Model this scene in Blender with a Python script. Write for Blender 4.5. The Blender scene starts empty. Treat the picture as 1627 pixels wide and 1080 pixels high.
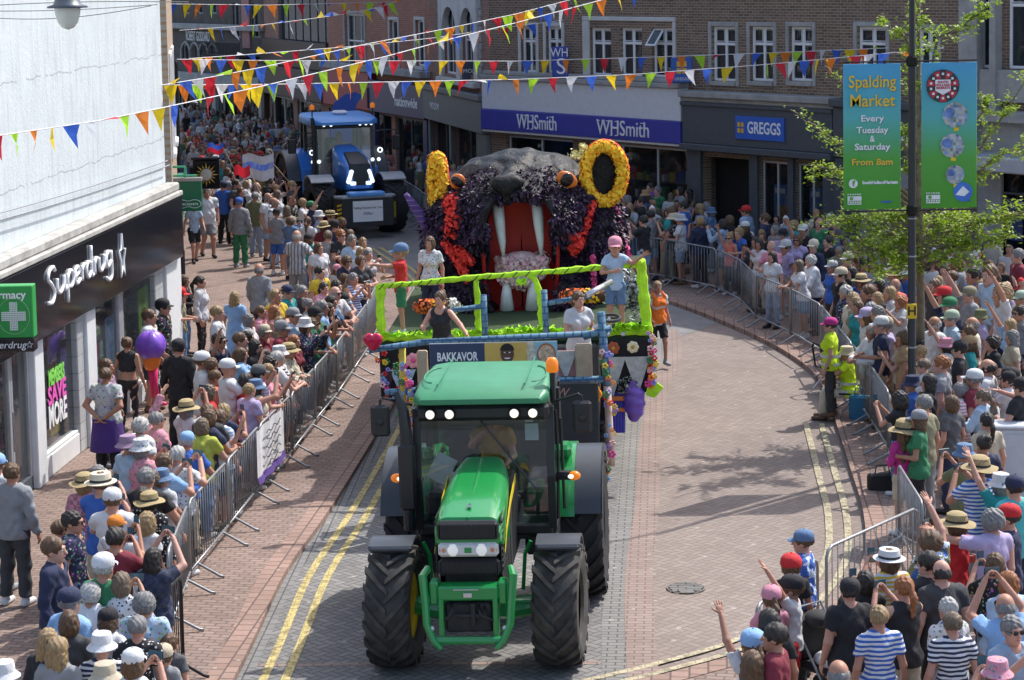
import bpy, bmesh, math, random
import numpy as np
from mathutils import Vector, Matrix
R = math.radians
S = bpy.context.scene
# ---------------------------------------------------------------- camera, sky, sun, exposure
CAM_H = 8.0; FPX = 3500.0; CY = 290.0; PITCH = math.atan((CY + 60) / 3500); ROLL = .018
cd = bpy.data.cameras.new('camera'); cam = bpy.data.objects.new('camera', cd); S.collection.objects.link(cam)
cam.location = (0, 0, CAM_H); cam.rotation_euler = (Matrix.Rotation(math.pi / 2 - PITCH, 3, 'X') @ Matrix.Rotation(-ROLL, 3, 'Z')).to_euler(); cd.shift_y = -(540 - CY) / 1627
cd.sensor_width = 36; cd.lens = FPX / 1627 * 36; cd.clip_end = 2000
S.camera = cam
SUN = Vector((0.52, 0.50, 1.0)).normalized()
wd = bpy.data.worlds.new("World"); S.world = wd; wd.use_nodes = True
nt = wd.node_tree; bg = nt.nodes['Background']; sky = nt.nodes.new('ShaderNodeTexSky')
sky.sky_type = 'NISHITA'; sky.sun_disc = False; sky.dust_density = 2.5; sky.ozone_density = .6
sky.sun_elevation = math.asin(SUN.z); sky.sun_rotation = math.atan2(SUN.x, SUN.y)
nt.links.new(sky.outputs[0], bg.inputs[0]); bg.inputs[1].default_value = 0.15
sl = bpy.data.lights.new('sun', 'SUN'); sl.energy = 2.75; sl.angle = R(0.5); sl.color = (1, .955, .89)
so = bpy.data.objects.new('sun', sl); S.collection.objects.link(so)
so.rotation_euler = SUN.to_track_quat('Z', 'Y').to_euler(); so.location = (20, 20, 40)
S.view_settings.view_transform = 'Standard'; S.view_settings.look = 'None'; S.view_settings.exposure = 0.80; S.view_settings.gamma = 1
S.render.engine = 'CYCLES'
try:
    S.cycles.max_bounces = 6; S.cycles.transparent_max_bounces = 12; S.cycles.use_denoising = True
except Exception: pass

COL = bpy.data.collections.new('place'); S.collection.children.link(COL)
rnd = random.Random(7)

# ---------------------------------------------------------------- pixel -> world helpers (authoring only: every thing is then placed at its real spot)
def ray(px, py):
    x0 = (px - 813.5) / FPX; y0 = (CY - py) / FPX; c, s_ = math.cos(ROLL), math.sin(ROLL); x = x0 * c + y0 * s_; y = -x0 * s_ + y0 * c
    return Vector((x, math.cos(PITCH) + y * math.sin(PITCH), -math.sin(PITCH) + y * math.cos(PITCH)))
def G(px, py, h=0.0):
    r = ray(px, py); t = (h - CAM_H) / r.z
    return Vector((r.x * t, r.y * t, h))
def at(px, py, Y):
    r = ray(px, py); t = Y / r.y
    return Vector((r.x * t, Y, CAM_H + r.z * t))
def adj(pts):
    """ground points surveyed with a level camera -> the same spots seen by the real one"""
    P0 = math.atan(600 / 3500); out = []
    for x, y in pts:
        zc = y * math.cos(P0) + CAM_H * math.sin(P0); up = y * math.sin(P0) - CAM_H * math.cos(P0); g = G(813.5 + FPX * x / zc, 540 - FPX * up / zc); out.append((g.x, g.y))
    return out
class Frame:
    """vertical facade plane from A to B (left to right as seen); local x along, -y out, z up"""
    def __init__(s, A, B):
        s.A = Vector((A[0], A[1], 0)); s.B = Vector((B[0], B[1], 0)); d = s.B - s.A
        s.L = d.length; s.u = d / s.L; s.n = Vector((s.u.y, -s.u.x, 0)); s.ang = math.atan2(s.u.y, s.u.x)
    def p(s, px, py, off=0.0):
        r = ray(px, py); O = s.A + s.n * off; C = Vector((0, 0, CAM_H))
        t = (O - C).dot(s.n) / r.dot(s.n); P = C + r * t
        return ((P - O).dot(s.u), P.z)
    def rect(s, x0, y0, x1, y1, off=0.0):
        xm = (x0 + x1) / 2; ym = (y0 + y1) / 2
        a = s.p(x0, ym, off)[0]; b = s.p(x1, ym, off)[0]; t = s.p(xm, y0, off)[1]; c = s.p(xm, y1, off)[1]
        return (a, c, b, t)           # u0, z0, u1, z1
    def empty(s, name):
        e = bpy.data.objects.new(name, None); COL.objects.link(e); e.location = s.A; e.rotation_euler = (0, 0, s.ang); return e

# ---------------------------------------------------------------- objects
def tag(o, label=None, cat=None, group=None, kind=None):
    if label: o['label'] = label
    if cat: o['category'] = cat
    if group: o['group'] = group
    if kind: o['kind'] = kind
    return o
def empty(name, loc=(0, 0, 0), rz=0, parent=None):
    o = bpy.data.objects.new(name, None); COL.objects.link(o); o.location = loc; o.rotation_euler = (0, 0, rz)
    if parent: o.parent = parent
    return o
class MB:
    def __init__(s): s.v = []; s.f = []; s.m = []; s.cur = 0
    def add(s, vs, fs, mi=None):
        n = len(s.v); s.v.extend([tuple(v) for v in vs]); s.f.extend([tuple(n + i for i in f) for f in fs]); s.m.extend([s.cur if mi is None else mi] * len(fs)); return s
    def box(s, x0, x1, y0, y1, z0, z1, mi=None, mat=None):
        vs = [Vector((x, y, z)) for z in (z0, z1) for y in (y0, y1) for x in (x0, x1)]
        if mat: vs = [mat @ v for v in vs]
        return s.add(vs, [(0, 2, 3, 1), (4, 5, 7, 6), (0, 1, 5, 4), (2, 6, 7, 3), (0, 4, 6, 2), (1, 3, 7, 5)], mi)
    def bbox(s, x0, x1, y0, y1, z0, z1, b=.02, mi=None, mat=None):
        """box with chamfered edges"""
        hx, hy, hz = (x1 - x0) / 2, (y1 - y0) / 2, (z1 - z0) / 2; c = Vector(((x0 + x1) / 2, (y0 + y1) / 2, (z0 + z1) / 2)); b = min(b, hx * .9, hy * .9, hz * .9)
        vs = []; idx = {}
        for sx in (-1, 1):
            for sy in (-1, 1):
                for sz in (-1, 1):
                    for k in range(3):
                        q = Vector((sx * (hx - (b if k != 0 else 0)), sy * (hy - (b if k != 1 else 0)), sz * (hz - (b if k != 2 else 0))))
                        idx[(sx, sy, sz, k)] = len(vs); vs.append(c + q)
        fs = []
        for k in range(3):
            a, bb = [i for i in range(3) if i != k]
            for sg in (-1, 1):
                def key(u, w):
                    t = [0, 0, 0]; t[k] = sg; t[a] = u; t[bb] = w; return idx[(t[0], t[1], t[2], k)]
                fs.append((key(-1, -1), key(1, -1), key(1, 1), key(-1, 1)))
        for k in range(3):           # edges along axis k
            a, bb = [i for i in range(3) if i != k]
            for u in (-1, 1):
                for w in (-1, 1):
                    def key(e, kk):
                        t = [0, 0, 0]; t[k] = e; t[a] = u; t[bb] = w; return idx[(t[0], t[1], t[2], kk)]
                    fs.append((key(-1, a), key(1, a), key(1, bb), key(-1, bb)))
        for sx in (-1, 1):
            for sy in (-1, 1):
                for sz in (-1, 1): fs.append(tuple(idx[(sx, sy, sz, k)] for k in range(3)))
        if mat: vs = [mat @ v for v in vs]
        return s.add(vs, fs, mi)
    def tube(s, pts, r, n=8, mi=None, cap=True):
        pts = [Vector(p) for p in pts]; rs = r if isinstance(r, (list, tuple)) else [r] * len(pts)
        base = len(s.v); up = None; vs = []
        for i, p in enumerate(pts):
            d = (pts[min(i + 1, len(pts) - 1)] - pts[max(i - 1, 0)]).normalized()
            if up is None:
                up = Vector((0, 0, 1)) if abs(d.z) < .9 else Vector((1, 0, 0))
            a = d.cross(up); 
            if a.length < 1e-4: a = d.cross(Vector((1, 0, 0)))
            a.normalize(); b = a.cross(d).normalized(); up = b
            for k in range(n):
                t = 2 * math.pi * k / n; vs.append(p + (a * math.cos(t) + b * math.sin(t)) * rs[i])
        fs = []
        for i in range(len(pts) - 1):
            for k in range(n):
                fs.append((i * n + k, i * n + (k + 1) % n, (i + 1) * n + (k + 1) % n, (i + 1) * n + k))
        if cap: fs.append(tuple(range(n - 1, -1, -1))); fs.append(tuple((len(pts) - 1) * n + k for k in range(n)))
        return s.add(vs, fs, mi)
    def cyl(s, p0, p1, r, n=16, mi=None): return s.tube([p0, p1], r, n, mi)
    def lathe(s, prof, n=24, mi=None, mat=None):
        """profile of (r, z) round local z; mat places it"""
        vs = []; 
        for (r, z) in prof:
            for k in range(n):
                t = 2 * math.pi * k / n; vs.append(Vector((r * math.cos(t), r * math.sin(t), z)))
        fs = []
        for i in range(len(prof) - 1):
            for k in range(n): fs.append((i * n + k, i * n + (k + 1) % n, (i + 1) * n + (k + 1) % n, (i + 1) * n + k))
        if mat: vs = [mat @ v for v in vs]
        return s.add(vs, fs, mi)
    def ball(s, c, r, n=12, m=8, mi=None, sc=(1, 1, 1), mat=None):
        vs = []; c = Vector(c)
        for i in range(m + 1):
            a = math.pi * i / m
            for k in range(n):
                t = 2 * math.pi * k / n; q = Vector((sc[0] * math.sin(a) * math.cos(t), sc[1] * math.sin(a) * math.sin(t), sc[2] * math.cos(a))) * r
                vs.append((mat @ q if mat else q) + c)
        fs = []
        for i in range(m):
            for k in range(n): fs.append((i * n + k, (i + 1) * n + k, (i + 1) * n + (k + 1) % n, i * n + (k + 1) % n))
        return s.add(vs, fs, mi)
    def prism(s, poly, z0, z1, mi=None, mat=None):
        n = len(poly); vs = [Vector((x, y, z0)) for x, y in poly] + [Vector((x, y, z1)) for x, y in poly]
        if mat: vs = [mat @ v for v in vs]
        fs = [tuple(range(n - 1, -1, -1)), tuple(range(n, 2 * n))] + [(i, (i + 1) % n, n + (i + 1) % n, n + i) for i in range(n)]
        return s.add(vs, fs, mi)
    def loft(s, rings, mi=None, cap=True):
        n = len(rings[0]); vs = [p for r in rings for p in r]; fs = []
        for i in range(len(rings) - 1):
            for k in range(n): fs.append((i * n + k, i * n + (k + 1) % n, (i + 1) * n + (k + 1) % n, (i + 1) * n + k))
        if cap: fs.append(tuple(range(n - 1, -1, -1))); fs.append(tuple((len(rings) - 1) * n + k for k in range(n)))
        return s.add(vs, fs, mi)
    def mesh(s, name, mats, smooth=False):
        me = bpy.data.meshes.new(name); me.from_pydata(s.v, [], s.f)
        for m in (mats if isinstance(mats, (list, tuple)) else [mats]): me.materials.append(m)
        if any(s.m): me.polygons.foreach_set('material_index', s.m)
        if smooth is True: me.polygons.foreach_set('use_smooth', [True] * len(s.f))
        me.update()
        bm = bmesh.new(); bm.from_mesh(me); bmesh.ops.recalc_face_normals(bm, faces=bm.faces)
        if smooth == 'auto':
            for f in bm.faces: f.smooth = True
            for e in bm.edges:
                if len(e.link_faces) == 2 and e.calc_face_angle(0) > .6: e.smooth = False
        bm.to_mesh(me); bm.free()
        return me
    def build(s, name, mats, parent=None, smooth=False, loc=None):
        o = bpy.data.objects.new(name, s.mesh(name, mats, smooth)); COL.objects.link(o)
        if parent: o.parent = parent
        if loc is not None: o.location = loc
        return o
def mesh_obj(name, me, parent=None):
    o = bpy.data.objects.new(name, me); COL.objects.link(o)
    if parent: o.parent = parent
    return o
def copy_tree(o, parent=None):
    c = o.copy(); COL.objects.link(c); c.parent = parent
    for ch in list(o.children): copy_tree(ch, c)
    return c

# ---------------------------------------------------------------- materials
class NT:
    def __init__(s, name):
        s.m = bpy.data.materials.new(name); s.m.use_nodes = True; s.t = s.m.node_tree; s.b = s.t.nodes['Principled BSDF']
    def n(s, typ, **kw):
        x = s.t.nodes.new(typ)
        for k, v in kw.items(): setattr(x, k, v)
        return x
    def l(s, a, b): s.t.links.new(a, b)
    def math(s, op, a, b=None, c=None, clamp=False):
        x = s.n('ShaderNodeMath', operation=op, use_clamp=clamp)
        for i, q in enumerate((a, b, c)):
            if q is None: continue
            if isinstance(q, (int, float)): x.inputs[i].default_value = q
            else: s.l(q, x.inputs[i])
        return x.outputs[0]
    def mix(s, f, a, b, mode='MIX'):
        x = s.n('ShaderNodeMix', data_type='RGBA', blend_type=mode)
        for q, i in ((f, 0), (a, 6), (b, 7)):
            if isinstance(q, (int, float)): x.inputs[i].default_value = q
            elif isinstance(q, tuple): x.inputs[i].default_value = (*q[:3], 1)
            else: s.l(q, x.inputs[i])
        return x.outputs[2]
    def co(s, which='Object', scale=None):
        o = s.n('ShaderNodeTexCoord').outputs[which]
        if scale:
            mp = s.n('ShaderNodeMapping'); mp.inputs['Scale'].default_value = scale if isinstance(scale, tuple) else (scale,) * 3; s.l(o, mp.inputs[0]); o = mp.outputs[0]
        return o
    def noise(s, scale, detail=3, rough=.55, vec=None):
        x = s.n('ShaderNodeTexNoise'); x.inputs['Scale'].default_value = scale; x.inputs['Detail'].default_value = detail; x.inputs['Roughness'].default_value = rough
        if vec is not None: s.l(vec, x.inputs['Vector'])
        return x.outputs['Fac']
    def ramp(s, f, stops):
        x = s.n('ShaderNodeValToRGB'); e = x.color_ramp.elements
        for i, (p, c) in enumerate(stops):
            if i > 1: e.new(p)
            e[i].position = p; e[i].color = (*c[:3], 1)
        s.l(f, x.inputs[0]); return x.outputs[0]
    def bump(s, h, strength=.3, dist=.02):
        x = s.n('ShaderNodeBump'); x.inputs['Strength'].default_value = strength; x.inputs['Distance'].default_value = dist; s.l(h, x.inputs['Height']); s.l(x.outputs[0], s.b.inputs['Normal']); return x
    def set(s, **kw):
        for k, v in kw.items():
            i = s.b.inputs[k.replace('_', ' ')]
            if isinstance(v, tuple): v = (*v[:3], 1)
            i.default_value = v
        return s
MATS = {}
def mat(name, col=(.5, .5, .5), rough=.6, metal=0, var=.12, scale=6, bump=.15, bscale=40, coat=0, emit=0):
    if name in MATS: return MATS[name]
    s = NT(name); s.set(Roughness=rough, Metallic=metal)
    v = s.co('Object')
    f = s.noise(scale, 4, .6, v)
    lo = tuple(max(0, c * (1 - var)) for c in col); hi = tuple(min(1, c * (1 + var)) for c in col)
    s.l(s.ramp(f, [(.3, lo), (.7, hi)]), s.b.inputs['Base Color'])
    if bump: s.bump(s.noise(bscale, 3, .6, v), bump, .01)
    if coat: s.b.inputs['Coat Weight'].default_value = coat; s.b.inputs['Coat Roughness'].default_value = .08
    if emit:
        s.b.inputs['Emission Color'].default_value = (*col, 1); s.b.inputs['Emission Strength'].default_value = emit
    MATS[name] = s.m; return s.m
def glassmat(name, tint=(.02, .025, .03), alpha=.5, rough=.03, ior=1.5):
    if name in MATS: return MATS[name]
    s = NT(name); s.set(Base_Color=tint, Roughness=rough); s.b.inputs['Alpha'].default_value = alpha; s.b.inputs['Specular IOR Level'].default_value = .8; s.b.inputs['IOR'].default_value = ior
    s.bump(s.noise(1.6, 2, .5, s.co('Object')), .06, .05)
    MATS[name] = s.m; return s.m

# lettering: built-in font -> mesh (one mesh per line of writing)
def text(body, size, m, parent, loc, rot=(math.pi / 2, 0, 0), name='lettering', sx=1, extrude=.004, bold=.0, align='CENTER', shear=0, spacing=1):
    c = bpy.data.curves.new('tmp', 'FONT'); c.body = body; c.size = size; c.extrude = extrude; c.offset = bold; c.align_x = align; c.align_y = 'CENTER'; c.shear = shear; c.space_character = spacing
    c.resolution_u = 3
    o = bpy.data.objects.new('tmp', c); S.collection.objects.link(o)
    dg = bpy.context.evaluated_depsgraph_get(); me = bpy.data.meshes.new_from_object(o.evaluated_get(dg))
    bpy.data.objects.remove(o); bpy.data.curves.remove(c)
    me.name = name; me.materials.clear(); me.materials.append(m)
    r = mesh_obj(name, me, parent); r.location = loc; r.rotation_euler = rot; r.scale = (sx, 1, 1); return r
# ================================================================ SETTING
def spots(s, o, c):
    """old chewing gum and dark stains trodden into the paving"""
    for sc_, th, col, k in ((2.6, .085, (.46, .44, .41), .55), (1.1, .07, (.06, .055, .05), .5)):
        v = s.n('ShaderNodeTexVoronoi'); v.inputs['Scale'].default_value = sc_; s.l(o, v.inputs[0]); c = s.mix(s.math('MULTIPLY', s.math('LESS_THAN', v.outputs['Distance'], th), k), c, col)
    f = s.noise(.22, 6, .7, o); return s.mix(.8, c, s.ramp(f, [(.36, (.80, .79, .78)), (.62, (1.04, 1.04, 1.04))]), 'MULTIPLY')
def herring(name, a, b, bw=.105, mortar=(.07, .065, .06), dirt=.25, rot=45, seed=0):
    s = NT(name); s.set(Roughness=.86)
    o = s.co('Object'); mp = s.n('ShaderNodeMapping'); mp.inputs['Rotation'].default_value = (0, 0, R(rot)); mp.inputs['Scale'].default_value = (1 / bw,) * 3; s.l(o, mp.inputs[0])
    sp = s.n('ShaderNodeSeparateXYZ'); s.l(mp.outputs[0], sp.inputs[0]); x, y = sp.outputs[0], sp.outputs[1]
    i = s.math('FLOOR', x); j = s.math('FLOOR', y); u = s.math('SUBTRACT', x, i); v = s.math('SUBTRACT', y, j)
    k = s.math('FLOORED_MODULO', s.math('SUBTRACT', i, j), 4)
    eq = lambda q: s.math('COMPARE', k, float(q), .1)
    k0, k1, k2, k3 = eq(0), eq(1), eq(2), eq(3)
    dl = s.math('ADD', u, k1); dr = s.math('ADD', s.math('SUBTRACT', 1, u), k0)
    db = s.math('ADD', v, k2); dt = s.math('ADD', s.math('SUBTRACT', 1, v), k3)
    d = s.math('MINIMUM', s.math('MINIMUM', dl, dr), s.math('MINIMUM', db, dt))
    joint = s.math('LESS_THAN', d, .07)
    cx = s.n('ShaderNodeCombineXYZ'); s.l(s.math('SUBTRACT', i, k1), cx.inputs[0]); s.l(s.math('SUBTRACT', j, k2), cx.inputs[1]); cx.inputs[2].default_value = seed
    wn = s.n('ShaderNodeTexWhiteNoise'); s.l(cx.outputs[0], wn.inputs[0])
    c = s.ramp(wn.outputs[0], [(0, a), (1, b)])
    big = s.noise(.5, 5, .65, o); c = s.mix(s.math('MULTIPLY', big, dirt * 2), c, tuple(q * .62 for q in a), 'MIX')
    fine = s.noise(9, 4, .7, o); c = s.mix(.35, c, s.ramp(fine, [(.3, (.55, .55, .55)), (.75, (1, 1, 1))]), 'MULTIPLY')
    c = spots(s, o, s.mix(joint, c, mortar)); s.l(c, s.b.inputs['Base Color'])
    s.bump(s.math('SUBTRACT', s.math('MULTIPLY', fine, .3), joint), .5, .006)
    return s.m
def bricks(name, c1, c2, mortar, w=.225, h=.075, ms=.01, axes='xz', rough=.85, dirt=.25, bumps=.5, rotz=0, offset=.5, freq=2):
    s = NT(name); s.set(Roughness=rough); o = s.co('Object')
    sp = s.n('ShaderNodeSeparateXYZ'); 
    if rotz:
        mp = s.n('ShaderNodeMapping'); mp.inputs['Rotation'].default_value = (0, 0, R(rotz)); s.l(o, mp.inputs[0]); s.l(mp.outputs[0], sp.inputs[0])
    else: s.l(o, sp.inputs[0])
    cx = s.n('ShaderNodeCombineXYZ'); s.l(sp.outputs['xyz'.index(axes[0])], cx.inputs[0]); s.l(sp.outputs['xyz'.index(axes[1])], cx.inputs[1])
    b = s.n('ShaderNodeTexBrick'); s.l(cx.outputs[0], b.inputs['Vector']); b.inputs['Scale'].default_value = 1; b.inputs['Brick Width'].default_value = w; b.inputs['Row Height'].default_value = h; b.inputs['Mortar Size'].default_value = ms; b.inputs['Mortar Smooth'].default_value = .1
    b.offset = offset; b.offset_frequency = freq
    b.inputs['Color1'].default_value = (*c1, 1); b.inputs['Color2'].default_value = (*c2, 1); b.inputs['Mortar'].default_value = (*mortar, 1)
    big = s.noise(.6, 5, .65, o); fine = s.noise(14, 3, .7, o)
    c = s.mix(.6, b.outputs['Color'], s.ramp(big, [(.3, (1 - dirt * 1.6,) * 3), (.7, (1, 1, 1))]), 'MULTIPLY')
    c = s.mix(.4, c, s.ramp(fine, [(.3, (.6, .6, .6)), (.7, (1, 1, 1))]), 'MULTIPLY')
    if axes == 'xy' and w > .1: c = spots(s, o, c)
    s.l(c, s.b.inputs['Base Color'])
    if bumps: s.bump(s.math('SUBTRACT', s.math('MULTIPLY', fine, .4), b.outputs['Fac']), bumps, .006)
    return s.m
def sheet(name, poly, m, z, kind='structure'):
    mb = MB(); mb.add([(x, y, z) for x, y in poly], [tuple(range(len(poly)))]); o = mb.build(name, m); o['kind'] = kind; return o
def ribbon(name, line, w0, w1, m, z, thick=0):
    """strip beside a polyline, from offset w0 to w1 on its right side"""
    pts = [Vector((x, y, 0)) for x, y in line]; vs = []
    for i, p in enumerate(pts):
        d = (pts[min(i + 1, len(pts) - 1)] - pts[max(i - 1, 0)]).normalized(); n = Vector((d.y, -d.x, 0))
        vs += [p + n * w0, p + n * w1]
    mb = MB()
    if thick:
        n = len(vs); mb.add([(v.x, v.y, z) for v in vs] + [(v.x, v.y, z - thick) for v in vs], [q for i in range(len(pts) - 1) for q in ((2 * i, 2 * i + 1, 2 * i + 3, 2 * i + 2), (2 * i, n + 2 * i, n + 2 * i + 2, 2 * i + 2), (2 * i + 1, 2 * i + 3, n + 2 * i + 3, n + 2 * i + 1))])
    else: mb.add([(v.x, v.y, z) for v in vs], [(2 * i, 2 * i + 1, 2 * i + 3, 2 * i + 2) for i in range(len(pts) - 1)])
    o = mb.build(name, m); o['kind'] = 'structure'; return o
def smooth_line(pts, n=8):
    out = []; P = [Vector((*p, 0)) for p in pts]; P = [P[0] * 2 - P[1]] + P + [P[-1] * 2 - P[-2]]
    for i in range(1, len(P) - 2):
        for k in range(n):
            t = k / n; a, b, c, d = P[i - 1], P[i], P[i + 1], P[i + 2]
            q = .5 * ((2 * b) + (c - a) * t + (2 * a - 5 * b + 4 * c - d) * t * t + (3 * b - a - 3 * c + d) * t ** 3); out.append((q.x, q.y))
    out.append((P[-2].x, P[-2].y)); return out

m_asph = mat('asphalt', (.13, .13, .135), .9, var=.25, scale=1.2, bump=.5, bscale=90)
m_grey = herring('grey herringbone block', (.20, .197, .195), (.305, .295, .285))
m_pink = herring('pinkish herringbone block', (.268, .214, .186), (.338, .28, .246), mortar=(.15, .12, .105), seed=3)
m_red = bricks('red brick pavement', (.275, .19, .158), (.36, .262, .222), (.16, .12, .10), .21, .105, .012, 'xy', rotz=12)
m_stripG = bricks('grey channel block', (.24, .24, .23), (.30, .295, .285), (.11, .10, .09), .21, .105, .010, 'xy', rotz=4)
m_stripR = bricks('red channel block', (.31, .23, .20), (.375, .285, .25), (.19, .14, .12), .21, .105, .010, 'xy', rotz=4)
m_kerb = bricks('kerb block', (.33, .215, .17), (.42, .28, .225), (.15, .10, .085), .21, .21, .012, 'xy', rotz=95)
def paint(name, col):
    s = NT(name); s.set(Roughness=.7); o = s.co('Object')
    f = s.noise(7, 5, .75, o); c = s.ramp(f, [(.40, tuple(q * .42 for q in col)), (.54, col)])
    b = s.n('ShaderNodeTexBrick'); b.inputs['Scale'].default_value = 1; b.inputs['Brick Width'].default_value = .105; b.inputs['Row Height'].default_value = .105; b.inputs['Mortar Size'].default_value = .006; s.l(o, b.inputs[0])
    s.l(s.mix(s.math('MULTIPLY', b.outputs['Fac'], .75), c, tuple(q * .35 for q in col)), s.b.inputs['Base Color']); return s.m
m_yel = paint('yellow road paint', (.56, .45, .17)); m_buf = paint('worn cream road paint', (.46, .40, .26))

sheet('ground', [(-400, -60), (400, -60), (400, 900), (-400, 900)], m_asph, -.06)
KL = [(-3.55, 14), (-3.25, 21), (-3.09, 25.05), (-3.0, 28.2), (-2.69, 31.6), (-2.31, 37.06), (-2.1, 41), (-2.0, 45), (-2.15, 50), (-2.9, 56), (-4.3, 62), (-6.2, 69), (-9, 77), (-13, 86)]
KLs = smooth_line(adj(KL), 6)
ST = [(1.05, 14), (1.15, 20), (1.22, 24.4), (1.42, 28.6), (1.74, 32.1), (2.05, 36.5), (2.5, 41), (3.05, 45), (3.2, 48)]
STs = smooth_line(adj(ST), 6)
KR = [(-.8, 22.2), (.6, 23.1), (2.0, 24.1), (3.1, 25.1), (4.0, 26.6), (4.75, 28.8), (5.15, 31.3), (5.38, 34), (5.62, 37), (5.85, 40), (5.9, 43), (5.35, 46.5), (4.2, 50.5), (2.7, 54.5), (1.2, 58.5), (-.3, 63), (-1.8, 68), (-4, 75), (-8, 84), (-14, 92)]
KRs = smooth_line(adj(KR), 6)
# road surface: grey block carriageway, then tarmac far up the street
far_cut = 48
lft = [p for p in KLs if p[1] <= far_cut]; rgt = [p for p in STs if p[1] <= far_cut]
sheet('road', [(x - .02, y) for x, y in lft] + list(reversed(rgt)), m_grey, 0.0)
m_far = mat('worn tarmac road', (.19, .188, .185), .88, var=.22, scale=1.5, bump=.5, bscale=80)
sheet('far_road', [(-2.6, 44), (3.3, 46), (9, 56), (6, 70), (-3, 90), (-14, 110), (-30, 110), (-20, 95), (-12, 82), (-6.5, 68), (-3, 55)], m_far, -.006)
sheet('paved_street', [(1.0, 14), (9.5, 14), (9.5, 40), (8, 50), (5.2, 53), (3.15, 48)] + list(reversed(rgt)), m_pink, -.012)
ribbon('channel_strip', STs, -.18, .10, m_stripG, .004)
ribbon('channel_strip', STs, .10, .46, m_stripR, .008)
cross = adj([(x, 24.45 + .02 * (x + 3)) for x in (-3.05, -1.5, 0, 1.0)])
ribbon('cross_strip', cross, -.05, .06, m_stripR, .004)
# pavements a low kerb above the road
def pave(name, line, outer, m, z=.07):
    return sheet(name, [(x, y) for x, y in line] + outer, m, z)
pave('left_pavement', KLs, [(-30, 86), (-30, 14)], m_red)
ribbon('kerb', KLs, -.30, .012, m_kerb, .078, .15)
pave('right_pavement', KRs, [(40, 92), (40, 14), (-.8, 14)], m_red)
ribbon('kerb', KRs, -.012, .28, m_kerb, .078, .15)
m_gut = bricks('gutter block', (.22, .22, .215), (.27, .265, .26), (.09, .085, .08), .21, .105, .010, 'xy', rotz=92)
near = [p for p in KLs if 14 < p[1] < 62]
ribbon('gutter', near, .015, .17, m_gut, .005)
ribbon('yellow_line', near, .27, .37, m_yel, .009); ribbon('yellow_line', near, .52, .62, m_yel, .009)
nr = [p for p in KRs if p[1] < 37.6]
ribbon('yellow_line', nr, -.30, -.20, m_buf, .009); ribbon('yellow_line', nr, -.56, -.46, m_buf, .009)
# second brick tone square in front of the left shops
# drain cover
dc = empty('drain_cover', G(1090, 934)); tag(dc, 'round block-filled drain cover in the pinkish paving right of the green tractor', 'drain cover')
mb = MB(); mb.lathe([(.25, .0), (.25, .007), (.23, .008), (.23, .002)], 24); mb.build('ring', mat('cast iron', (.17, .15, .13), .8, .1), dc)
mb = MB(); 
for k in range(6):
    w = math.sqrt(max(0, .222 ** 2 - (.08 * (k - 2.5)) ** 2)); mb.bbox(-w, w, .08 * (k - 2.5) - .03, .08 * (k - 2.5) + .03, .0, .012, .005)
mb.build('cover', m_stripG, dc)

# ================================================================ BUILDINGS
m_brownbrick = bricks('brown facade brick', (.165, .102, .068), (.29, .18, .12), (.38, .34, .28), dirt=.3)
m_redbrick = bricks('red facade brick', (.42, .15, .09), (.52, .21, .125), (.36, .30, .26), dirt=.3)
m_redbrick2 = bricks('dull red facade brick', (.30, .13, .095), (.40, .18, .12), (.33, .28, .24), dirt=.3)
m_tan = bricks('tan brick', (.42, .28, .18), (.52, .36, .24), (.50, .45, .38), dirt=.15)
m_stone = mat('weathered grey stone', (.34, .34, .33), .85, var=.2, scale=2)
m_pstone = mat('pale painted stone', (.55, .55, .53), .7, var=.12, scale=2)
m_white = mat('white window paint', (.78, .79, .80), .45, var=.05)
m_dark = mat('dark interior', (.018, .018, .02), .9, var=.3, scale=1.5)
m_pglass = glassmat('window glass', (.03, .04, .05), .78); m_sglass = glassmat('shop glass', (.015, .02, .022), .34)
m_char = mat('charcoal shopfront paint', (.075, .088, .105), .42, var=.1)
m_whitetxt = mat('white lettering', (.85, .86, .88), .5, var=.03, bump=0)
m_curt = mat('curtain cloth', (.45, .42, .40), .9, var=.3, scale=9)

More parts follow.
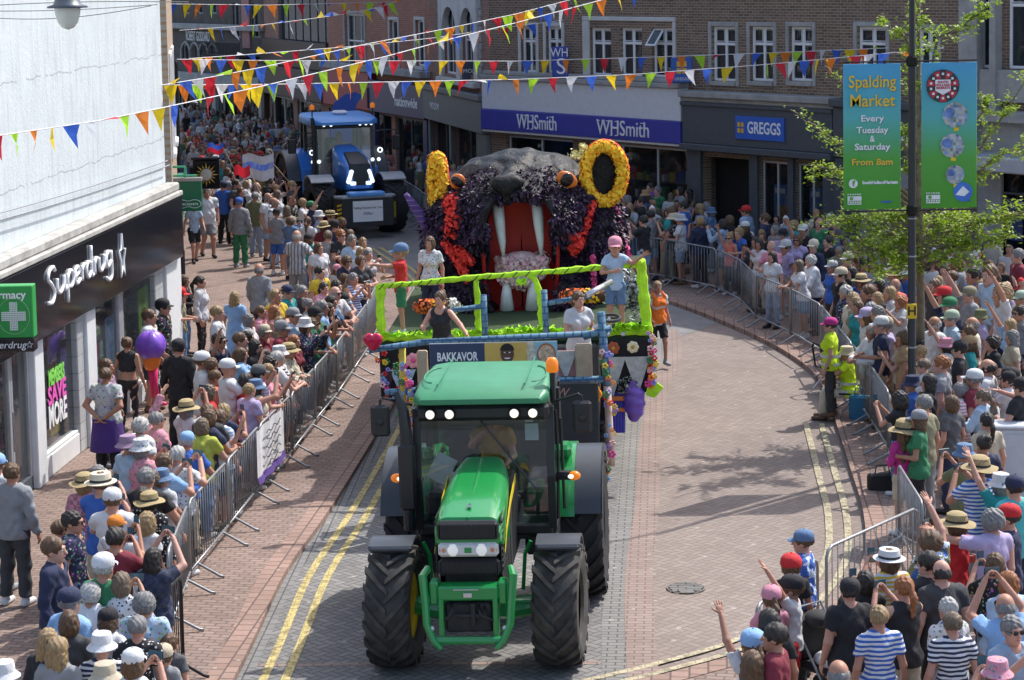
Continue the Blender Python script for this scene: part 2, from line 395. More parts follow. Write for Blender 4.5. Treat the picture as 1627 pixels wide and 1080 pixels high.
def holes_wall(mb, L, H, holes, t0, t1):
    xs = sorted({0, L} | {h[0] for h in holes} | {h[2] for h in holes}); zs = sorted({0, H} | {h[1] for h in holes} | {h[3] for h in holes})
    def inside(x, z): return any(h[0] < x < h[2] and h[1] < z < h[3] for h in holes)
    for j in range(len(zs) - 1):
        i = 0
        while i < len(xs) - 1:
            if inside((xs[i] + xs[i + 1]) / 2, (zs[j] + zs[j + 1]) / 2): i += 1; continue
            k = i
            while k + 1 < len(xs) - 1 and not inside((xs[k + 1] + xs[k + 2]) / 2, (zs[j] + zs[j + 1]) / 2): k += 1
            mb.box(xs[i], xs[k + 1], t0, t1, zs[j], zs[j + 1]); i = k + 1
def window(b, r, kind='casement', frame=.07, depth=.12, surround=None, mf=None, open_top=False, curtain=True):
    """recessed window with frame (part) and pane (sub-part)"""
    x0, z0, x1, z1 = r; mf = mf or m_white; y = depth; mb = MB()
    f = frame
    mb.bbox(x0, x0 + f, y - .03, y + .05, z0, z1, .01); mb.bbox(x1 - f, x1, y - .03, y + .05, z0, z1, .01)
    mb.bbox(x0 + f, x1 - f, y - .03, y + .05, z1 - f, z1, .01); mb.bbox(x0 + f, x1 - f, y - .05, y + .05, z0, z0 + f, .01)
    if kind == 'casement':
        xm = (x0 + x1) / 2; zm = z0 + (z1 - z0) * .68
        mb.bbox(xm - f * .6, xm + f * .6, y - .02, y + .045, z0 + f, z1 - f, .01); mb.bbox(x0 + f, x1 - f, y - .025, y + .043, zm - f * .55, zm + f * .55, .01)
        for a, c in ((x0 + f, xm - f * .6), (xm + f * .6, x1 - f)): mb.tube([(a + .02, y - .012, zm + f), (c - .02, y - .012, zm + f), (c - .02, y - .012, z1 - f - .02), (a + .02, y - .012, z1 - f - .02), (a + .02, y - .012, zm + f)], .014, 4, cap=False)
    elif kind == 'sash':
        zm = (z0 + z1) / 2; mb.bbox(x0 + f, x1 - f, y - .025, y + .043, zm - f * .4, zm + f * .4, .01)
        for k in (1, 2): mb.box(x0 + (x1 - x0) * k / 3 - .015, x0 + (x1 - x0) * k / 3 + .015, y, y + .03, z0 + f, z1 - f)
    elif kind == 'grid':
        n = max(2, round((x1 - x0) / 1.0))
        for k in range(1, n): mb.box(x0 + (x1 - x0) * k / n - .03, x0 + (x1 - x0) * k / n + .03, y - .01, y + .04, z0 + f, z1 - f)
    w = mb.build('window', mf, b)
    MB().box(x0 + f * .5, x1 - f * .5, y + .018, y + .024, z0 + f * .5, z1 - f * .5).build('pane', m_pglass, w)
    if curtain:
        mb = MB()
        for a, c in ((x0 + f, x0 + (x1 - x0) * .27), (x1 - (x1 - x0) * .22, x1 - f)):
            n = 7
            for k in range(n):
                q0 = a + (c - a) * k / n; q1 = a + (c - a) * (k + 1) / n; yy = y + .16 + (.03 if k % 2 else 0)
                mb.box(q0, q1, yy, yy + .02, z0, z1)
        mb.build('curtain', m_curt, w)
    if surround is not None:
        s = .12; mb = MB(); mb.bbox(x0 - s, x0 - .002, -.04, y, z0 - s, z1 + s, .015); mb.bbox(x1 + .002, x1 + s, -.04, y, z0 - s, z1 + s, .015)
        mb.bbox(x0 - .002, x1 + .002, -.045, y, z1 + .002, z1 + s, .015); mb.bbox(x0 - .002, x1 + .002, -.09, y, z0 - s, z0 - .002, .015); mb.build('window_surround', surround, w)
    return w
def building(name, fr, H, m_wall, holes, label, depth=8, roof=True, cat='building'):
    b = fr.empty(name); tag(b, label, cat)
    mb = MB(); holes_wall(mb, fr.L, H, holes, 0, .3); mb.build('wall', m_wall, b)
    mb = MB(); mb.box(.005, fr.L - .005, .75, .8, 0, H - .02); mb.box(.005, fr.L - .005, .31, .749, 3.55, 3.6); mb.build('interior', m_dark, b)
    if depth > 1:
        mb = MB(); mb.box(0, .25, .301, depth, 0, H); mb.box(fr.L - .25, fr.L, .301, depth, 0, H); mb.box(.251, fr.L - .251, depth - .25, depth, 0, H); mb.build('side_wall', m_wall, b)
        mb = MB(); mb.box(-.1, fr.L + .1, -.2, depth + .1, H + .001, H + .15); mb.build('roof', mat('roof slate', (.09, .09, .1), .8), b)
    return b

# ---- stationer's and bakery range at the right
q_ = adj([(-.6, 68.3), (5.07, 62.0), (8.75, 57.95), (14.2, 51.9)]); FA = Frame(q_[0], q_[1]); FB = Frame(q_[1], q_[2]); FC = Frame(q_[2], q_[3])
HR = 12.4
def win_rects(fr, lst, y0=40, y1=130):
    out = []
    for (a, b, *yy) in lst:
        t, c = (yy if yy else (y0, y1)); out.append(fr.rect(a, t, b, c))
    return out
# stationer
wA = win_rects(FA, [(828, 852, 42, 115), (868, 893, 42, 116), (938, 971, 44, 120), (986, 1020, 44, 121), (1036, 1070, 44, 123)])
shA = [FA.rect(806, 210, 911, 330), FA.rect(933, 225, 1098, 360)]
shA = [(a, .35, c, 2.75) for a, _, c, _ in shA]
up2 = [(a, z0 + 3.3, c, z1 + 3.3) for a, z0, c, z1 in wA]
bA = building('brick_shop', FA, HR, m_brownbrick, wA + shA + up2, 'brown brick shop with a deep blue fascia and pale band behind the panther')
for r in wA[:2]: window(bA, r, surround=m_pstone)
for r in wA[2:]: window(bA, r)
x0, z0, x1, z1 = wA[2][0] - .3, wA[2][1] - .16, wA[4][2] + .12, wA[2][3] + .2
mb = MB(); mb.bbox(x0, wA[2][0] - .004, -.06, .1, z0, z1, .02); mb.bbox(wA[4][2] + .004, x1, -.06, .1, z0, z1, .02); mb.bbox(x0, x1, -.061, .1, z1 + .002, z1 + .13, .02); mb.bbox(x0, x1, -.12, .1, z0 - .13, z0 - .002, .02); mb.build('window_surround', m_pstone, bA)
# open casement in the third light
r = wA[4]; mm = Matrix.Translation((r[0] + .02, .08, r[3] - .04)) @ Matrix.Rotation(R(-38), 4, 'X')
mb = MB(); w_ = (r[2] - r[0]) / 2 - .03; h_ = .58
for q in ((0, .05, 0, -h_), (w_ - .05, w_, 0, -h_)): mb.box(q[0], q[1], -.02, .02, -h_, 0, mat=mm)
mb.box(.05, w_ - .05, -.02, .02, -.05, 0, mat=mm); mb.box(.05, w_ - .05, -.02, .02, -h_, -h_ + .05, mat=mm); vent = mb.build('open_vent', m_white, bA)
MB().box(.05, w_ - .05, -.004, .004, -h_ + .05, -.05, mat=mm).build('pane', m_pglass, vent)
for r in up2: window(bA, r)
mb = MB(); mb.bbox(0, FA.L, -.35, -.002, 2.86, 2.93, .01); mb.bbox(-.02, FA.L - .02, -.32, -.002, 3.56, 4.46, .01)
mb.build('pale_band', mat('pale grey cladding', (.66, .68, .71), .6, var=.05), bA)
mb = MB(); mb.bbox(0, FA.L, -.42, -.002, 4.462, 4.60, .02); mb.bbox(0, FA.L, -.30, -.002, 4.602, 4.72, .02); mb.build('cornice', m_stone, bA)
mb = MB(); mb.bbox(0, FA.L + .02, -.40, -.002, 2.935, 3.555, .015); fas = mb.build('fascia', mat('deep blue sign panel', (.05, .055, .36), .38, var=.05, bump=.05), bA)
def serif(txt, h, x, z, y, par, m, sx):
    return text(txt, h, m, par, (x, y, z), sx=sx, extrude=.012)
for a, c in ((822, 885), (949, 1032)):
    u0 = FA.p(a, 195, .4)[0]; u1 = FA.p(c, 207, .4)[0]
    t = text('WHSmith', .62, m_whitetxt, fas, ((u0 + u1) / 2, -.41, 3.24), extrude=.012); t.scale.x = (u1 - u0) / max(.01, t.dimensions.x)
    # serifs on the tall strokes
    mb = MB(); W = u1 - u0
    for fx, zz in ((.03, .2), (.12, .2), (.2, .2), (.275, .2), (.37, .2), (.275, -.2), (.37, -.2), (.86, .2), (.9, .2)): mb.box(u0 + W * fx - .05, u0 + W * fx + .05, -.425, -.41, 3.235 + zz, 3.235 + zz + .022)
    mb.build('lettering_serifs', m_whitetxt, fas)
def shopwin(b, r, bays, mf, posters=(), door=None):
    x0, z0, x1, z1 = r; mb = MB(); f = .06; y = .14
    mb.bbox(x0, x1, y - .05, y + .05, z1 - f, z1 + .001, .01); mb.bbox(x0, x1, y - .05, y + .05, z0, z0 + f, .01)
    for k in range(bays + 1):
        xx = x0 + (x1 - x0) * k / bays; xx = min(max(xx, x0 + f / 2), x1 - f / 2); mb.bbox(xx - f / 2, xx + f / 2, y - .04, y + .045, z0 + f, z1 - f, .01)
    w = mb.build('shop_window', mf, b); MB().box(x0 + .02, x1 - .02, y + .0, y + .008, z0 + .02, z1 - .02).build('pane', m_sglass, w)
    # goods on shelves behind the glass
    gm = [mat('goods ' + n, c, .6, var=.3, scale=12) for n, c in (('red', (.5, .06, .05)), ('white', (.7, .7, .68)), ('blue', (.06, .15, .4)), ('green', (.1, .3, .12)), ('yellow', (.6, .45, .08)), ('grey', (.15, .15, .16)))]
    mb = MB(); rr = random.Random(int(x0 * 100))
    for zz in (z0 + .35, z0 + .85, z0 + 1.35):
        mb.box(x0 + .1, x1 - .1, .45, .74, zz, zz + .03, 5); x = x0 + .15
        while x < x1 - .3:
            w2 = rr.uniform(.08, .3); h2 = rr.uniform(.12, .36)
            if rr.random() < .75: mb.box(x, x + w2, .5, .7, zz + .03, zz + .03 + h2, rr.choice([0, 1, 2, 3, 4, 5]))
            x += w2 + .03
    mb.build('window_display', gm, w)
    return w
for r, n in zip(shA, (2, 3)): shopwin(bA, r, n, mat('silver shopfront frame', (.5, .53, .56), .35, .5), ())
# hanging blue sign and its bracket
def hang_sign(fr, px0, py0, px1, py1, m, label, name='hanging_sign', dout=None, thick=.12, cat='sign', bracket=True, rz=None):
    """box sign standing out from a facade; the face is turned to the street's length"""
    u, z0 = fr.p(px0, (py0 + py1) / 2); 
    base = fr.A + fr.u * u; Y = base.y - 1.0
    a = at(px0, (py0 + py1) / 2, Y); b = at(px1, (py0 + py1) / 2, Y); t = at((px0 + px1) / 2, py0, Y).z; c = at((px0 + px1) / 2, py1, Y).z
    e = empty(name, ((a.x + b.x) / 2, Y, c)); tag(e, label, cat); w = abs(b.x - a.x); h = t - c
    MB().bbox(-w / 2, w / 2, -thick / 2, thick / 2, 0, h, .02).build('panel', m, e)
    return e, w, h, Y
sg, w, h, Y = hang_sign(FA, 877, 74, 903, 122, mat('royal blue sign', (.03, .06, .36), .4, var=.05), 'blue hanging box sign with white letters between two brick shop windows')
text('WH', h * .42, m_whitetxt, sg, (-.02, -.07, h * .8), sx=.8); text('S', h * .75, m_whitetxt, sg, (.02, -.07, h * .33))
sg, w, h, Y = hang_sign(FA, 1066, 91, 1100, 131, mat('bakery blue', (.03, .11, .42), .4, var=.05), 'blue hanging box sign with four gold squares at the bakery')
mgold = mat('gold squares', (.72, .42, .05), .5, var=.05)
mb = MB()
for i in (0, 1):
    for j in (0, 1): mb.box(-.14 + i * .15, -.02 + i * .15, -.072, -.06, h * .36 + j * .19, h * .36 + j * .19 + .15)
mb.build('gold_squares', mgold, sg); text('GREGGS', .11, m_whitetxt, sg, (0, -.066, .1))
# bakery
wB = win_rects(FB, [(1131, 1169), (1192, 1229), (1254, 1291)], 42, 129)
shB = [(FB.rect(1208, 250, 1256, 350)[0], .5, FB.rect(1208, 250, 1256, 350)[2], 2.62), (FB.rect(1265, 250, 1312, 350)[0], .5, FB.rect(1265, 250, 1312, 350)[2], 2.62), (FB.rect(1118, 240, 1195, 350)[0], .02, FB.rect(1118, 240, 1195, 350)[2], 2.62)]
upB = [(a, z0 + 3.3, c, z1 + 3.3) for a, z0, c, z1 in wB]
bB = building('bakery_shop', FB, HR, m_brownbrick, wB + shB + upB, 'brown brick bakery with a charcoal shopfront and blue name panel')
for r in wB + upB: window(bB, r, surround=m_stone)
mb = MB(); mb.bbox(0.001, FB.L, -.46, -.002, 4.25, 4.42, .02); mb.bbox(0.001, FB.L, -.32, -.002, 4.12, 4.248, .02); mb.build('cornice', m_stone, bB)
mb = MB(); mb.bbox(.05, FB.L - .02, -.34, -.002, 2.98, 4.1, .02); mb.bbox(.02, FB.L, -.44, -.003, 2.80, 2.979, .02); mb.bbox(.02, FB.L, -.40, -.003, 4.02, 4.118, .01)
for (a, c) in ((0.0, shB[2][0]), (shB[2][2], shB[0][0]), (shB[0][2], shB[1][0]), (shB[1][2], FB.L)): mb.bbox(a + .005, c - .005, -.14, -.001, 0.02, 2.79, .02)
for (a, _, c, _) in shB[:2]: mb.bbox(a, c, -.10, .1, .02, .495, .02)
fb = mb.build('shopfront', m_char, bB)
u0 = FB.p(1170, 200, .35)[0]; u1 = FB.p(1247, 205, .35)[0]
mb = MB(); mb.bbox(u0, u1, -.40, -.341, 3.2, 3.82, .01); sp = mb.build('name_panel', mat('bright blue sign', (.03, .13, .55), .35, var=.04), fb)
t = text('GREGGS', .44, m_whitetxt, sp, (u0 + (u1 - u0) * .6, -.405, 3.51), bold=.008); t.scale.x = (u1 - u0) * .68 / max(.01, t.dimensions.x)
mb = MB()
for i in (0, 1):
    for j in (0, 1): mb.box(u0 + .1 + i * .13, u0 + .2 + i * .13, -.412, -.401, 3.37 + j * .16, 3.49 + j * .16)
mb.build('gold_squares', mgold, sp)
for r in shB[:2]:
    w = shopwin(bB, r, 2, mat('silver shopfront frame', (.5, .53, .56), .35, .5))
    x0, z0, x1, z1 = r; xm = x0 + (x1 - x0) * .32
    mb = MB(); mb.box(xm, x1 - .15, .155, .162, z0 + .15, z1 - .62, 0); mb.box(xm + .08, x1 - .25, .150, .154, z0 + .5, z0 + .95, 1); mb.box(xm + .05, x1 - .35, .150, .154, z1 - .85, z1 - .72, 2); mb.build('poster', [mat('poster blue', (.08, .22, .5), .5, var=.2, scale=4), mat('poster bun', (.5, .28, .12), .6, var=.4, scale=8), m_whitetxt], w)
# concrete building at the right edge
wC = win_rects(FC, [(1362, 1408, 42, 128), (1458, 1490, 46, 128)]); wC2 = [FC.rect(1556, -40, 1583, 108), FC.rect(1600, -40, 1660, 110)]
upC = [(a, z0 + 3.3, c, z1 + 3.3) for a, z0, c, z1 in wC]
shC = [(FC.rect(1580, 280, 1640, 400)[0], .02, FC.rect(1580, 280, 1640, 400)[2], 3.05)]
bC = building('corner_shop', FC, HR, m_brownbrick, wC + wC2 + shC + upC, 'brown brick and grey concrete shop at the right edge behind the tree')
for r in wC + upC: window(bC, r, surround=m_stone)
for r in wC2: window(bC, r, 'casement', curtain=True)
ub = FC.p(1535, 80)[0]; uc = FC.p(1590, 80)[0]
mb = MB(); mb.bbox(ub, ub + .55, -.3, -.002, 3.0, 9, .02); mb.bbox(uc - .12, uc + .06, -.3, -.002, 4.2, 9, .02); mb.bbox(ub + .551, FC.L, -.2, -.003, 4.5, wC2[0][1] - .02, .02); mb.bbox(ub - .2, FC.L, -.6, -.003, 4.05, 4.3, .02); mb.bbox(ub + .1, FC.L, -.1, -.004, 3.0, 4.04, .02); mb.build('concrete_frame', m_stone, bC)
mb = MB(); mb.bbox(0, ub - .21, -.5, -.002, 4.2, 4.4, .02); mb.bbox(0.02, ub - .21, -.35, -.002, 2.9, 4.19, .02); mb.bbox(0.02, .7, -.3, -.002, 0, 2.89, .02); sh = mb.build('dark_fascia', m_char, bC)
u = FC.p(1448, 222, .36)[0]; text('egs', .55, m_whitetxt, sh, (u, -.36, 3.5))
ud = FC.p(1556, 300)[0]
mb = MB(); mb.bbox(ud, FC.L, -1.3, -.101, 2.95, 3.3, .03, mat=Matrix.Identity(4)); mb.build('canopy', mat('light grey canopy', (.42, .44, .48), .5, var=.06), bC)
mb = MB(); mb.bbox(ud + .05, ud + .75, -.15, -.002, .02, 2.94, .02); mb.build('pier', mat('mid grey panel', (.30, .31, .33), .6), bC)
mb = MB(); r = shC[0]; mb.bbox(r[0], FC.L - .01, -.06, .1, 2.3, 2.36, .01); mb.bbox(r[0], r[0] + .08, -.06, .1, .02, 3.0, .01); w = mb.build('shop_door', m_char, bC); MB().box(r[0] + .08, r[2], .05, .06, .05, 3.0).build('pane', m_sglass, w)
mb = MB(); mb.box(r[0] + .35, r[2] - .3, .02, .04, 1.2, 2.2); mb.build('notice', mat('navy notice', (.03, .05, .16), .5), w)
# pillar-side grey panels between bakery and corner shop
mb = MB(); mb.bbox(.71, 1.35, -.16, -.002, .02, 2.89, .02); mb.bbox(1.6, 3.6, -.1, -.002, 2.2, 2.88, .02); mb.build('pier', mat('mid grey panel', (.30, .31, .33), .6), bC)

# ---- further up the right side
q_ = adj([(-17.5, 103.0), (-10.3, 93.0), (-6.96, 84.9), (-2.7, 75.7), (-.6, 68.3)]); FG, FX, FN, FM = [Frame(q_[i], q_[i + 1]) for i in range(4)]
# jeweller with the arched stone window
wM = [FM.rect(706, 10, 729, 118), FM.rect(735, 10, 757, 118)]
shM = [(.3, .4, 3.0, 2.7), (3.3, .4, 6.6, 2.7)]
bM = building('jewellers_shop', FM, HR, m_redbrick2, wM + shM, 'red brick shop with a grey fascia and a pair of tall arched stone windows')
for r in wM:
    window(bM, r, 'sash')
x0 = wM[0][0] - .35; x1 = wM[1][2] + .35; zt = wM[0][3]; zb = wM[0][1]
mb = MB(); mb.bbox(x0, wM[0][0] - .003, -.12, .1, zb - .1, zt + .6, .02); mb.bbox(wM[0][2] + .003, wM[1][0] - .003, -.12, .1, zb - .1, zt + .6, .02); mb.bbox(wM[1][2] + .003, x1, -.12, .1, zb - .1, zt + .6, .02); mb.bbox(x0, x1, -.16, .1, zt + .602, zt + .8, .02); mb.bbox(x0, x1, -.25, .1, zb - .28, zb - .102, .02)
for r in wM:     # arched heads
    cx = (r[0] + r[2]) / 2; rad = (r[2] - r[0]) / 2; n = 10
    for k in range(n):
        a0 = math.pi * k / n; a1 = math.pi * (k + 1) / n
        p = [(cx + rad * math.cos(a0), zt - rad + rad * math.sin(a0)), (cx + rad * math.cos(a1), zt - rad + rad * math.sin(a1)), (cx + rad * math.cos(a1), zt + .6), (cx + rad * math.cos(a0), zt + .6)]
        mb.add([(x, -.1, z) for x, z in p] + [(x, .1, z) for x, z in p], [(0, 1, 2, 3), (4, 7, 6, 5), (0, 4, 5, 1), (1, 5, 6, 2), (2, 6, 7, 3), (3, 7, 4, 0)])
mb.build('stone_arches', m_pstone, bM)
mb = MB()
for xx in (x0 - .35, x1 + .05):
    z = 4.5
    while z < 10: mb.bbox(xx, xx + .3, -.06, .05, z, z + .28, .02); mb.bbox(xx - .06, xx + .36, -.055, .05, z + .285, z + .5, .02); z += .52
mb.build('quoins', m_stone, bM)
mb = MB(); mb.bbox(0, FM.L, -.3, -.002, 2.75, 3.75, .02); mb.bbox(0, FM.L, -.4, -.002, 3.76, 3.95, .02); mb.bbox(0, .28, -.15, -.001, 0, 2.74, .02); mb.bbox(3.02, 3.28, -.15, -.001, 0, 2.74, .02); mb.bbox(6.62, FM.L, -.15, -.001, 0, 2.74, .02)
sh = mb.build('shopfront', mat('stone grey shop paint', (.13, .14, .145), .5), bM); text('MOLSOM', .32, m_whitetxt, sh, (1.7, -.31, 3.25))
for r in shM: shopwin(bM, r, 2, m_char)
sg, w, h, Y = hang_sign(FM, 734, 96, 775, 126, mat('navy slate sign', (.03, .05, .09), .5), 'dark navy hanging sign in front of the arched stone windows'); text('MOLSOM', .18, m_whitetxt, sg, (0, -.07, h * .45))
# bank branch
wN = [FN.rect(549, 22, 580, 108), FN.rect(620, 32, 633, 103), FN.rect(661, 32, 674, 105)]; shN = [(4.6, .3, 6.8, 2.6), (7.2, .3, 9.9, 2.6), (.5, .3, 3.9, 2.6)]
bN = building('bank_branch', FN, HR, m_redbrick, wN + shN, 'red brick bank with a purple-navy fascia and narrow white windows')
window(bN, wN[0], 'sash', surround=m_stone); window(bN, wN[1], 'plain', surround=m_pstone); window(bN, wN[2], 'plain', surround=m_pstone)
ux = FN.p(598, 150)[0]
mb = MB(); mb.bbox(ux, FN.L, -.3, -.002, 2.7, 3.85, .02); mb.bbox(ux, ux + .3, -.2, -.001, 0, 2.69, .02); mb.bbox(FN.L - .35, FN.L, -.2, -.001, 0, 2.69, .02); sh = mb.build('fascia', mat('purple navy fascia', (.05, .045, .12), .4), bN)
t = text('nationwide', .5, m_whitetxt, sh, (FN.p(645, 155, .3)[0], -.31, 3.2), bold=.01); 
mb = MB(); mb.bbox(0.02, ux - .01, -.3, -.002, 2.7, 4.1, .02); sh2 = mb.build('maroon_fascia', mat('maroon fascia', (.35, .035, .05), .45), bN)
mb = MB(); mb.bbox(0, FN.L, -.42, -.002, 4.11, 4.35, .02); mb.build('cornice', m_stone, bN)
for r in shN: shopwin(bN, r, 2, m_char)
sg, w, h, Y = hang_sign(FN, 583, 139, 606, 171, mat('navy bank sign', (.03, .03, .07), .5), 'navy hanging sign with a red house mark by the bank')
MB().prism([(-.16, 0), (.12, 0), (.12, .22), (.2, .22), (0, .42), (-.2, .22), (-.16, .22)], 0, .02, mat=Matrix.Translation((0, -.06, h * .3)) @ Matrix.Rotation(R(90), 4, 'X')).build('house_mark', mat('red mark', (.6, .03, .05), .5), sg)
# coffee shop with the large window
wX = [FX.rect(442, -20, 524, 74)]; shX = [(.8, .3, 4.2, 2.6), (4.8, .3, 8.2, 2.6)]
bX = building('coffee_shop', FX, HR, m_redbrick2, wX + shX, 'dark coffee shop with one very wide upper window far up the street')
window(bX, wX[0], 'grid', frame=.12, curtain=False, mf=m_char)
mb = MB(); mb.bbox(0, FX.L, -.35, -.002, 2.7, 3.9, .02); mb.bbox(0, .5, -.25, -.001, 0, 2.69, .02); mb.bbox(0.001, FX.L, -.12, -.001, 3.91, 5.0, .02); sh = mb.build('fascia', mat('brown black fascia', (.05, .025, .02), .5), bX)
t = text('COSTA COFFEE', .55, m_whitetxt, sh, (FX.p(478, 128, .35)[0], -.37, 3.3)); t.scale.x = .62
for r in shX: shopwin(bX, r, 2, m_pstone)
# ornate dark house closing the view
wG = [(x, 4.6, x + .9, 6.6) for x in (.8, 2.2, 3.6)] + [FG.rect(372, 5, 384, 60), FG.rect(400, 5, 412, 60)]
wG = wG[:0] + [FG.rect(290, 70, 300, 100), FG.rect(310, 70, 320, 100), FG.rect(330, 70, 340, 100)] + [FG.rect(290, 5, 300, 22), FG.rect(312, 5, 322, 22), FG.rect(334, 5, 344, 22), FG.rect(370, 5, 382, 60), FG.rect(400, 5, 413, 60)]
shG = [(FG.L * .08, .3, FG.L * .3, 2.6), (FG.L * .36, .3, FG.L * .6, 2.6), (FG.L * .68, .3, FG.L * .94, 2.6)]
m_brown = mat('sooty brown stone', (.10, .085, .075), .85, var=.3, scale=2)
bG = building('ornate_shop_house', FG, HR, m_brown, wG + shG, 'sooty brown ornate shop with pointed arcade and balcony closing the street')
for r in wG: window(bG, r, 'plain', curtain=False, mf=m_stone)
for r in shG: shopwin(bG, r, 2, m_pstone)
mb = MB(); 
a = FG.p(292, 66)[0]; b_ = FG.p(350, 66)[0]; n = 4
for k in range(n):
    xl = a + (b_ - a) * k / n; xr = a + (b_ - a) * (k + 1) / n; xm = (xl + xr) / 2; z0 = FG.p(320, 95)[1]; z1 = FG.p(320, 67)[1]
    mb.tube([(xl, -.15, z0), (xl, -.15, z0 + (z1 - z0) * .5), (xl + (xm - xl) * .4, -.15, z0 + (z1 - z0) * .83), (xm, -.15, z1)], .05, 5); mb.tube([(xr, -.15, z0), (xr, -.15, z0 + (z1 - z0) * .5), (xr + (xm - xr) * .4, -.15, z0 + (z1 - z0) * .83), (xm, -.15, z1)], .05, 5)
mb.build('pointed_arcade', m_stone, bG)
mb = MB(); xa = FG.p(350, 80)[0]; xb = FG.p(412, 80)[0]; z0 = FG.p(380, 88)[1]; z1 = FG.p(380, 66)[1]
mb.tube([(xa, -.9, z1), (xb, -.9, z1)], .03, 5); mb.tube([(xa, -.9, z0 + .05), (xb, -.9, z0 + .05)], .03, 5); mb.box(xa, xb, -.95, 0, z0 - .12, z0)
k = xa
while k < xb: mb.tube([(k, -.9, z0), (k, -.9, z1)], .018, 4); k += .14
mb.build('balcony', mat('black ironwork', (.02, .02, .022), .5, .3), bG)
mb = MB(); mb.bbox(0, FG.L, -.3, -.002, 2.7, 3.3, .02); mb.bbox(0, FG.L, -.3, -.002, FG.p(320, 46)[1], FG.p(320, 46)[1] + .25, .02)
for f in (0, .34, .64, .97): mb.bbox(FG.L * f, FG.L * f + .35, -.2, -.001, 0, 2.69, .02)
mb.build('stone_bands', m_stone, bG)
t = text('ROBERT GODDARD', .62, m_whitetxt, bG, (FG.p(315, 58)[0], -.03, FG.p(315, 58)[1])); t.scale.x = .45
mb = MB(); xx = FG.p(360, 30)[0]
mb.bbox(FG.p(386, 30)[0], FG.p(398, 30)[0], -.08, -.001, 4.5, 9, .02, 0); mb.build('pink_panel', mat('dusty pink render', (.38, .2, .19), .8), bG)

# ---- left side: white rendered building over the chemist's shopfront
q_ = adj([(-7.32, 33.15), (-6.62, 42.3)]); A = Vector(q_[0]); B = Vector(q_[1]); d = (B - A).normalized(); A0 = A - d * 10.5
FL = Frame(A0, (B.x, B.y))
def Lx(px, py=600): return FL.p(px, py)[0]
def render_mat():
    s = NT('white painted render'); s.set(Roughness=.75); o = s.co('Object')
    mp = s.n('ShaderNodeMapping'); mp.inputs['Scale'].default_value = (2.2, 2.2, .28); s.l(o, mp.inputs[0])
    st = s.noise(3, 6, .7, mp.outputs[0]); bl = s.noise(1.3, 5, .6, o)
    c = s.mix(s.math('MULTIPLY', s.ramp(st, [(.46, (0, 0, 0)), (.74, (1, 1, 1))]), .7), (.66, .72, .745), (.47, .49, .48))
    c = s.mix(.5, c, s.ramp(bl, [(.35, (.86, .87, .88)), (.65, (1, 1, 1))]), 'MULTIPLY')
    sp = s.n('ShaderNodeSeparateXYZ'); s.l(o, sp.inputs[0])
    # hairline cracks along block courses
    w = s.math('ADD', sp.outputs[2], s.math('MULTIPLY', s.noise(1.2, 4, .7, o), .25)); fr_ = s.math('FRACT', s.math('MULTIPLY', w, .62)); cr = s.math('MULTIPLY', s.math('LESS_THAN', fr_, .016), s.math('GREATER_THAN', s.noise(2.3, 4, .6, o), .42))
    c = s.mix(s.math('MULTIPLY', cr, .5), c, (.28, .28, .27)); s.l(c, s.b.inputs['Base Color'])
    s.bump(s.math('ADD', s.noise(16, 5, .7, o), s.math('MULTIPLY', st, .7)), .5, .02); return s.m
m_render = render_mat()
bl = FL.empty('white_shop_building'); tag(bl, 'white rendered building with a black chemist fascia on the left side', 'building')
zs = 3.85
mb = MB(); mb.box(0, FL.L, .02, .4, zs, 13); mb.box(FL.L - .001, FL.L - .3, .4, 8, 0, 13); mb.build('rendered_wall', m_render, bl)
mb = MB(); mb.bbox(0, FL.L + .05, -.24, .02, 3.70, 3.86, .03); mb.bbox(0, FL.L + .08, -.30, .02, 3.60, 3.699, .02); mb.build('ledge', mat('lead grey ledge', (.42, .41, .38), .8, var=.3, scale=3), bl)
gl = NT('gloss black sign panel'); gl.set(Base_Color=(.012, .012, .015), Roughness=.12); gl.bump(gl.noise(.8, 2, .5, gl.co('Object')), .08, .05); m_gblack = gl.m
zf0, zf1 = 2.40, 3.59
fsc = MB().bbox(0, FL.L + .06, -.28, -.02, zf0, zf1, .02).build('fascia', m_gblack, bl)
mb = MB(); mb.box(0, FL.L, -.02, .35, zf0, zf1 + .01); mb.build('fascia_backing', m_dark, bl)
# handwritten shop name, drawn as a stroke in plane (u, z)
def stroke(pts, r, par, m, y=-.30, n=10, closed=False):
    P = smooth_line(pts, n); mb = MB(); mb.tube([(x, y, z) for x, z in P], r, 6); return mb
u0, _ = FL.p(72, 445, .29); u1, _ = FL.p(180, 400, .29); W = u1 - u0
zc = 2.98; hh = .40
def sc(p): return (u0 + p[0] * W, zc + p[1] * hh)
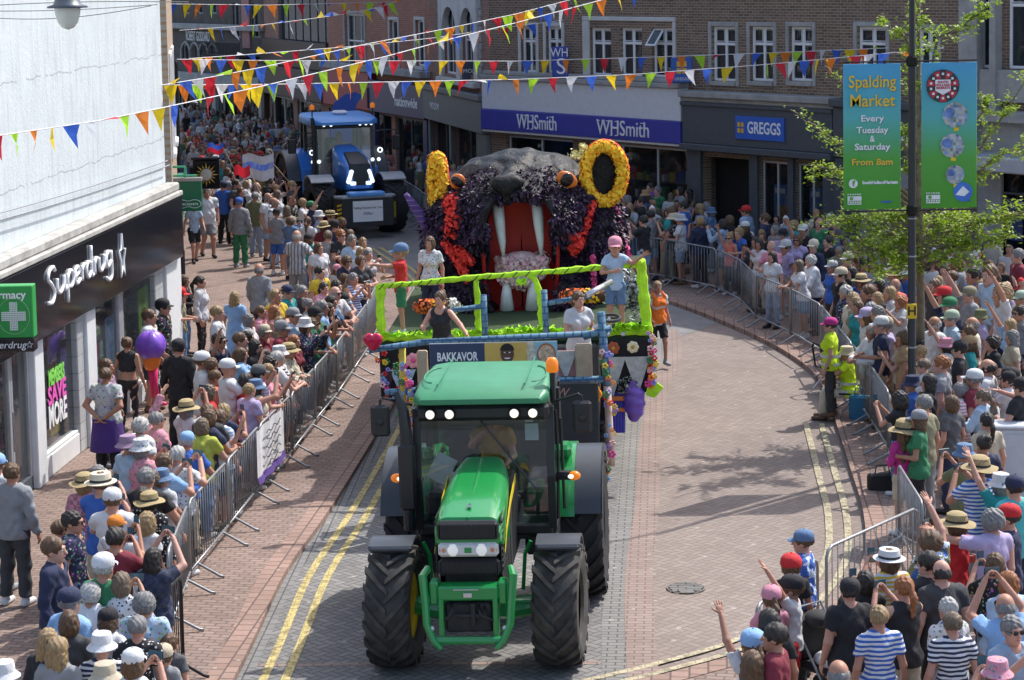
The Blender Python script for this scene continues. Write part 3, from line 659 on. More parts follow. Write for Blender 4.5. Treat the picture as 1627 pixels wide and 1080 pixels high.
# Superdrug: x in 0..1, y: baseline 0, x-height .62
lets = [
 [(.125, .95), (.10, 1.12), (.045, 1.0), (.03, .72), (.075, .48), (.11, .15), (.08, -.22), (.02, -.18)],
 [(.15, .60), (.15, .15), (.19, .0), (.23, .2), (.245, .62), (.25, .05), (.28, .1)],
 [(.29, .60), (.292, -.55)], [(.292, .40), (.33, .66), (.375, .45), (.355, .05), (.30, .06)],
 [(.40, .30), (.455, .42), (.445, .66), (.405, .55), (.395, .2), (.43, 0), (.475, .12)],
 [(.50, .62), (.502, 0)], [(.502, .4), (.53, .62), (.555, .6)],
 [(.64, .55), (.59, .62), (.565, .3), (.595, 0), (.64, .2)], [(.645, 1.25), (.645, .1), (.67, .02)],
 [(.69, .62), (.692, 0)], [(.692, .4), (.715, .62), (.74, .6)],
 [(.76, .6), (.765, .15), (.80, 0), (.835, .25), (.84, .62), (.845, .02)],
 [(.95, .55), (.90, .64), (.87, .3), (.90, .02), (.95, .2)], [(.955, .64), (.96, -.35), (.92, -.58), (.87, -.42)],
]
mb = MB()
for L_ in lets:
    P = smooth_line([sc(p) for p in L_], 5); mb.tube([(x, -.292, z) for x, z in P], .034, 6)
us, _ = FL.p(193, 400, .29); star = []
for k in range(11):
    a = math.pi / 2 + k * math.pi / 5; rr = (.36 if k % 2 == 0 else .15); star.append((us + rr * math.cos(a) * .62, -.292, 3.02 + rr * math.sin(a) * 1.15))
mb.tube(star, .028, 6, cap=False); mb.build('lettering', m_whitetxt, fsc, True)
# shopfront below the fascia
m_tile = bricks('pale wall tile', (.50, .52, .53), (.56, .58, .59), (.3, .31, .32), .3, .28, .008, 'xz', rough=.35, dirt=.1, bumps=.2, offset=0)
m_wp = mat('white pier paint', (.72, .74, .75), .5, var=.05)
piers = []
def pier(pa, pb, m, y0=-.1, name='pier'):
    a = Lx(pa); b = Lx(pb); MB().bbox(min(a, b) + .003, max(a, b) - .003, y0, .3, .07, zf0 - .002, .015).build(name, m, bl)
pier(257, 281, m_wp, -.16); pier(243, 257, m_tile); pier(126, 141, m_wp, -.16); pier(115, 126, m_tile); pier(187, 195, mat('silver shopfront frame', (.5, .53, .56), .35, .5), -.06, 'mullion'); pier(42, 57, m_wp, -.14)
bays = [(195, 243), (141, 187), (57, 115)]
for i, (pa, pb) in enumerate(bays):
    a, b = Lx(pa), Lx(pb)
    MB().bbox(a + .004, b - .004, -.09, .3, .07, .42, .015).build('stall_riser', m_wp, bl)
    w = MB().bbox(a + .004, b - .004, -.05, .05, zf0 - .12, zf0 - .004, .01).bbox(a + .004, b - .004, -.07, .05, .422, .47, .01).build('shop_window', m_wp, bl)
    MB().box(a + .01, b - .01, -.004, .004, .46, zf0 - .1).build('pane', glassmat('chemist glass', (.04, .05, .055), .42, .03, 2.3), w)
    mb = MB(); L = b - a
    if i == 2:
        ms = [mat('sticker white', (.75, .76, .78), .5), mat('sticker yellow', (.75, .70, .05), .5), mat('sticker violet', (.35, .25, .7), .5, var=.3, scale=5)]
        mb.box(a + L * .06, a + L * .26, .02, .03, 1.15, 1.65, 0); mb.box(a + L * .36, a + L * .62, .02, .03, 1.78, 2.2, 2); mb.box(a + L * .38, a + L * .62, .02, .03, .62, .78, 1); mb.box(a + L * .72, a + L * .88, .02, .03, .8, 1.9, 2)
        mb.build('window_sticker', ms, w)
        for tx, zz, c, s_ in (('MEMBERS', 1.56, (.25, .7, .12), .34), ('SAVE', 1.28, (.8, .12, .5), .40), ('MORE', .94, (.85, .87, .88), .50)):
            t = text(tx, s_, mat('sticker ' + tx, c, .5, bump=0), w, (a + L * .52, -.02, zz), bold=.012); t.scale.x = L * (.44 if s_ < .4 else .5) / max(.1, t.dimensions.x)
    if i == 1:
        ms = [mat('poster black', (.02, .02, .025), .4), mat('poster magenta', (.6, .05, .3), .5), mat('poster mint', (.35, .65, .6), .5), mat('poster lime', (.45, .65, .05), .5), mat('poster sky', (.25, .45, .75), .5, var=.3, scale=3)]
        mb.box(a + L * .06, a + L * .58, .02, .03, .75, 2.05, 0); mb.box(a + L * .2, a + L * .48, .012, .019, 1.75, 1.9, 3)
        for p_ in range(3):
            for q_ in range(2): mb.box(a + L * (.12 + .15 * p_), a + L * (.24 + .15 * p_), .012, .019, .85 + .42 * q_, 1.2 + .42 * q_, 2 if (p_ + q_) % 2 else 1)
        mb.box(a + L * .66, a + L * .97, .02, .03, .6, 1.95, 4); mb.build('poster', ms, w)
    if i == 0:
        mb.box(a + L * .62, a + L * .97, .02, .03, .7, 2.1, 0); mb.box(a + L * .74, a + L * .84, .012, .019, .8, 1.7, 1); mb.build('poster', [mat('poster green', (.28, .62, .08), .5, var=.2, scale=4), m_dark], w)
mb = MB(); mb.box(Lx(57) - 6, FL.L, .8, .85, 0, 3.6); mb.build('interior', m_dark, bl)
gm = [mat('goods ' + n, (.5, .5, .5)) for n in ('red', 'white', 'blue', 'green', 'yellow', 'grey')]
mb = MB(); rr = random.Random(5)
for zz in (.6, 1.0, 1.4, 1.8):
    mb.box(Lx(115) - 2.5, FL.L - .4, .5, .78, zz, zz + .02, 5); x = Lx(115) - 2.4
    while x < FL.L - .6:
        w2 = rr.uniform(.06, .16); mb.box(x, x + w2, .55, .75, zz + .02, zz + .02 + rr.uniform(.1, .28), rr.randrange(6)); x += w2 + rr.uniform(.02, .15)
mb.build('shop_shelving', gm, bl)
# entrance door bay at the left edge
a, b = Lx(0) - .6, Lx(42)
mb = MB()
for xx in (a, a + (b - a) * .45, a + (b - a) * .5, b - .1): mb.bbox(xx, xx + .09, -.05, .05, .07, 2.35, .01)
mb.bbox(a, b, -.05, .05, .07, .3, .01, mi=1); mb.bbox(a, b, -.05, .05, 2.36, zf0 - .004, .01); dr = mb.build('door', [mat('silver shopfront frame', (.5, .53, .56), .35, .5), m_char], bl)
MB().box(a + .05, b - .05, -.004, .004, .3, 2.35).build('pane', glassmat('chemist glass'), dr); MB().tube([(a + (b - a) * .42, -.12, .9), (a + (b - a) * .42, -.12, 1.5)], .018, 8).build('handle', mat('steel', (.6, .6, .62), .3, .9), dr)
# cables across the render
mb = MB()
for (pa, pb, sag, off) in (((-20, 342), (262, 255), 3, .05), ((-20, 352), (262, 262), 4, .09)):
    P = []
    for k in range(13):
        t = k / 12; px = pa[0] + (pb[0] - pa[0]) * t; py = pa[1] + (pb[1] - pa[1]) * t + sag * math.sin(math.pi * t); u, z = FL.p(px, py, 0); P.append((u, -off, z))
    mb.tube(P, .012, 5)
mb.build('cable', mat('grey cable', (.35, .37, .40), .6), bl)
# projecting chemist signs
e = empty('pharmacy_sign', (0, 0, 0)); tag(e, 'green box sign with white pharmacy cross over a black name strip', 'sign')
Ys = 30.2; a = at(-42, 490, Ys); b = at(55, 490, Ys); t = at(20, 452, Ys).z; c = at(20, 535, Ys).z; c2 = at(20, 557, Ys).z; cx = (a.x + b.x) / 2; w = b.x - a.x; e.location = (cx, Ys, c2); h0 = c - c2; h = t - c2
m_gsign = mat('bright green sign', (.03, .33, .07), .35, var=.05, bump=.03)
MB().bbox(-w / 2, w / 2, -.12, .12, h0 + .002, h, .012).build('green_panel', m_gsign, e); MB().bbox(-w / 2, w / 2, -.12, .12, 0, h0, .012).build('black_panel', m_gblack, e)
mb = MB(); cr = .27; ccx = .155; ccz = h0 + (h - h0) * .42
for i in range(-7, 8):
    for j in range(-7, 8):
        if (abs(i) <= 2 or abs(j) <= 2): mb.box(ccx + i * .0225 - .0085, ccx + i * .0225 + .0085, -.128, -.12, ccz + j * .0265 - .010, ccz + j * .0265 + .010)
mb.build('cross_mark', m_whitetxt, e)
mb = MB(); mb.tube([(ccx + .22 * math.cos(k * math.pi / 16), -.122, ccz + .25 * math.sin(k * math.pi / 16)) for k in range(33)], .004, 4, cap=False); mb.build('ring_mark', mat('pale green line', (.3, .6, .3), .5), e)
text('Pharmacy', .155, m_whitetxt, e, (.03, -.125, h - .13), bold=.003); text('Superdrug', .14, m_whitetxt, e, (.02, -.125, h0 * .5), shear=.2)
mb = MB(); st_ = [(.36 + (.05 if k % 2 == 0 else .02) * math.cos(math.pi / 2 + k * math.pi / 5), -.125, h0 * .5 + (.05 if k % 2 == 0 else .02) * math.sin(math.pi / 2 + k * math.pi / 5)) for k in range(11)]; mb.tube(st_, .004, 4, cap=False); mb.build('star_mark', m_whitetxt, e)
MB().cyl((-w / 2 - .5, 0, h * .9), (-w / 2, 0, h * .9), .03, 8).cyl((-w / 2 - .5, 0, .1), (-w / 2, 0, .1), .03, 8).build('bracket', mat('steel', (.6, .6, .62), .3, .9), e)
e = empty('optician_sign', (0, 0, 0)); Ys = 44.6; a = at(278, 312, Ys); b = at(321, 312, Ys); t = at(300, 288, Ys).z; c = at(300, 335, Ys).z; e.location = ((a.x + b.x) / 2, Ys, c); w = b.x - a.x; h = t - c
tag(e, 'dark green hanging sign with a white double oval name under a grey bar', 'sign')
m_dg = mat('optician green', (.01, .14, .07), .4, var=.05); MB().bbox(-w / 2, w / 2, -.06, .06, 0, h, .01).build('panel', m_dg, e); MB().bbox(-w / 2 - .05, w / 2 + .01, -.08, .08, h + .002, h + .08, .01).build('top_bar', m_stone, e)
mb = MB(); mb.tube([(.13 * s_ + math.cos(q) * .13 * 1.0, -.064, h * .25 + math.sin(q) * .085) for s_, q in [(-1, math.pi / 4 + k * math.pi * 1.5 / 12) for k in range(13)] + [(1, -math.pi * .75 + k * math.pi * 1.5 / 12) for k in range(13)]] + [(-.13 + .092, -.064, h * .25 + .06)], .005, 4, cap=False); mb.build('oval_line', m_whitetxt, e)
text('Specsavers', .092, m_whitetxt, e, (0, -.064, h * .25))
mb = MB(); mb.cyl((-w / 2 - .35, 0, h + .12), (w / 2 - .1, 0, h + .12), .025, 6); mb.cyl((-w / 2 - .35, 0, h + .3), (-.05, 0, h + .3), .025, 6); mb.cyl((-.05, 0, h + .3), (-.05, 0, h + .08), .025, 6); mb.cyl((-w / 2 - .3, 0, .2), (-w / 2 - .3, 0, h + .4), .03, 6); mb.build('bracket', mat('mint green metal', (.08, .45, .25), .5), e)
# tan brick neighbour seen edge-on
q_ = adj([(-6.56, 42.75), (-7.62, 50.2)]); FT = Frame((B.x + .04, B.y + .4), q_[1])
bT = building('tan_brick_shop', FT, 12, m_tan, [(1.2, 4.3, 2.6, 6.2), (4.2, 4.3, 5.6, 6.2), (.6, .4, 3.2, 2.5), (3.8, .4, 6.8, 2.5)], 'tan brick shop seen edge-on just beyond the white building', depth=6)
for r in ((1.2, 4.3, 2.6, 6.2), (4.2, 4.3, 5.6, 6.2)): window(bT, r, 'casement', surround=m_white)
for r in ((.6, .4, 3.2, 2.5), (3.8, .4, 6.8, 2.5)): shopwin(bT, r, 2, m_white)
mb = MB(); mb.bbox(0, FT.L, -.15, -.002, 2.6, 3.3, .02); mb.build('fascia', m_dg, bT)
FU = Frame((q_[1][0] - .3, q_[1][1] + 1.3), (-13.9, 78)); bU = building('dark_brick_row', FU, 9, m_brown, [(x, .4, x + 3, 2.5) for x in (1, 6, 11, 16, 21)] + [(x, 4.2, x + 1.2, 6) for x in (2, 7, 12, 17, 22)], 'dark row of shops hidden beyond the optician sign on the left', depth=6)
for x in (2, 7, 12, 17, 22): window(bU, (x, 4.2, x + 1.2, 6), 'sash', surround=m_stone)
for x in (1, 6, 11, 16, 21): shopwin(bU, (x, .4, x + 3, 2.5), 2, m_char)
# black pole by the optician
p0 = G(291, 455); e = empty('black_post', p0); tag(e, 'tall thin black post beside the optician sign', 'post')
MB().lathe([(.07, 0), (.07, .9), (.052, .95), (.045, 5.6), (.06, 5.65), (0, 5.72)], 14).build('pole', mat('black post paint', (.015, .015, .018), .4), e, True)
# pub sign with the sun
Ys = 58; a = at(307, 275, Ys); b = at(349, 275, Ys); t = at(330, 254, Ys).z; c = at(330, 300, Ys).z; e = empty('sun_sign', ((a.x + b.x) / 2, Ys, c)); w = b.x - a.x; h = t - c
tag(e, 'black hanging board with a golden sun face above the pavement crowd', 'sign')
MB().bbox(-w / 2, w / 2, -.05, .05, 0, h, .02).bbox(-w / 2 - .05, w / 2 + .05, -.07, .07, h + .002, h + .07, .02).build('panel', m_gblack, e)
mb = MB(); 
for k in range(16):
    a_ = k * math.pi / 8; r1 = .33 if k % 2 == 0 else .27
    mb.add([(math.cos(a_ - .13) * .18, -.06, h / 2 + math.sin(a_ - .13) * .18), (math.cos(a_ + .13) * .18, -.06, h / 2 + math.sin(a_ + .13) * .18), (math.cos(a_) * r1, -.06, h / 2 + math.sin(a_) * r1), (math.cos(a_) * .18, -.09, h / 2 + math.sin(a_) * .18)], [(0, 1, 2), (0, 3, 2), (1, 3, 2)])
mb.build('sun_rays', mat('gold paint', (.65, .42, .06), .5), e); MB().ball((0, -.05, h / 2), .165, 14, 8, sc=(1, .3, 1)).build('sun_face', mat('pale gold paint', (.5, .48, .42), .5), e, True)
MB().cyl((-w / 2 - .9, 0, h * .8), (w / 2 - .1, 0, h * .8), .02, 6).build('bracket', mat('black post paint', (.015, .015, .018)), e)
e.location.x += 0
# sky closes off behind the roofs through the world background
# ================================================================ SURFACES FROM DISTANCE FIELDS
def surf_nets(f, lo, vox):
    nx, ny, nz = f.shape; s = f < 0
    c = [s[i:nx - 1 + i, j:ny - 1 + j, k:nz - 1 + k] for i in (0, 1) for j in (0, 1) for k in (0, 1)]
    tot = sum(x.astype(np.int8) for x in c); act = (tot > 0) & (tot < 8)
    idx = -np.ones(act.shape, np.int64); A = np.argwhere(act); idx[act] = np.arange(len(A))
    acc = np.zeros((len(A), 3)); cnt = np.zeros(len(A)); off = [(i, j, k) for i in (0, 1) for j in (0, 1) for k in (0, 1)]
    for a in range(8):
        for b in range(a + 1, 8):
            oa, ob = off[a], off[b]
            if sum(abs(oa[q] - ob[q]) for q in range(3)) != 1: continue
            fa = f[A[:, 0] + oa[0], A[:, 1] + oa[1], A[:, 2] + oa[2]]; fb = f[A[:, 0] + ob[0], A[:, 1] + ob[1], A[:, 2] + ob[2]]
            m = (fa < 0) != (fb < 0); t = np.where(m, fa / np.where(m, fa - fb, 1), 0)
            P = np.array(oa) + t[:, None] * (np.array(ob) - np.array(oa)); acc[m] += P[m]; cnt[m] += 1
    V = (A + acc / np.maximum(cnt, 1)[:, None]) * vox + np.array(lo)
    F = []
    for ax in range(3):
        sl0 = [slice(None)] * 3; sl1 = [slice(None)] * 3; sl0[ax] = slice(0, -1); sl1[ax] = slice(1, None)
        e = s[tuple(sl0)] != s[tuple(sl1)]; E = np.argwhere(e); u, v = [q for q in range(3) if q != ax]
        E = E[(E[:, u] > 0) & (E[:, v] > 0) & (E[:, u] < f.shape[u] - 1) & (E[:, v] < f.shape[v] - 1)]
        def g(du, dv):
            q = E.copy(); q[:, u] += du; q[:, v] += dv; return idx[q[:, 0], q[:, 1], q[:, 2]]
        q = np.stack([g(-1, -1), g(0, -1), g(0, 0), g(-1, 0)], 1)
        flip = s[E[:, 0], E[:, 1], E[:, 2]] ^ (ax == 1); q[~flip] = q[~flip][:, ::-1]; F.append(q)
    F = np.concatenate(F); F = F[(F >= 0).all(1)]
    return V, F
class SDF:
    def __init__(s, lo, hi, vox):
        s.lo = np.array(lo, float); s.vox = vox; n = np.ceil((np.array(hi) - s.lo) / vox).astype(int) + 1
        s.X, s.Y, s.Z = [a.astype(np.float32) for a in np.meshgrid(*[s.lo[i] + vox * np.arange(n[i]) for i in range(3)], indexing='ij')]
    def cone(s, a, b, ra, rb):
        a = np.array(a); b = np.array(b); d = b - a; L = max(1e-9, float(d @ d))
        px, py, pz = s.X - a[0], s.Y - a[1], s.Z - a[2]; t = np.clip((px * d[0] + py * d[1] + pz * d[2]) / L, 0, 1)
        return np.sqrt((px - t * d[0]) ** 2 + (py - t * d[1]) ** 2 + (pz - t * d[2]) ** 2) - (ra + (rb - ra) * t)
    def ell(s, c, r):
        q = np.sqrt(((s.X - c[0]) / r[0]) ** 2 + ((s.Y - c[1]) / r[1]) ** 2 + ((s.Z - c[2]) / r[2]) ** 2); return (q - 1) * min(r) * (.6 + .4 * max(r) / min(r) / max(1, max(r) / min(r)))
    def plane(s, p, n): return (s.X - p[0]) * n[0] + (s.Y - p[1]) * n[1] + (s.Z - p[2]) * n[2]
    def wav(s, amp, fr, seed=0):
        return amp * (np.sin(s.X * fr + seed + 2 * np.sin(s.Z * fr * .6)) * np.sin(s.Y * fr * 1.1 + seed * 2) + np.sin(s.Z * fr * .9 + 2.3 * np.sin(s.X * fr * .7 + seed)))
    def nets(s, f): return surf_nets(f, s.lo, s.vox)
def smin(a, b, k=.04):
    h = np.clip(.5 + .5 * (b - a) / k, 0, 1); return b + (a - b) * h - k * h * (1 - h)
def smins(L, k=.04):
    r = L[0]
    for x in L[1:]: r = smin(r, x, k)
    return r
def np_mesh(name, parts, mats, smooth=True):
    """parts: list of (V, F, material index)"""
    vs = []; fs = []; mi = []; n = 0
    for V, F, m in parts:
        vs.append(np.asarray(V, float)); fs.append(np.asarray(F) + n); mi += [m] * len(F); n += len(V)
    V = np.concatenate(vs); me = bpy.data.meshes.new(name)
    if all(f.shape[1] == 4 for f in fs):
        F = np.concatenate(fs); me.vertices.add(len(V)); me.vertices.foreach_set('co', V.ravel()); me.loops.add(len(F) * 4); me.loops.foreach_set('vertex_index', F.ravel().astype(np.int32)); me.polygons.add(len(F)); me.polygons.foreach_set('loop_start', (np.arange(len(F)) * 4).astype(np.int32))
        try: me.polygons.foreach_set('loop_total', np.full(len(F), 4, np.int32))
        except Exception: pass
        me.update(calc_edges=True)
    else: me.from_pydata(V.tolist(), [], [tuple(q) for f in fs for q in f.tolist()])
    for m in mats: me.materials.append(m)
    if any(mi): me.polygons.foreach_set('material_index', np.array(mi, np.int32))
    me.polygons.foreach_set('use_smooth', [bool(smooth)] * len(me.polygons)); me.validate(); me.update()
    return me
def ball_np(c, r, n=8, m=6):
    mb = MB(); mb.ball((0, 0, 0), 1, n, m); V = np.array(mb.v) * np.array(r) + np.array(c); return V, np.array(mb.f)

# ---- object-coloured materials (one shader, each object carries its own real colour)
def obj_mat(name, kind='plain', rough=.85):
    s = NT(name); s.set(Roughness=rough); oi = s.n('ShaderNodeObjectInfo'); col = oi.outputs['Color']; o = s.co('Object'); rv = oi.outputs['Random']
    if kind == 'skin':
        f = s.noise(18, 3, .6, o); c = s.mix(s.math('MULTIPLY', f, .5), col, (.50, .20, .14)); s.b.inputs['Subsurface Weight'].default_value = 0; s.set(Roughness=.55)
    elif kind == 'hair':
        mp = s.n('ShaderNodeMapping'); mp.inputs['Scale'].default_value = (60, 60, 9); s.l(o, mp.inputs[0]); f = s.noise(1.5, 3, .6, mp.outputs[0])
        c = s.mix(1, col, s.ramp(f, [(.3, (.55, .55, .55)), (.7, (1.25, 1.22, 1.18))]), 'MULTIPLY'); s.bump(f, .6, .01); s.set(Roughness=.55)
    else:
        c = col
        if kind == 'stripe':
            sp = s.n('ShaderNodeSeparateXYZ'); s.l(o, sp.inputs[0]); w = s.math('FRACT', s.math('MULTIPLY', sp.outputs[2], 22.)); c = s.mix(s.math('GREATER_THAN', w, .5), col, (.72, .72, .74))
        elif kind == 'vstripe':
            sp = s.n('ShaderNodeSeparateXYZ'); s.l(o, sp.inputs[0]); w = s.math('FRACT', s.math('MULTIPLY', sp.outputs[0], 14.)); c = s.mix(s.math('GREATER_THAN', w, .6), col, (.16, .19, .26))
        elif kind == 'dots':
            v = s.n('ShaderNodeTexVoronoi'); v.inputs['Scale'].default_value = 26; v.inputs['Randomness'].default_value = .5; s.l(o, v.inputs[0]); c = s.mix(s.math('LESS_THAN', v.outputs['Distance'], .3), col, (.78, .78, .78))
        elif kind == 'print':
            v = s.n('ShaderNodeTexVoronoi'); v.inputs['Scale'].default_value = 30; s.l(o, v.inputs[0]); c = s.mix(s.math('LESS_THAN', v.outputs['Distance'], .33), col, (.05, .06, .10))
        elif kind == 'floral':
            v = s.n('ShaderNodeTexVoronoi'); v.inputs['Scale'].default_value = 24; s.l(o, v.inputs[0]); hs = s.n('ShaderNodeHueSaturation'); hs.inputs['Saturation'].default_value = .8; hs.inputs['Value'].default_value = .55; s.l(v.outputs['Color'], hs.inputs['Color']); c = s.mix(s.math('LESS_THAN', v.outputs['Distance'], .34), col, hs.outputs[0])
        elif kind == 'check':
            v = s.n('ShaderNodeTexChecker'); v.inputs['Scale'].default_value = 18; s.l(o, v.inputs[0]); c = s.mix(s.math('MULTIPLY', v.outputs['Fac'], .55), col, (.06, .07, .1))
        elif kind == 'camo':
            f = s.noise(9, 3, .6, o); c = s.mix(s.math('GREATER_THAN', f, .52), col, (.55, .65, .8)); c = s.mix(s.math('GREATER_THAN', s.noise(7, 2, .5, o), .58), c, (.04, .12, .42))
        f = s.noise(5, 4, .6, o); c = s.mix(.6, c, s.ramp(f, [(.3, (.72, .72, .72)), (.7, (1.05, 1.05, 1.05))]), 'MULTIPLY')
        mp = s.n('ShaderNodeMapping'); mp.inputs['Scale'].default_value = (1, 1, .45); s.l(o, mp.inputs[0]); s.bump(s.noise(13, 4, .65, mp.outputs[0]), .65, .03)
    s.l(c, s.b.inputs['Base Color']); return s.m
m_skin = obj_mat('skin', 'skin'); m_hair = obj_mat('hair', 'hair')
CLOTH = {k: obj_mat('cloth ' + k, k) for k in ('plain', 'stripe', 'vstripe', 'dots', 'print', 'floral', 'check', 'camo')}
m_straw = bricks('woven straw', (.52, .40, .20), (.62, .50, .28), (.33, .25, .12), .02, .01, .002, 'xy', bumps=.3)
m_eye = mat('eye dark', (.03, .025, .02), .2, var=0, bump=0); m_eyew = mat('eye white', (.7, .68, .66), .3, var=0, bump=0); m_lip = mat('lips', (.42, .13, .11), .5, bump=0); m_lens = mat('sunglass lens', (.01, .01, .012), .1, bump=0)
m_shoe = obj_mat('shoe leather', 'plain', .6); m_band = mat('hat band', (.02, .02, .025), .7)

# ---- head and hands, made once
def head_np(female=False):
    s = SDF((-.12, -.15, -.18), (.12, .14, .15), .0078)
    f = smins([s.ell((0, .012, .03), (.076, .095, .098)), s.ell((0, -.022, -.045), (.058, .066, .075)), s.cone((0, -.045, -.088), (0, -.06, -.095), .022, .018)], .03)
    f = smin(f, s.cone((0, .01, -.06), (0, .03, -.17), .052 if not female else .044, .058 if not female else .05), .02)
    f = smin(f, s.cone((0, -.088, .018), (0, -.108, -.022), .008, .014), .012)             # nose
    f = smin(f, s.cone((-.03, -.078, .034), (.03, -.078, .034), .014, .014), .015)           # brow
    for sx in (-1, 1):
        f = smin(f, s.ell((sx * .078, .012, -.005), (.012, .022, .032)), .008)               # ears
        f = np.maximum(f, -(s.ell((sx * .031, -.100, .014), (.018, .020, .013))))            # eye sockets
    f = smin(f, s.cone((-.014, -.086, -.052), (.014, -.086, -.052), .008, .008), .008)
    V, F = s.nets(f); P = [(V, F, 0)]
    for sx in (-1, 1):
        V, F = ball_np((sx * .031, -.080, .013), (.014, .010, .009)); P.append((V, F, 1)); V, F = ball_np((sx * .031, -.088, .013), (.0065, .004, .0065)); P.append((V, F, 2))
    V, F = ball_np((0, -.0925, -.052), (.021, .006, .007)); P.append((V, F, 3)); return P
HEADS = {False: head_np(False), True: head_np(True)}
def hand_np(kind):
    """wrist at origin, fingers along +z, palm towards -y, thumb towards +x"""
    s = SDF((-.07, -.11, -.03), (.10, .05, .21), .0056)
    f = s.cone((0, 0, -.03), (0, 0, .02), .026, .024); f = smin(f, s.ell((.002, 0, .06), (.042, .017, .05)), .012)
    fing = [(-.030, .068), (-.010, .080), (.011, .083), (.031, .074)]; cur = {'open': 6, 'relax': 24, 'grip': 72}[kind]; sp = {'open': 1.0, 'relax': .35, 'grip': .1}[kind]
    for i, (x, L) in enumerate(fing):
        p = np.array([x, 0, .098 - abs(i - 1.6) * .005]); a = R(cur * .45 + i * 2); dx = (i - 1.5) * .13 * sp
        for k, ln in enumerate((.45, .32, .25)):
            d = np.array([dx, -math.sin(a), math.cos(a)]); d /= np.linalg.norm(d); q = p + d * L * ln; r0 = .0098 - .0012 * k
            c = s.cone(p, q, r0, r0 - .001); f = smin(f, c, .004); p = q; a += R(cur)
    p = np.array([.03, 0, .035]); th = {'open': (.8, -.1, .6), 'relax': (.5, -.35, .8), 'grip': (.25, -.85, .5)}[kind]; d = np.array(th); d /= np.linalg.norm(d); q = p + d * .045; f = smin(f, s.cone(p, q, .014, .011), .008)
    d2 = d + np.array([-.25, -.15, .25]); d2 /= np.linalg.norm(d2); f = smin(f, s.cone(q, q + d2 * .032, .011, .009), .004)
    return s.nets(f)
HANDS = {k: hand_np(k) for k in ('open', 'relax', 'grip')}

# ---- bodies
def V3(*a): return np.array(a, float)
POSES = {  # elbow, wrist for side +x then side -x (man 1.75 m, facing -y); hand kinds; lean in metres forward at the shoulder
 'stand': ((.25, .03, 1.14), (.265, -.06, .90), None, None, 'relax', 'relax', .0),
 'lean': ((.27, -.20, 1.16), (.09, -.44, 1.15), (.29, -.22, 1.14), (.02, -.46, 1.17), 'relax', 'relax', .10),
 'phone': ((.25, -.20, 1.24), (.07, -.36, 1.50), None, None, 'grip', 'grip', .0),
 'phone_up': ((.27, -.20, 1.52), (.08, -.32, 1.80), (.26, -.22, 1.50), None, 'grip', 'grip', .0),
 'wave': ((.33, -.10, 1.52), (.36, -.20, 1.78), (.25, -.06, 1.15), (.13, -.27, 1.12), 'open', 'relax', .0),
 'wave_high': ((.27, -.12, 1.70), (.24, -.26, 1.94), (.25, .0, 1.14), (.24, -.12, .92), 'open', 'relax', .0),
 'cross': ((.27, -.10, 1.17), (-.08, -.22, 1.22), (.27, -.12, 1.15), (-.10, -.25, 1.17), 'relax', 'relax', .0),
 'behind': ((.29, .13, 1.17), (.05, .21, .99), None, None, 'relax', 'relax', .0),
 'hips': ((.41, .08, 1.19), (.21, -.03, 1.04), (.28, .02, 1.15), (.30, -.10, .92), 'relax', 'relax', .0),
 'hold': ((.25, -.03, 1.15), (.09, -.27, 1.14), None, None, 'grip', 'grip', .0),
 'walk': ((.26, .10, 1.15), (.28, .02, .93), (.25, -.07, 1.15), (.24, -.24, .98), 'relax', 'relax', .03),
 'point': ((.30, -.30, 1.42), (.30, -.54, 1.46), (.25, -.06, 1.15), (.12, -.28, 1.14), 'open', 'relax', .0),
 'sit': ((.25, -.10, 1.16), (.16, -.34, 1.10), (.26, -.16, 1.30), (.10, -.36, 1.50), 'relax', 'grip', .05),
 'present': ((.36, -.10, 1.34), (.52, -.24, 1.50), (.27, -.14, 1.18), (.02, -.28, 1.22), 'open', 'relax', .0),
 'steer': ((.27, -.16, 1.20), (.12, -.42, 1.22), (.42, -.14, 1.26), (.58, -.34, 1.16), 'relax', 'relax', .05),
}
KINDS = {  # height scale, head scale, shoulder half width, chest r, belly r, hip r, limb factor
 'man': (1.0, 1.02, .172, (.168, .115, .20), (.150, .112, .16), (.160, .115, .13), 1.0),
 'stout': (.985, 1.03, .190, (.190, .150, .20), (.195, .185, .19), (.185, .150, .15), 1.15),
 'woman': (.935, .97, .158, (.150, .108, .18), (.132, .100, .15), (.168, .122, .14), .88),
 'full': (.925, .98, .170, (.175, .145, .19), (.175, .150, .18), (.200, .160, .16), 1.08),
 'child': (.70, 1.28, .150, (.140, .108, .19), (.130, .104, .16), (.138, .105, .13), .95),
}
BCACHE = {}
def skeleton(kind, pose):
    H, hs, sw, chest, belly, hip, lf = KINDS[kind]; e1, w1, e2, w2, h1, h2, ln = POSES[pose]
    e2 = e2 or e1; w2 = w2 or w1; J = {}; sit = pose == 'sit'
    for s, e, w in ((1, e1, w1), (-1, e2, w2)):
        fx = sw / .18
        J['sh', s] = V3(s * sw, -ln, 1.425); J['el', s] = V3(s * e[0] * (.35 + .65 * fx), e[1] - ln * .6, e[2]); J['wr', s] = V3(s * w[0], w[1] - ln * .5, w[2])
        J['hp', s] = V3(s * .088, .0, .92)
        if sit: J['kn', s] = V3(s * .14, -.42, .90); J['an', s] = V3(s * .13, -.44, .50)
        elif pose == 'walk': J['kn', s] = V3(s * .09, -.10 - s * .10, .50); J['an', s] = V3(s * .09, .03 - s * .24 + (.05 if s < 0 else 0), .10)
        else: J['kn', s] = V3(s * .105, -.015, .50); J['an', s] = V3(s * .125, .02, .09)
    J['head'] = V3(0, -ln * 1.15 - .015, 1.625)
    return J
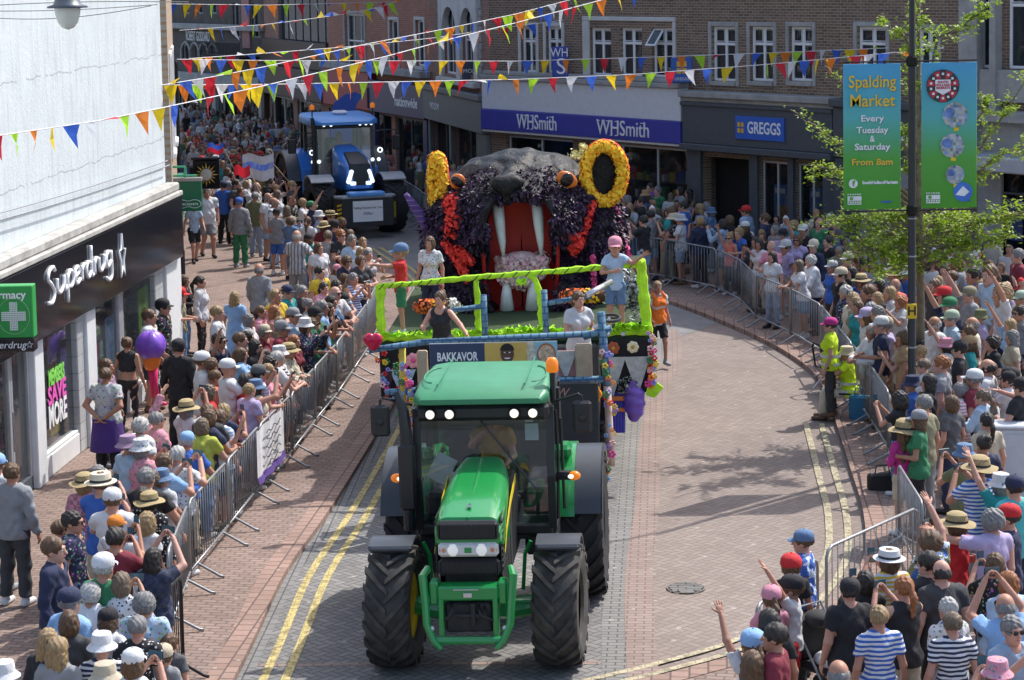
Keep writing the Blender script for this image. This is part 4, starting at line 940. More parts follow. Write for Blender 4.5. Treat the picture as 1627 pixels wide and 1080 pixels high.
def place_hand(kind, wr, el, side, up=None):
    z = wr - el; z /= np.linalg.norm(z); hint = V3(-side * 1.0, 0, 0) if up is None else up
    y = -(hint - (hint @ z) * z); n = np.linalg.norm(y); y = y / n if n > 1e-3 else V3(0, 1, 0); x = np.cross(y, z)
    V, F = HANDS[kind]; V = V.copy(); 
    # thumb towards the front/up side of the body
    want = V3(0, -1, .6); sgn = 1 if x @ want >= 0 else -1
    V[:, 0] *= sgn
    if sgn < 0: F = F[:, ::-1]
    M = np.stack([x, y, z], 0); return V @ M * .96 + wr, F
def body_field(s, kind, J, hands=True, grow=0.0, part='all'):
    H, hs, sw, chest, belly, hip, lf = KINDS[kind]; ln = -J['sh', 1][1]; L = []
    if part in ('all', 'top'):
        L += [s.ell((0, -ln * .75, 1.30), tuple(np.array(chest) + grow)), s.ell((0, -ln * .4 - (.02 if kind in ('stout', 'full') else 0), 1.09), tuple(np.array(belly) + grow)), s.ell((0, 0, .95), tuple(np.array(hip) + grow))]
        L.append(s.cone((-sw * .82, -ln, 1.415), (sw * .82, -ln, 1.415), .062 * lf + grow, .062 * lf + grow)); L.append(s.cone((-sw * .3, -ln * .95, 1.45), (sw * .3, -ln * .95, 1.45), .06 + grow, .06 + grow))
        if kind in ('woman', 'full'):
            for q in (-1, 1): L.append(s.ell((q * .068, -ln * .8 - .085, 1.275), (.066 + grow,) * 3))
    if part == 'all': L.append(s.cone((0, -ln * .95, 1.46), tuple(J['head'] + V3(0, .03, -.11)), .058 * lf, .050 * lf))
    return smins(L, .05)
def arm(s, J, q, lf, grow=0, upto=None):
    sh, el, wr = J['sh', q], J['el', q], J['wr', q]
    r = (.056 * lf, .042 * lf, .030 * lf)
    if upto is None: return smin(s.cone(sh, el, r[0], r[1]), s.cone(el, wr, r[1], r[2]), .02)
    if upto == 'long':
        d = (wr - el) / np.linalg.norm(wr - el); return np.maximum(smin(s.cone(sh, el, r[0] + grow, r[1] + grow), s.cone(el, wr, r[1] + grow, r[2] + grow + .006), .02), s.plane(wr - d * .01, d) if abs(np.dot(d, (el - sh))) < 9 else 0) if False else np.minimum(s.cone(sh, el, r[0] + grow, r[1] + grow), np.maximum(s.cone(el, wr, r[1] + grow, r[2] + grow + .006), s.plane(wr - d * .01, d)))
    e = sh + (el - sh) * upto; d = (el - sh) / np.linalg.norm(el - sh); return np.maximum(s.cone(sh, el, r[0] + grow + .004, r[1] + grow + .016), s.plane(e, d))
def leg(s, J, q, lf, grow=0, flare=0):
    return smin(s.cone(J['hp', q], J['kn', q], .088 * lf + grow, .058 * lf + grow + flare * .5), s.cone(J['kn', q], J['an', q], .056 * lf + grow + flare * .5, .040 * lf + grow + flare), .03)
def finish(parts, kind):
    H = KINDS[kind][0]; return [(V * H, F, m) for V, F, m in parts]
def body_mesh(kind, pose):
    k = ('body', kind, pose)
    if k in BCACHE: return BCACHE[k]
    H, hs, sw, chest, belly, hip, lf = KINDS[kind]; J = skeleton(kind, pose); z0 = .38 if pose == 'sit' else -.0
    s = SDF((-.72, -.66, z0), (.72, .34, 2.05), .017)
    f = body_field(s, kind, J)
    for q in (-1, 1):
        f = smin(f, arm(s, J, q, lf), .03); f = smin(f, leg(s, J, q, lf), .04)
        a = J['an', q]; f = smin(f, s.cone(a + V3(0, .01, -.035), a + V3(0, -.14, -.055), .034, .028), .02)
    V, F = s.nets(f); P = [(V, F, 0)]
    for v, ff, m in HEADS[kind in ('woman', 'full')]: P.append((v * hs * 1.035 + J['head'], ff, m))
    pu = None
    for q, hk in ((1, POSES[pose][4]), (-1, POSES[pose][5])):
        up = V3(0, -1, 0) if hk == 'open' else (V3(-q * .8, -.2, -.3) if pose in ('lean', 'cross') else None)
        v, ff = place_hand(hk, J['wr', q], J['el', q], q, up); P.append((v, ff, 0))
    me = np_mesh('person', finish(P, kind), [m_skin, m_eyew, m_eye, m_lip]); BCACHE[k] = me; return me
def top_mesh(kind, pose, style):
    k = ('top', kind, pose, style)
    if k in BCACHE: return BCACHE[k]
    lf = KINDS[kind][6]; J = skeleton(kind, pose); ln = -J['sh', 1][1]; dress = style == 'dress'; g = .014 if style != 'long' else .020
    zl = .50 if dress else (.84 if style != 'crop' else 1.14); s = SDF((-.62, -.62, zl - .05), (.62, .30, 1.95), .0165)
    f = body_field(s, kind, J, grow=g, part='top')
    if style in ('tee', 'long', 'dress', 'hivis'):
        for q in (-1, 1): f = smin(f, arm(s, J, q, lf, g, 'long' if style == 'long' else .58), .025)
    else:
        for q in (-1, 1): f = np.maximum(f, -s.cone(J['sh', q] + V3(q * .012, 0, -.02), J['sh', q] + V3(q * .12, 0, .1), .055, .09))
    hr = KINDS[kind][5]
    if not dress and style != 'crop': f = smin(f, np.maximum(s.ell((0, 0, .90), (hr[0] + g + .012, hr[1] + g + .014, .26)), s.Z - 1.02), .03)
    if dress: f = smin(f, s.cone((0, 0, 1.0), (0, 0, .60), KINDS[kind][5][0] + .0, KINDS[kind][5][0] + .075), .05)
    f = f + s.wav(.0055, 38, hash((kind, pose)) % 7)
    f = np.maximum(f, zl - s.Z); f = np.maximum(f, -s.cone((0, -ln - .045, 1.475), (0, -ln - .03, 1.6), .062 if style != 'vest' else .085, .08))
    V, F = s.nets(f); me = np_mesh('top', finish([(V, F, 0)], kind), [CLOTH['plain']]); BCACHE[k] = me; return me
def bottom_mesh(kind, pose, style):
    pp = pose if pose in ('walk', 'sit') else 'stand'; k = ('bot', kind, pp, style)
    if k in BCACHE: return BCACHE[k]
    lf = KINDS[kind][6]; J = skeleton(kind, pp); hip = KINDS[kind][5]; s = SDF((-.34, -.62, .04), (.34, .30, 1.06), .0165)
    if style == 'skirt': f = s.cone((0, 0, .95), (0, 0, .42), hip[0] + .01, hip[0] + .06); f = np.maximum(f, .45 - s.Z)
    else:
        f = s.ell((0, 0, .95), tuple(np.array(hip) + .010)); gr = {'trousers': .012, 'shorts': .022, 'leggings': .005}[style]; fl = {'trousers': .022, 'shorts': .02, 'leggings': 0}[style]
        for q in (-1, 1):
            l = leg(s, J, q, lf, gr, fl)
            if style == 'shorts':
                d = J['kn', q] - J['hp', q]; d /= np.linalg.norm(d); l = np.maximum(l, s.plane(J['hp', q] + (J['kn', q] - J['hp', q]) * .82, d)) if pp != 'sit' else np.maximum(l, s.plane(J['kn', q] - d * .04, d))
            f = smin(f, l, .025)
        f = f + s.wav(.005, 34, 3)
        if pp != 'sit': f = np.maximum(f, .115 - s.Z)
    f = np.maximum(f, s.Z - 1.0)
    V, F = s.nets(f); me = np_mesh('trousers', finish([(V, F, 0)], kind), [CLOTH['plain']]); BCACHE[k] = me; return me
def shoe_mesh(kind, pose):
    pp = pose if pose in ('walk', 'sit') else 'stand'; k = ('shoe', kind, pp)
    if k in BCACHE: return BCACHE[k]
    J = skeleton(kind, pp); P = []
    for q in (-1, 1):
        a = J['an', q]; s = SDF(a + V3(-.08, -.25, -.10), a + V3(.08, .11, .06), .011)
        f = smins([s.cone(a + V3(0, .03, -.05), a + V3(q * .01, -.16, -.06), .045, .042), s.cone(a + V3(0, .01, -.03), a + V3(0, .005, .02), .046, .047)], .03); f = np.maximum(f, (a[2] - .088) - s.Z); V, F = s.nets(f); P.append(np_mesh('shoe', finish([(V, F, 0)], kind), [m_shoe]))
    BCACHE[k] = P; return P
def hair_mesh(style):
    k = ('hair', style)
    if k in BCACHE: return BCACHE[k]
    s = SDF((-.15, -.16, -.42), (.15, .22, .18), .0095)
    cap = s.ell((0, .020, .038), (.090, .108, .108)); face = s.ell((0, -.115, -.035), (.075, .085, .10))
    f = np.maximum(cap, -face)
    if style == 's': f = np.maximum(f, -s.plane((0, .02, -.045), (0, -.30, 1.0))); f = np.maximum(f, -s.ell((0, -.13, -.01), (.09, .09, .07)))
    elif style == 'x': f = np.maximum(s.ell((0, .020, .0), (.086, .104, .095)), -s.ell((0, -.03, .09), (.10, .12, .095))); f = np.maximum(f, -face); f = np.maximum(f, -s.plane((0, .02, -.05), (0, -.2, 1)))
    elif style == 'b': f = np.maximum(smin(f, s.ell((0, .03, -.03), (.104, .098, .115)), .03), -face)
    elif style == 'l': f = np.maximum(smins([f, s.ell((0, .035, -.06), (.104, .085, .14)), s.cone((-.05, .055, -.1), (-.055, .06, -.33), .05, .035), s.cone((.05, .055, -.1), (.055, .06, -.33), .05, .035)], .03), -face)
    elif style == 'p': f = np.maximum(smins([np.maximum(f, -s.plane((0, .02, -.05), (0, -.2, 1))), s.cone((0, .12, .04), (0, .17, -.05), .025, .036), s.cone((0, .17, -.05), (0, .14, -.25), .036, .018)], .015), -face)
    elif style == 'u': f = np.maximum(smin(np.maximum(f, -s.plane((0, .02, -.05), (0, -.2, 1))), s.ell((0, .10, .11), (.045, .045, .042)), .012), -face)
    elif style == 'c': f = np.maximum(smin(f, s.ell((0, .025, .02), (.112, .112, .115)), .03), -face); f = np.maximum(f, -s.plane((0, .02, -.08), (0, -.3, 1)))
    f = f + (.0065 if style != 'c' else .009) * np.sin(s.X * 95 + 3 * np.sin(s.Z * 30)) * np.sin(s.Y * 80 + s.Z * (20 if style != 'c' else 85))
    V, F = s.nets(f); me = np_mesh('hair', [(V, F, 0)], [m_hair]); BCACHE[k] = me; return me
def hat_mesh(kind):
    k = ('hat', kind)
    if k in BCACHE: return BCACHE[k]
    mb = MB(); T = Matrix.Translation((0, .018, .02)) @ Matrix.Diagonal((.92, 1.06, 1, 1)).to_4x4()
    if kind == 'cap':
        mb.lathe([(.104, .02), (.108, .045), (.104, .08), (.088, .112), (.055, .134), (.02, .142), (.0, .143)], 20, mat=T)
        rows = []
        for j in range(5):
            t = j / 4; rows.append([T @ Vector(((.095 - .01 * t) * math.sin(R(a)), -(.085 + .012 * math.cos(R(a))) * math.cos(R(a * .5)) ** .3 * 1.0 - t * .075 * math.cos(R(a)) , .034 - .018 * t - .012 * abs(math.sin(R(a))) ** 2)) for a in range(-75, 76, 15)])
        vs = [p for r in rows for p in r]; n = len(rows[0]); vs2 = [p - Vector((0, 0, .006)) for p in vs]; N = len(vs)
        fs = [(j * n + i, j * n + i + 1, (j + 1) * n + i + 1, (j + 1) * n + i) for j in range(4) for i in range(n - 1)]
        mb.add(vs + vs2, fs + [tuple(q + N for q in reversed(f)) for f in fs] + [(4 * n + i, 4 * n + i + 1, N + 4 * n + i + 1, N + 4 * n + i) for i in range(n - 1)]); mb.ball(T @ Vector((0, 0, .146)), .009, 6, 4); mats = [CLOTH['plain']]
    elif kind == 'buk':
        mb.lathe([(.158, -.012), (.155, -.018), (.108, .03), (.104, .095), (.095, .128), (.06, .140), (.0, .142)], 22, mat=T); mb.lathe([(.158, -.010), (.112, .034), (.108, .04)], 22, mat=T); mats = [CLOTH['plain']]
    elif kind == 'str':
        pr = [(.195, .0), (.198, .006), (.155, .022), (.118, .030), (.112, .075), (.104, .118), (.07, .142), (.0, .146)]; n = 28; mb.lathe(pr, n, mat=T); mb.lathe([(.195, .0), (.15, .012), (.11, .02)], n, mat=T); mb.lathe([(.1185, .033), (.1165, .056)], n, 1, mat=T); mats = [m_straw, m_band]
        mb.v = [(x, y, z + .018 * math.sin(3 * math.atan2(y, x)) * max(0, (math.hypot(x, y) - .12) * 8)) for x, y, z in mb.v]
    elif kind == 'fed':
        mb.lathe([(.172, .012), (.175, .020), (.118, .026), (.113, .085), (.106, .118), (.075, .124), (.03, .112), (.0, .108)], 24, mat=T); mb.lathe([(.172, .012), (.11, .016)], 24, mat=T); mb.lathe([(.1185, .03), (.117, .056)], 24, 1, mat=T); mats = [CLOTH['plain'], m_band]
    elif kind == 'boa':
        mb.lathe([(.180, .02), (.182, .028), (.112, .030), (.110, .098), (.104, .106), (.0, .108)], 26, mat=T); mb.lathe([(.18, .02), (.11, .02)], 26, mat=T); mb.lathe([(.114, .034), (.1135, .066)], 26, 1, mat=T); mats = [m_straw, m_band]
    me = mb.mesh('hat', mats, 'auto'); BCACHE[k] = me; return me
def glasses_mesh():
    if 'gl' in BCACHE: return BCACHE['gl']
    mb = MB()
    for q in (-1, 1):
        mb.ball((q * .033, -.104, .016), 1, 12, 6, sc=(.027, .006, .021)); mb.tube([(q * .058, -.096, .022), (q * .078, -.05, .022), (q * .084, .02, .014)], .0035, 5)
    mb.tube([(-.012, -.106, .02), (.012, -.106, .02)], .0035, 5); BCACHE['gl'] = mb.mesh('sunglasses', [m_lens], 'auto'); return BCACHE['gl']
m_phone = mat('phone case black', (.02, .02, .025), .3, bump=0); m_screen = NT('phone screen').set(Base_Color=(.05, .12, .16), Roughness=.1).m
def phone_mesh():
    if 'ph' in BCACHE: return BCACHE['ph']
    mb = MB(); mb.bbox(-.082, .082, -.005, .005, -.04, .04, .004, 0); mb.box(-.076, .076, .0052, .006, -.036, .036, 1); BCACHE['ph'] = mb.mesh('phone', [m_phone, m_screen]); return BCACHE['ph']
PAL = dict(white=(.64, .65, .67), cream=(.66, .60, .46), beige=(.50, .43, .32), lightgrey=(.50, .51, .53), grey=(.27, .28, .30), darkgrey=(.10, .105, .115), black=(.018, .018, .022), navy=(.022, .030, .075), blue=(.04, .13, .48), skyblue=(.25, .43, .70), lightblue=(.40, .53, .68), denim=(.11, .19, .33), paledenim=(.30, .40, .54), teal=(.02, .28, .29), turquoise=(.08, .48, .5), green=(.035, .20, .09), olive=(.16, .17, .085), khaki=(.27, .25, .16), lime=(.42, .46, .07), palegreen=(.38, .48, .38), yellow=(.68, .48, .04), mustard=(.48, .29, .05), orange=(.70, .22, .03), peach=(.72, .40, .28), coral=(.72, .17, .12), red=(.58, .025, .03), maroon=(.20, .022, .04), pink=(.66, .28, .36), hotpink=(.66, .05, .26), magenta=(.50, .03, .24), purple=(.17, .06, .32), lavender=(.45, .38, .60), mauve=(.33, .22, .33), brown=(.16, .085, .045), tan=(.40, .26, .14), hivis=(.62, .85, .02), charcoal=(.05, .052, .058))
HAIRC = dict(g=('grey', (.19, .19, .195)), w=('white', (.42, .42, .41)), b=('blond', (.30, .205, .10)), n=('brown', (.11, .06, .03)), k=('dark', (.022, .018, .016)), r=('ginger', (.30, .11, .035)), m=('mousy', (.14, .10, .066)))
SKINS = [(.50, .28, .20), (.54, .31, .225), (.46, .25, .17), (.52, .32, .25), (.42, .225, .15), (.36, .19, .12)]
def make_person(kind, pose, loc, face, hair='ns', hat=None, top=('white', 'plain', 'tee'), bottom=('denim', 'trousers'), shoe='white', glasses=False, phone=False, scale=1.0, skin=None, label=None, group=None, rr=rnd, mirror=False, extras=()):
    """face = direction in the ground plane the person looks"""
    H, hs = KINDS[kind][0], KINDS[kind][1]
    o = mesh_obj('person', body_mesh(kind, pose)); o.location = loc; rz = math.atan2(face[0], -face[1]); o.rotation_euler = (0, 0, rz)
    wd_ = scale * rr.uniform(1.0, 1.10); sc_ = Vector((-wd_ if mirror else wd_, wd_, scale)); o.scale = sc_
    o.color = (*(skin or rr.choice(SKINS)), 1); tag(o, label, 'person', group)
    def kid(me, name, col, mt=None):
        c = mesh_obj(name, me, o); c.color = (*[v * q for v, q in zip(col, (1, 1, 1))], 1)
        if mt is not None: c.material_slots[0].link = 'OBJECT'; c.material_slots[0].material = mt
        return c
    st = top[2]; nm = {'tee': 't_shirt', 'long': 'jumper', 'vest': 'vest_top', 'dress': 'dress', 'hivis': 'tabard', 'crop': 'crop_top'}[st]
    kid(top_mesh(kind, pose, st), nm, PAL[top[0]], CLOTH[top[1]] if top[1] != 'plain' else None)
    if st != 'dress': kid(bottom_mesh(kind, pose, bottom[1]), bottom[1], PAL[bottom[0]])
    for q_ in shoe_mesh(kind, pose): kid(q_, 'shoe', PAL[shoe])
    J = skeleton(kind, pose); hp = J['head'] * H; hsz = hs * H * 1.035
    def head_kid(me, name, col, mt=None):
        c = kid(me, name, col, mt); c.location = hp; c.scale = (hsz,) * 3; return c
    if hair and hair != '-': head_kid(hair_mesh(hair[1]), 'hair', HAIRC[hair[0]][1])
    if hat: head_kid(hat_mesh(hat[0]), {'cap': 'cap', 'buk': 'bucket_hat', 'str': 'straw_hat', 'fed': 'brimmed_hat', 'boa': 'boater'}[hat[0]], PAL.get(hat[1], (.5, .4, .2)), CLOTH[hat[2]] if len(hat) > 2 else None)
    if glasses: head_kid(glasses_mesh(), 'sunglasses', (0, 0, 0))
    if phone:
        w = (J['wr', 1] + J['wr', -1]) / 2 * H; q = Matrix.Rotation(rz, 3, 'Z') @ Vector((w[0] * sc_.x, (w[1] - .055) * scale, (w[2] + .085) * scale)); p = mesh_obj('phone', phone_mesh()); p.location = Vector(loc) + q
        p.rotation_euler = (R(rr.uniform(-8, 14)), 0 if rr.random() < .6 else R(90), rz + R(rr.uniform(-8, 8))); p['category'] = 'phone'; p['label'] = 'phone'; p['_of'] = label or ''; return o, p
    return o, None
# ================================================================ VEHICLES
m_rub = mat('tyre rubber', (.022, .022, .023), .8, var=.35, scale=6, bump=.3); m_rubd = mat('dusty tyre rubber', (.055, .052, .048), .9, var=.5, scale=5, bump=.3)
m_jg = mat('tractor green', (.012, .25, .055), .28, var=.05, bump=.03, coat=.6); m_jgr = mat('faded tractor green roof', (.04, .235, .11), .42, var=.10, scale=3, bump=.12)
m_jy = mat('tractor yellow', (.78, .58, .02), .35, var=.05, bump=.03); m_blk = mat('black plastic', (.018, .019, .021), .5, var=.15, bump=.1); m_frame = mat('cab frame black', (.02, .022, .024), .35, var=.1, bump=0)
m_dgrey = mat('fender plastic', (.045, .052, .062), .38, var=.08, bump=.05); m_steel = mat('steel', (.6, .6, .62), .3, .9); m_cabg = glassmat('cab glass', (.025, .038, .038), .36, .02, 2.1)
m_lamp = mat('lit lamp', (1, .93, .78), .2, var=0, bump=0, emit=.55); m_lens2 = mat('clear lamp lens', (.62, .62, .6), .1, var=.1, scale=30, bump=.4); m_amber = mat('amber lens', (.80, .20, .01), .2, var=.05, bump=0, emit=.25); m_chrome = mat('chrome', (.8, .8, .8), .12, 1, var=0, bump=0)
m_drk = mat('engine dark', (.02, .022, .022), .7, var=.4, scale=8)
def wheel(name, parent, cx, cy, Rr, w, rimr, m_rim, lugs=20, side=1, steer=0, rb=None):
    """tyre, lugs and rim; axle along x"""
    rb = rb or m_rub; e = empty(name, (cx, cy, Rr), steer, parent); h = w / 2; rt = Rr - .045
    TX = Matrix.Rotation(math.pi / 2, 4, 'Y')
    mb = MB(); prof = [(rimr, -h * .72), (rimr + .02, -h * .86), (rimr + (rt - rimr) * .5, -h * 1.0), (rt - .05, -h * .94), (rt - .012, -h * .80), (rt, -h * .4), (rt + .004, 0), (rt, h * .4), (rt - .012, h * .80), (rt - .05, h * .94), (rimr + (rt - rimr) * .5, h), (rimr + .02, h * .86), (rimr, h * .72)]
    mb.lathe(prof, 48, 0, TX)
    for sd in (-1, 1):
        for k in range(lugs):
            a0 = 2 * math.pi * (k + (0 if sd > 0 else .5)) / lugs; secs = []
            for j in range(6):
                t = j / 5; x = sd * h * (-.04 + 1.03 * t); a = a0 + .42 * t ** 1.15 * (20 / lugs) ; top = Rr - .10 * max(0, t - .72) ** 1.2 * 1.0 - .012 * t; bot = (rt - .02) - (.12 * max(0, t - .8)); da = (.030 + .012 * t) / Rr * (1 if lugs > 16 else 1.2)
                secs.append([Vector((x, -r * math.cos(q), r * math.sin(q))) for r, q in ((bot, a - da * 1.3), (top, a - da), (top, a + da), (bot, a + da * 1.3))])
            mb.loft(secs, 0)
    mb.build('tyre', rb, e, 'auto')
    mb = MB(); mb.lathe([(rimr + .01, -h * .78), (rimr + .015, -h * .7), (rimr * .93, -h * .55), (rimr * .90, h * .1), (rimr * .55, h * .16), (rimr * .45, h * .40), (.12, h * .42), (.11, h * .62), (0, h * .62)], 32, 0, TX if side > 0 else Matrix.Rotation(-math.pi / 2, 4, 'Y'))
    for k in range(8):
        q = k * math.pi / 4; mb.cyl((side * h * .17, rimr * .7 * math.cos(q), rimr * .7 * math.sin(q)), (side * h * .24, rimr * .7 * math.cos(q), rimr * .7 * math.sin(q)), .022, 6)
    mb.build('rim', m_rim, e, 'auto'); return e
def arc_fender(mb, x0, x1, cy, cz, r, a0, a1, th=.03, n=12, mi=0, lip=0):
    for sgn in (0,):
        secs = []
        for k in range(n + 1):
            a = R(a0 + (a1 - a0) * k / n); c, s_ = math.cos(a), math.sin(a)
            secs.append([Vector((x0, cy - r * c, cz + r * s_)), Vector((x1, cy - r * c, cz + r * s_)), Vector((x1, cy - (r - th) * c, cz + (r - th) * s_)), Vector((x0, cy - (r - th) * c, cz + (r - th) * s_))])
        mb.loft(secs, mi)
        if lip:
            x = x1 if lip > 0 else x0; secs = []
            for k in range(n + 1):
                a = R(a0 + (a1 - a0) * k / n); c, s_ = math.cos(a), math.sin(a); secs.append([Vector((x - .02, cy - r * c, cz + r * s_)), Vector((x + .001, cy - r * c, cz + r * s_)), Vector((x + .001, cy - (r - .10) * c, cz + (r - .10) * s_)), Vector((x - .02, cy - (r - .10) * c, cz + (r - .10) * s_))])
            mb.loft(secs, mi)
def rrect(hw, z0, z1, y, r=.08, top_r=None, n=4):
    """rounded rectangle ring in the xz plane at depth y"""
    tr = top_r if top_r is not None else r; P = []
    for (cx, cz, a0, rr) in ((hw - tr, z1 - tr, 0, tr), (-hw + tr, z1 - tr, 90, tr), (-hw + r, z0 + r, 180, r), (hw - r, z0 + r, 270, r)):
        for k in range(n + 1):
            a = R(a0 + 90 * k / n); P.append(Vector((cx + rr * math.cos(a), y, cz + rr * math.sin(a))))
    return P

# ---------------- green tractor
q_ = adj([(-.25, 25.95)])[0]; gt = empty('green_tractor', (q_[0], q_[1], .0), -.05); gt.rotation_euler = (0, -.016, -.085); tag(gt, 'bright green tractor with lit work lamps pulling the flower float down the street', 'tractor')
for sd in (-1, 1):
    wheel('front_wheel', gt, sd * .945, -1.42, .70, .53, .38, m_jy, 19, sd, R(-3), m_rubd)
    wheel('rear_wheel', gt, sd * 1.06, 1.40, .90, .60, .52, m_jy, 22, sd, 0, m_rub)
# bonnet
secs = []
for (y, hw, z0, z1, tr) in ((-2.20, .36, 1.62, 1.80, .10), (-2.14, .375, 1.58, 1.90, .14), (-1.9, .385, 1.5, 1.97, .16), (-1.2, .375, 1.4, 2.06, .17), (-.6, .33, 1.4, 2.13, .16), (-.30, .27, 1.4, 2.16, .13)):
    secs.append(rrect(hw, z0, z1, y, .03, tr, 5))
bon = MB().loft(secs).build('bonnet', m_jg, gt, 'auto')
mb = MB(); mb.loft([[Vector((-.02, -2.155, 1.885)), Vector((.02, -2.155, 1.885)), Vector((.0, -2.16, 1.905))], [Vector((-.028, -1.2, 2.058)), Vector((.028, -1.2, 2.058)), Vector((0, -1.2, 2.085))], [Vector((-.02, -.4, 2.15)), Vector((.02, -.4, 2.15)), Vector((0, -.4, 2.17))]]); mb.build('crease', m_jg, bon)
MB().prism([(-.03, 0), (.03, 0), (.012, .10), (-.012, .10)], 0, .008, mat=Matrix.Translation((0, -1.98, 1.97)) @ Matrix.Rotation(R(8), 4, 'X')).build('badge', m_chrome, bon)
mb = MB(); mb.bbox(-.345, .345, -2.235, -1.95, 1.655, 1.87, .04); mb.bbox(-.35, .35, -2.20, -1.9, 1.24, 1.44, .04)
for k in range(26): x = -.325 + k * .026; mb.box(x, x + .008, -2.245, -2.22, 1.67, 1.85); mb.box(x, x + .008, -2.213, -2.19, 1.26, 1.42)
grl = mb.build('grille', m_blk, gt)
for sd in (-1, 1):
    mb = MB()
    for k in range(9): z = 1.30 + k * .065; mb.box(sd * .372 - .008, sd * .372 + .008, -2.12, -1.7, z, z + .028)
    mb.box(sd * .36 - .004, sd * .36 + .004, -2.15, -1.5, 1.25, 1.9); mb.build('side_grille', m_blk, gt)
    mb = MB(); P = []
    mb.loft([[Vector((sd * (.392), y, z)), Vector((sd * .398, y, z)), Vector((sd * .398, y, z + w)), Vector((sd * .392, y, z + w))] for y, z, w in ((-2.05, 1.46, .02), (-1.8, 1.62, .07), (-1.2, 1.80, .09), (-.5, 1.90, .10))]); mb.build('yellow_stripe', m_jy, gt)
    MB().bbox(sd * .35 - .3 * (sd > 0) * 0, sd * .35 + .002, -2.0, -.35, 1.0, 1.45, .02).build('engine_side', m_drk, gt)
mb = MB(); mb.bbox(-.335, .335, -2.235, -2.0, 1.47, 1.63, .03, 0)
hl = mb.build('headlight_panel', m_lens2, gt)
for x in (-.17, .15): MB().ball((x, -2.225, 1.55), .075, 14, 8, sc=(1, .25, .95)).build('headlight', mat('lit headlight glass', (.95, .92, .85), .1, var=.12, scale=40, bump=.5, emit=.12), hl, True)
for x in (-.27, .27): MB().ball((x, -2.225, 1.55), .05, 10, 6, sc=(1, .25, 1)).build('indicator', mat('pale amber lens', (.6, .25, .12), .2), hl, True)
MB().bbox(-.04, .04, -2.245, -2.23, 1.52, 1.58, .01).build('emblem', m_jg, hl)
# engine, axle and belly
mb = MB(); mb.bbox(-.30, .30, -2.0, 1.3, .75, 1.35, .05); mb.bbox(-.36, .36, -1.0, .2, .95, 1.9, .05); mb.build('engine_block', m_drk, gt)
mb = MB(); mb.tube([(-.72, -1.42, .70), (-.45, -1.42, .66), (.45, -1.42, .66), (.72, -1.42, .70)], [.11, .13, .13, .11], 10); mb.bbox(-.2, .2, -1.6, -1.2, .5, .8, .05); mb.cyl((-.65, -1.6, .78), (.65, -1.6, .78), .03, 8); mb.build('front_axle', m_jg, gt, 'auto')
mb = MB(); mb.cyl((-.9, 1.4, .9), (.9, 1.4, .9), .16, 12); mb.build('rear_axle', m_drk, gt, 'auto')
# front linkage
mb = MB(); mb.bbox(-.34, .34, -2.42, -2.2, 1.03, 1.19, .02); mb.cyl((-.36, -2.46, .60), (.36, -2.46, .60), .045, 10)
for sd in (-1, 1):
    mb.tube([(sd * .46, -2.2, 1.34), (sd * .50, -2.36, 1.30), (sd * .47, -2.42, .95), (sd * .46, -2.46, .78), (sd * .38, -2.5, .60), (sd * .30, -2.52, .52)], [.04, .05, .045, .045, .04, .03], 8)
    mb.bbox(sd * .30 - .03, sd * .30 + .03, -2.44, -2.25, .62, 1.05, .01); mb.bbox(sd * .38 - .05, sd * .38 + .05, -2.4, -2.2, .98, 1.24, .02)
mb.build('front_linkage', m_jg, gt, 'auto')
mb = MB(); mb.bbox(-.26, .26, -2.36, -2.28, .66, .99, .02); mb.cyl((.05, -2.4, .75), (.05, -2.4, 1.0), .03, 8); mb.cyl((-.15, -2.4, .86), (.12, -2.4, .86), .02, 8); mb.build('hydraulics', m_drk, gt, 'auto')
for k_, (xa, xb) in enumerate(((-.2, -.28), (.1, .24), (.16, .3))): MB().tube([(xa, -2.3, 1.0), (xa + .03, -2.46, .92 - .03 * k_), (xb, -2.42, .8), (xb, -2.3, .66)], .013, 6).build('hydraulic_hose', m_blk, gt, True)
mb = MB(); mb.bbox(-.16, .12, -2.44, -2.425, 1.155, 1.165, .002); mb.ball((.40, -2.47, .74), .03, 8, 6); mb.ball((-.40, -2.47, .74), .03, 8, 6); mb.bbox(-.05, .05, -2.435, -2.42, 1.07, 1.12, .004); mb.build('steel_fittings', m_steel, gt)
# front mudguards
for sd in (-1, 1):
    mb = MB(); x0, x1 = (.70, 1.20) if sd > 0 else (-1.20, -.70); arc_fender(mb, x0, x1, -1.42, .70, .79, 72, 150, .03, 10); mb.bbox(x0, x1, -1.70, -1.64, 1.38, 1.455, .03); mb.build('front_mudguard', m_dgrey, gt, 'auto')
    MB().tube([(sd * .62, -1.3, 1.4), (sd * .55, -1.3, 1.25), (sd * .52, -1.35, .85)], .025, 6).build('mudguard_stay', m_jg, gt)
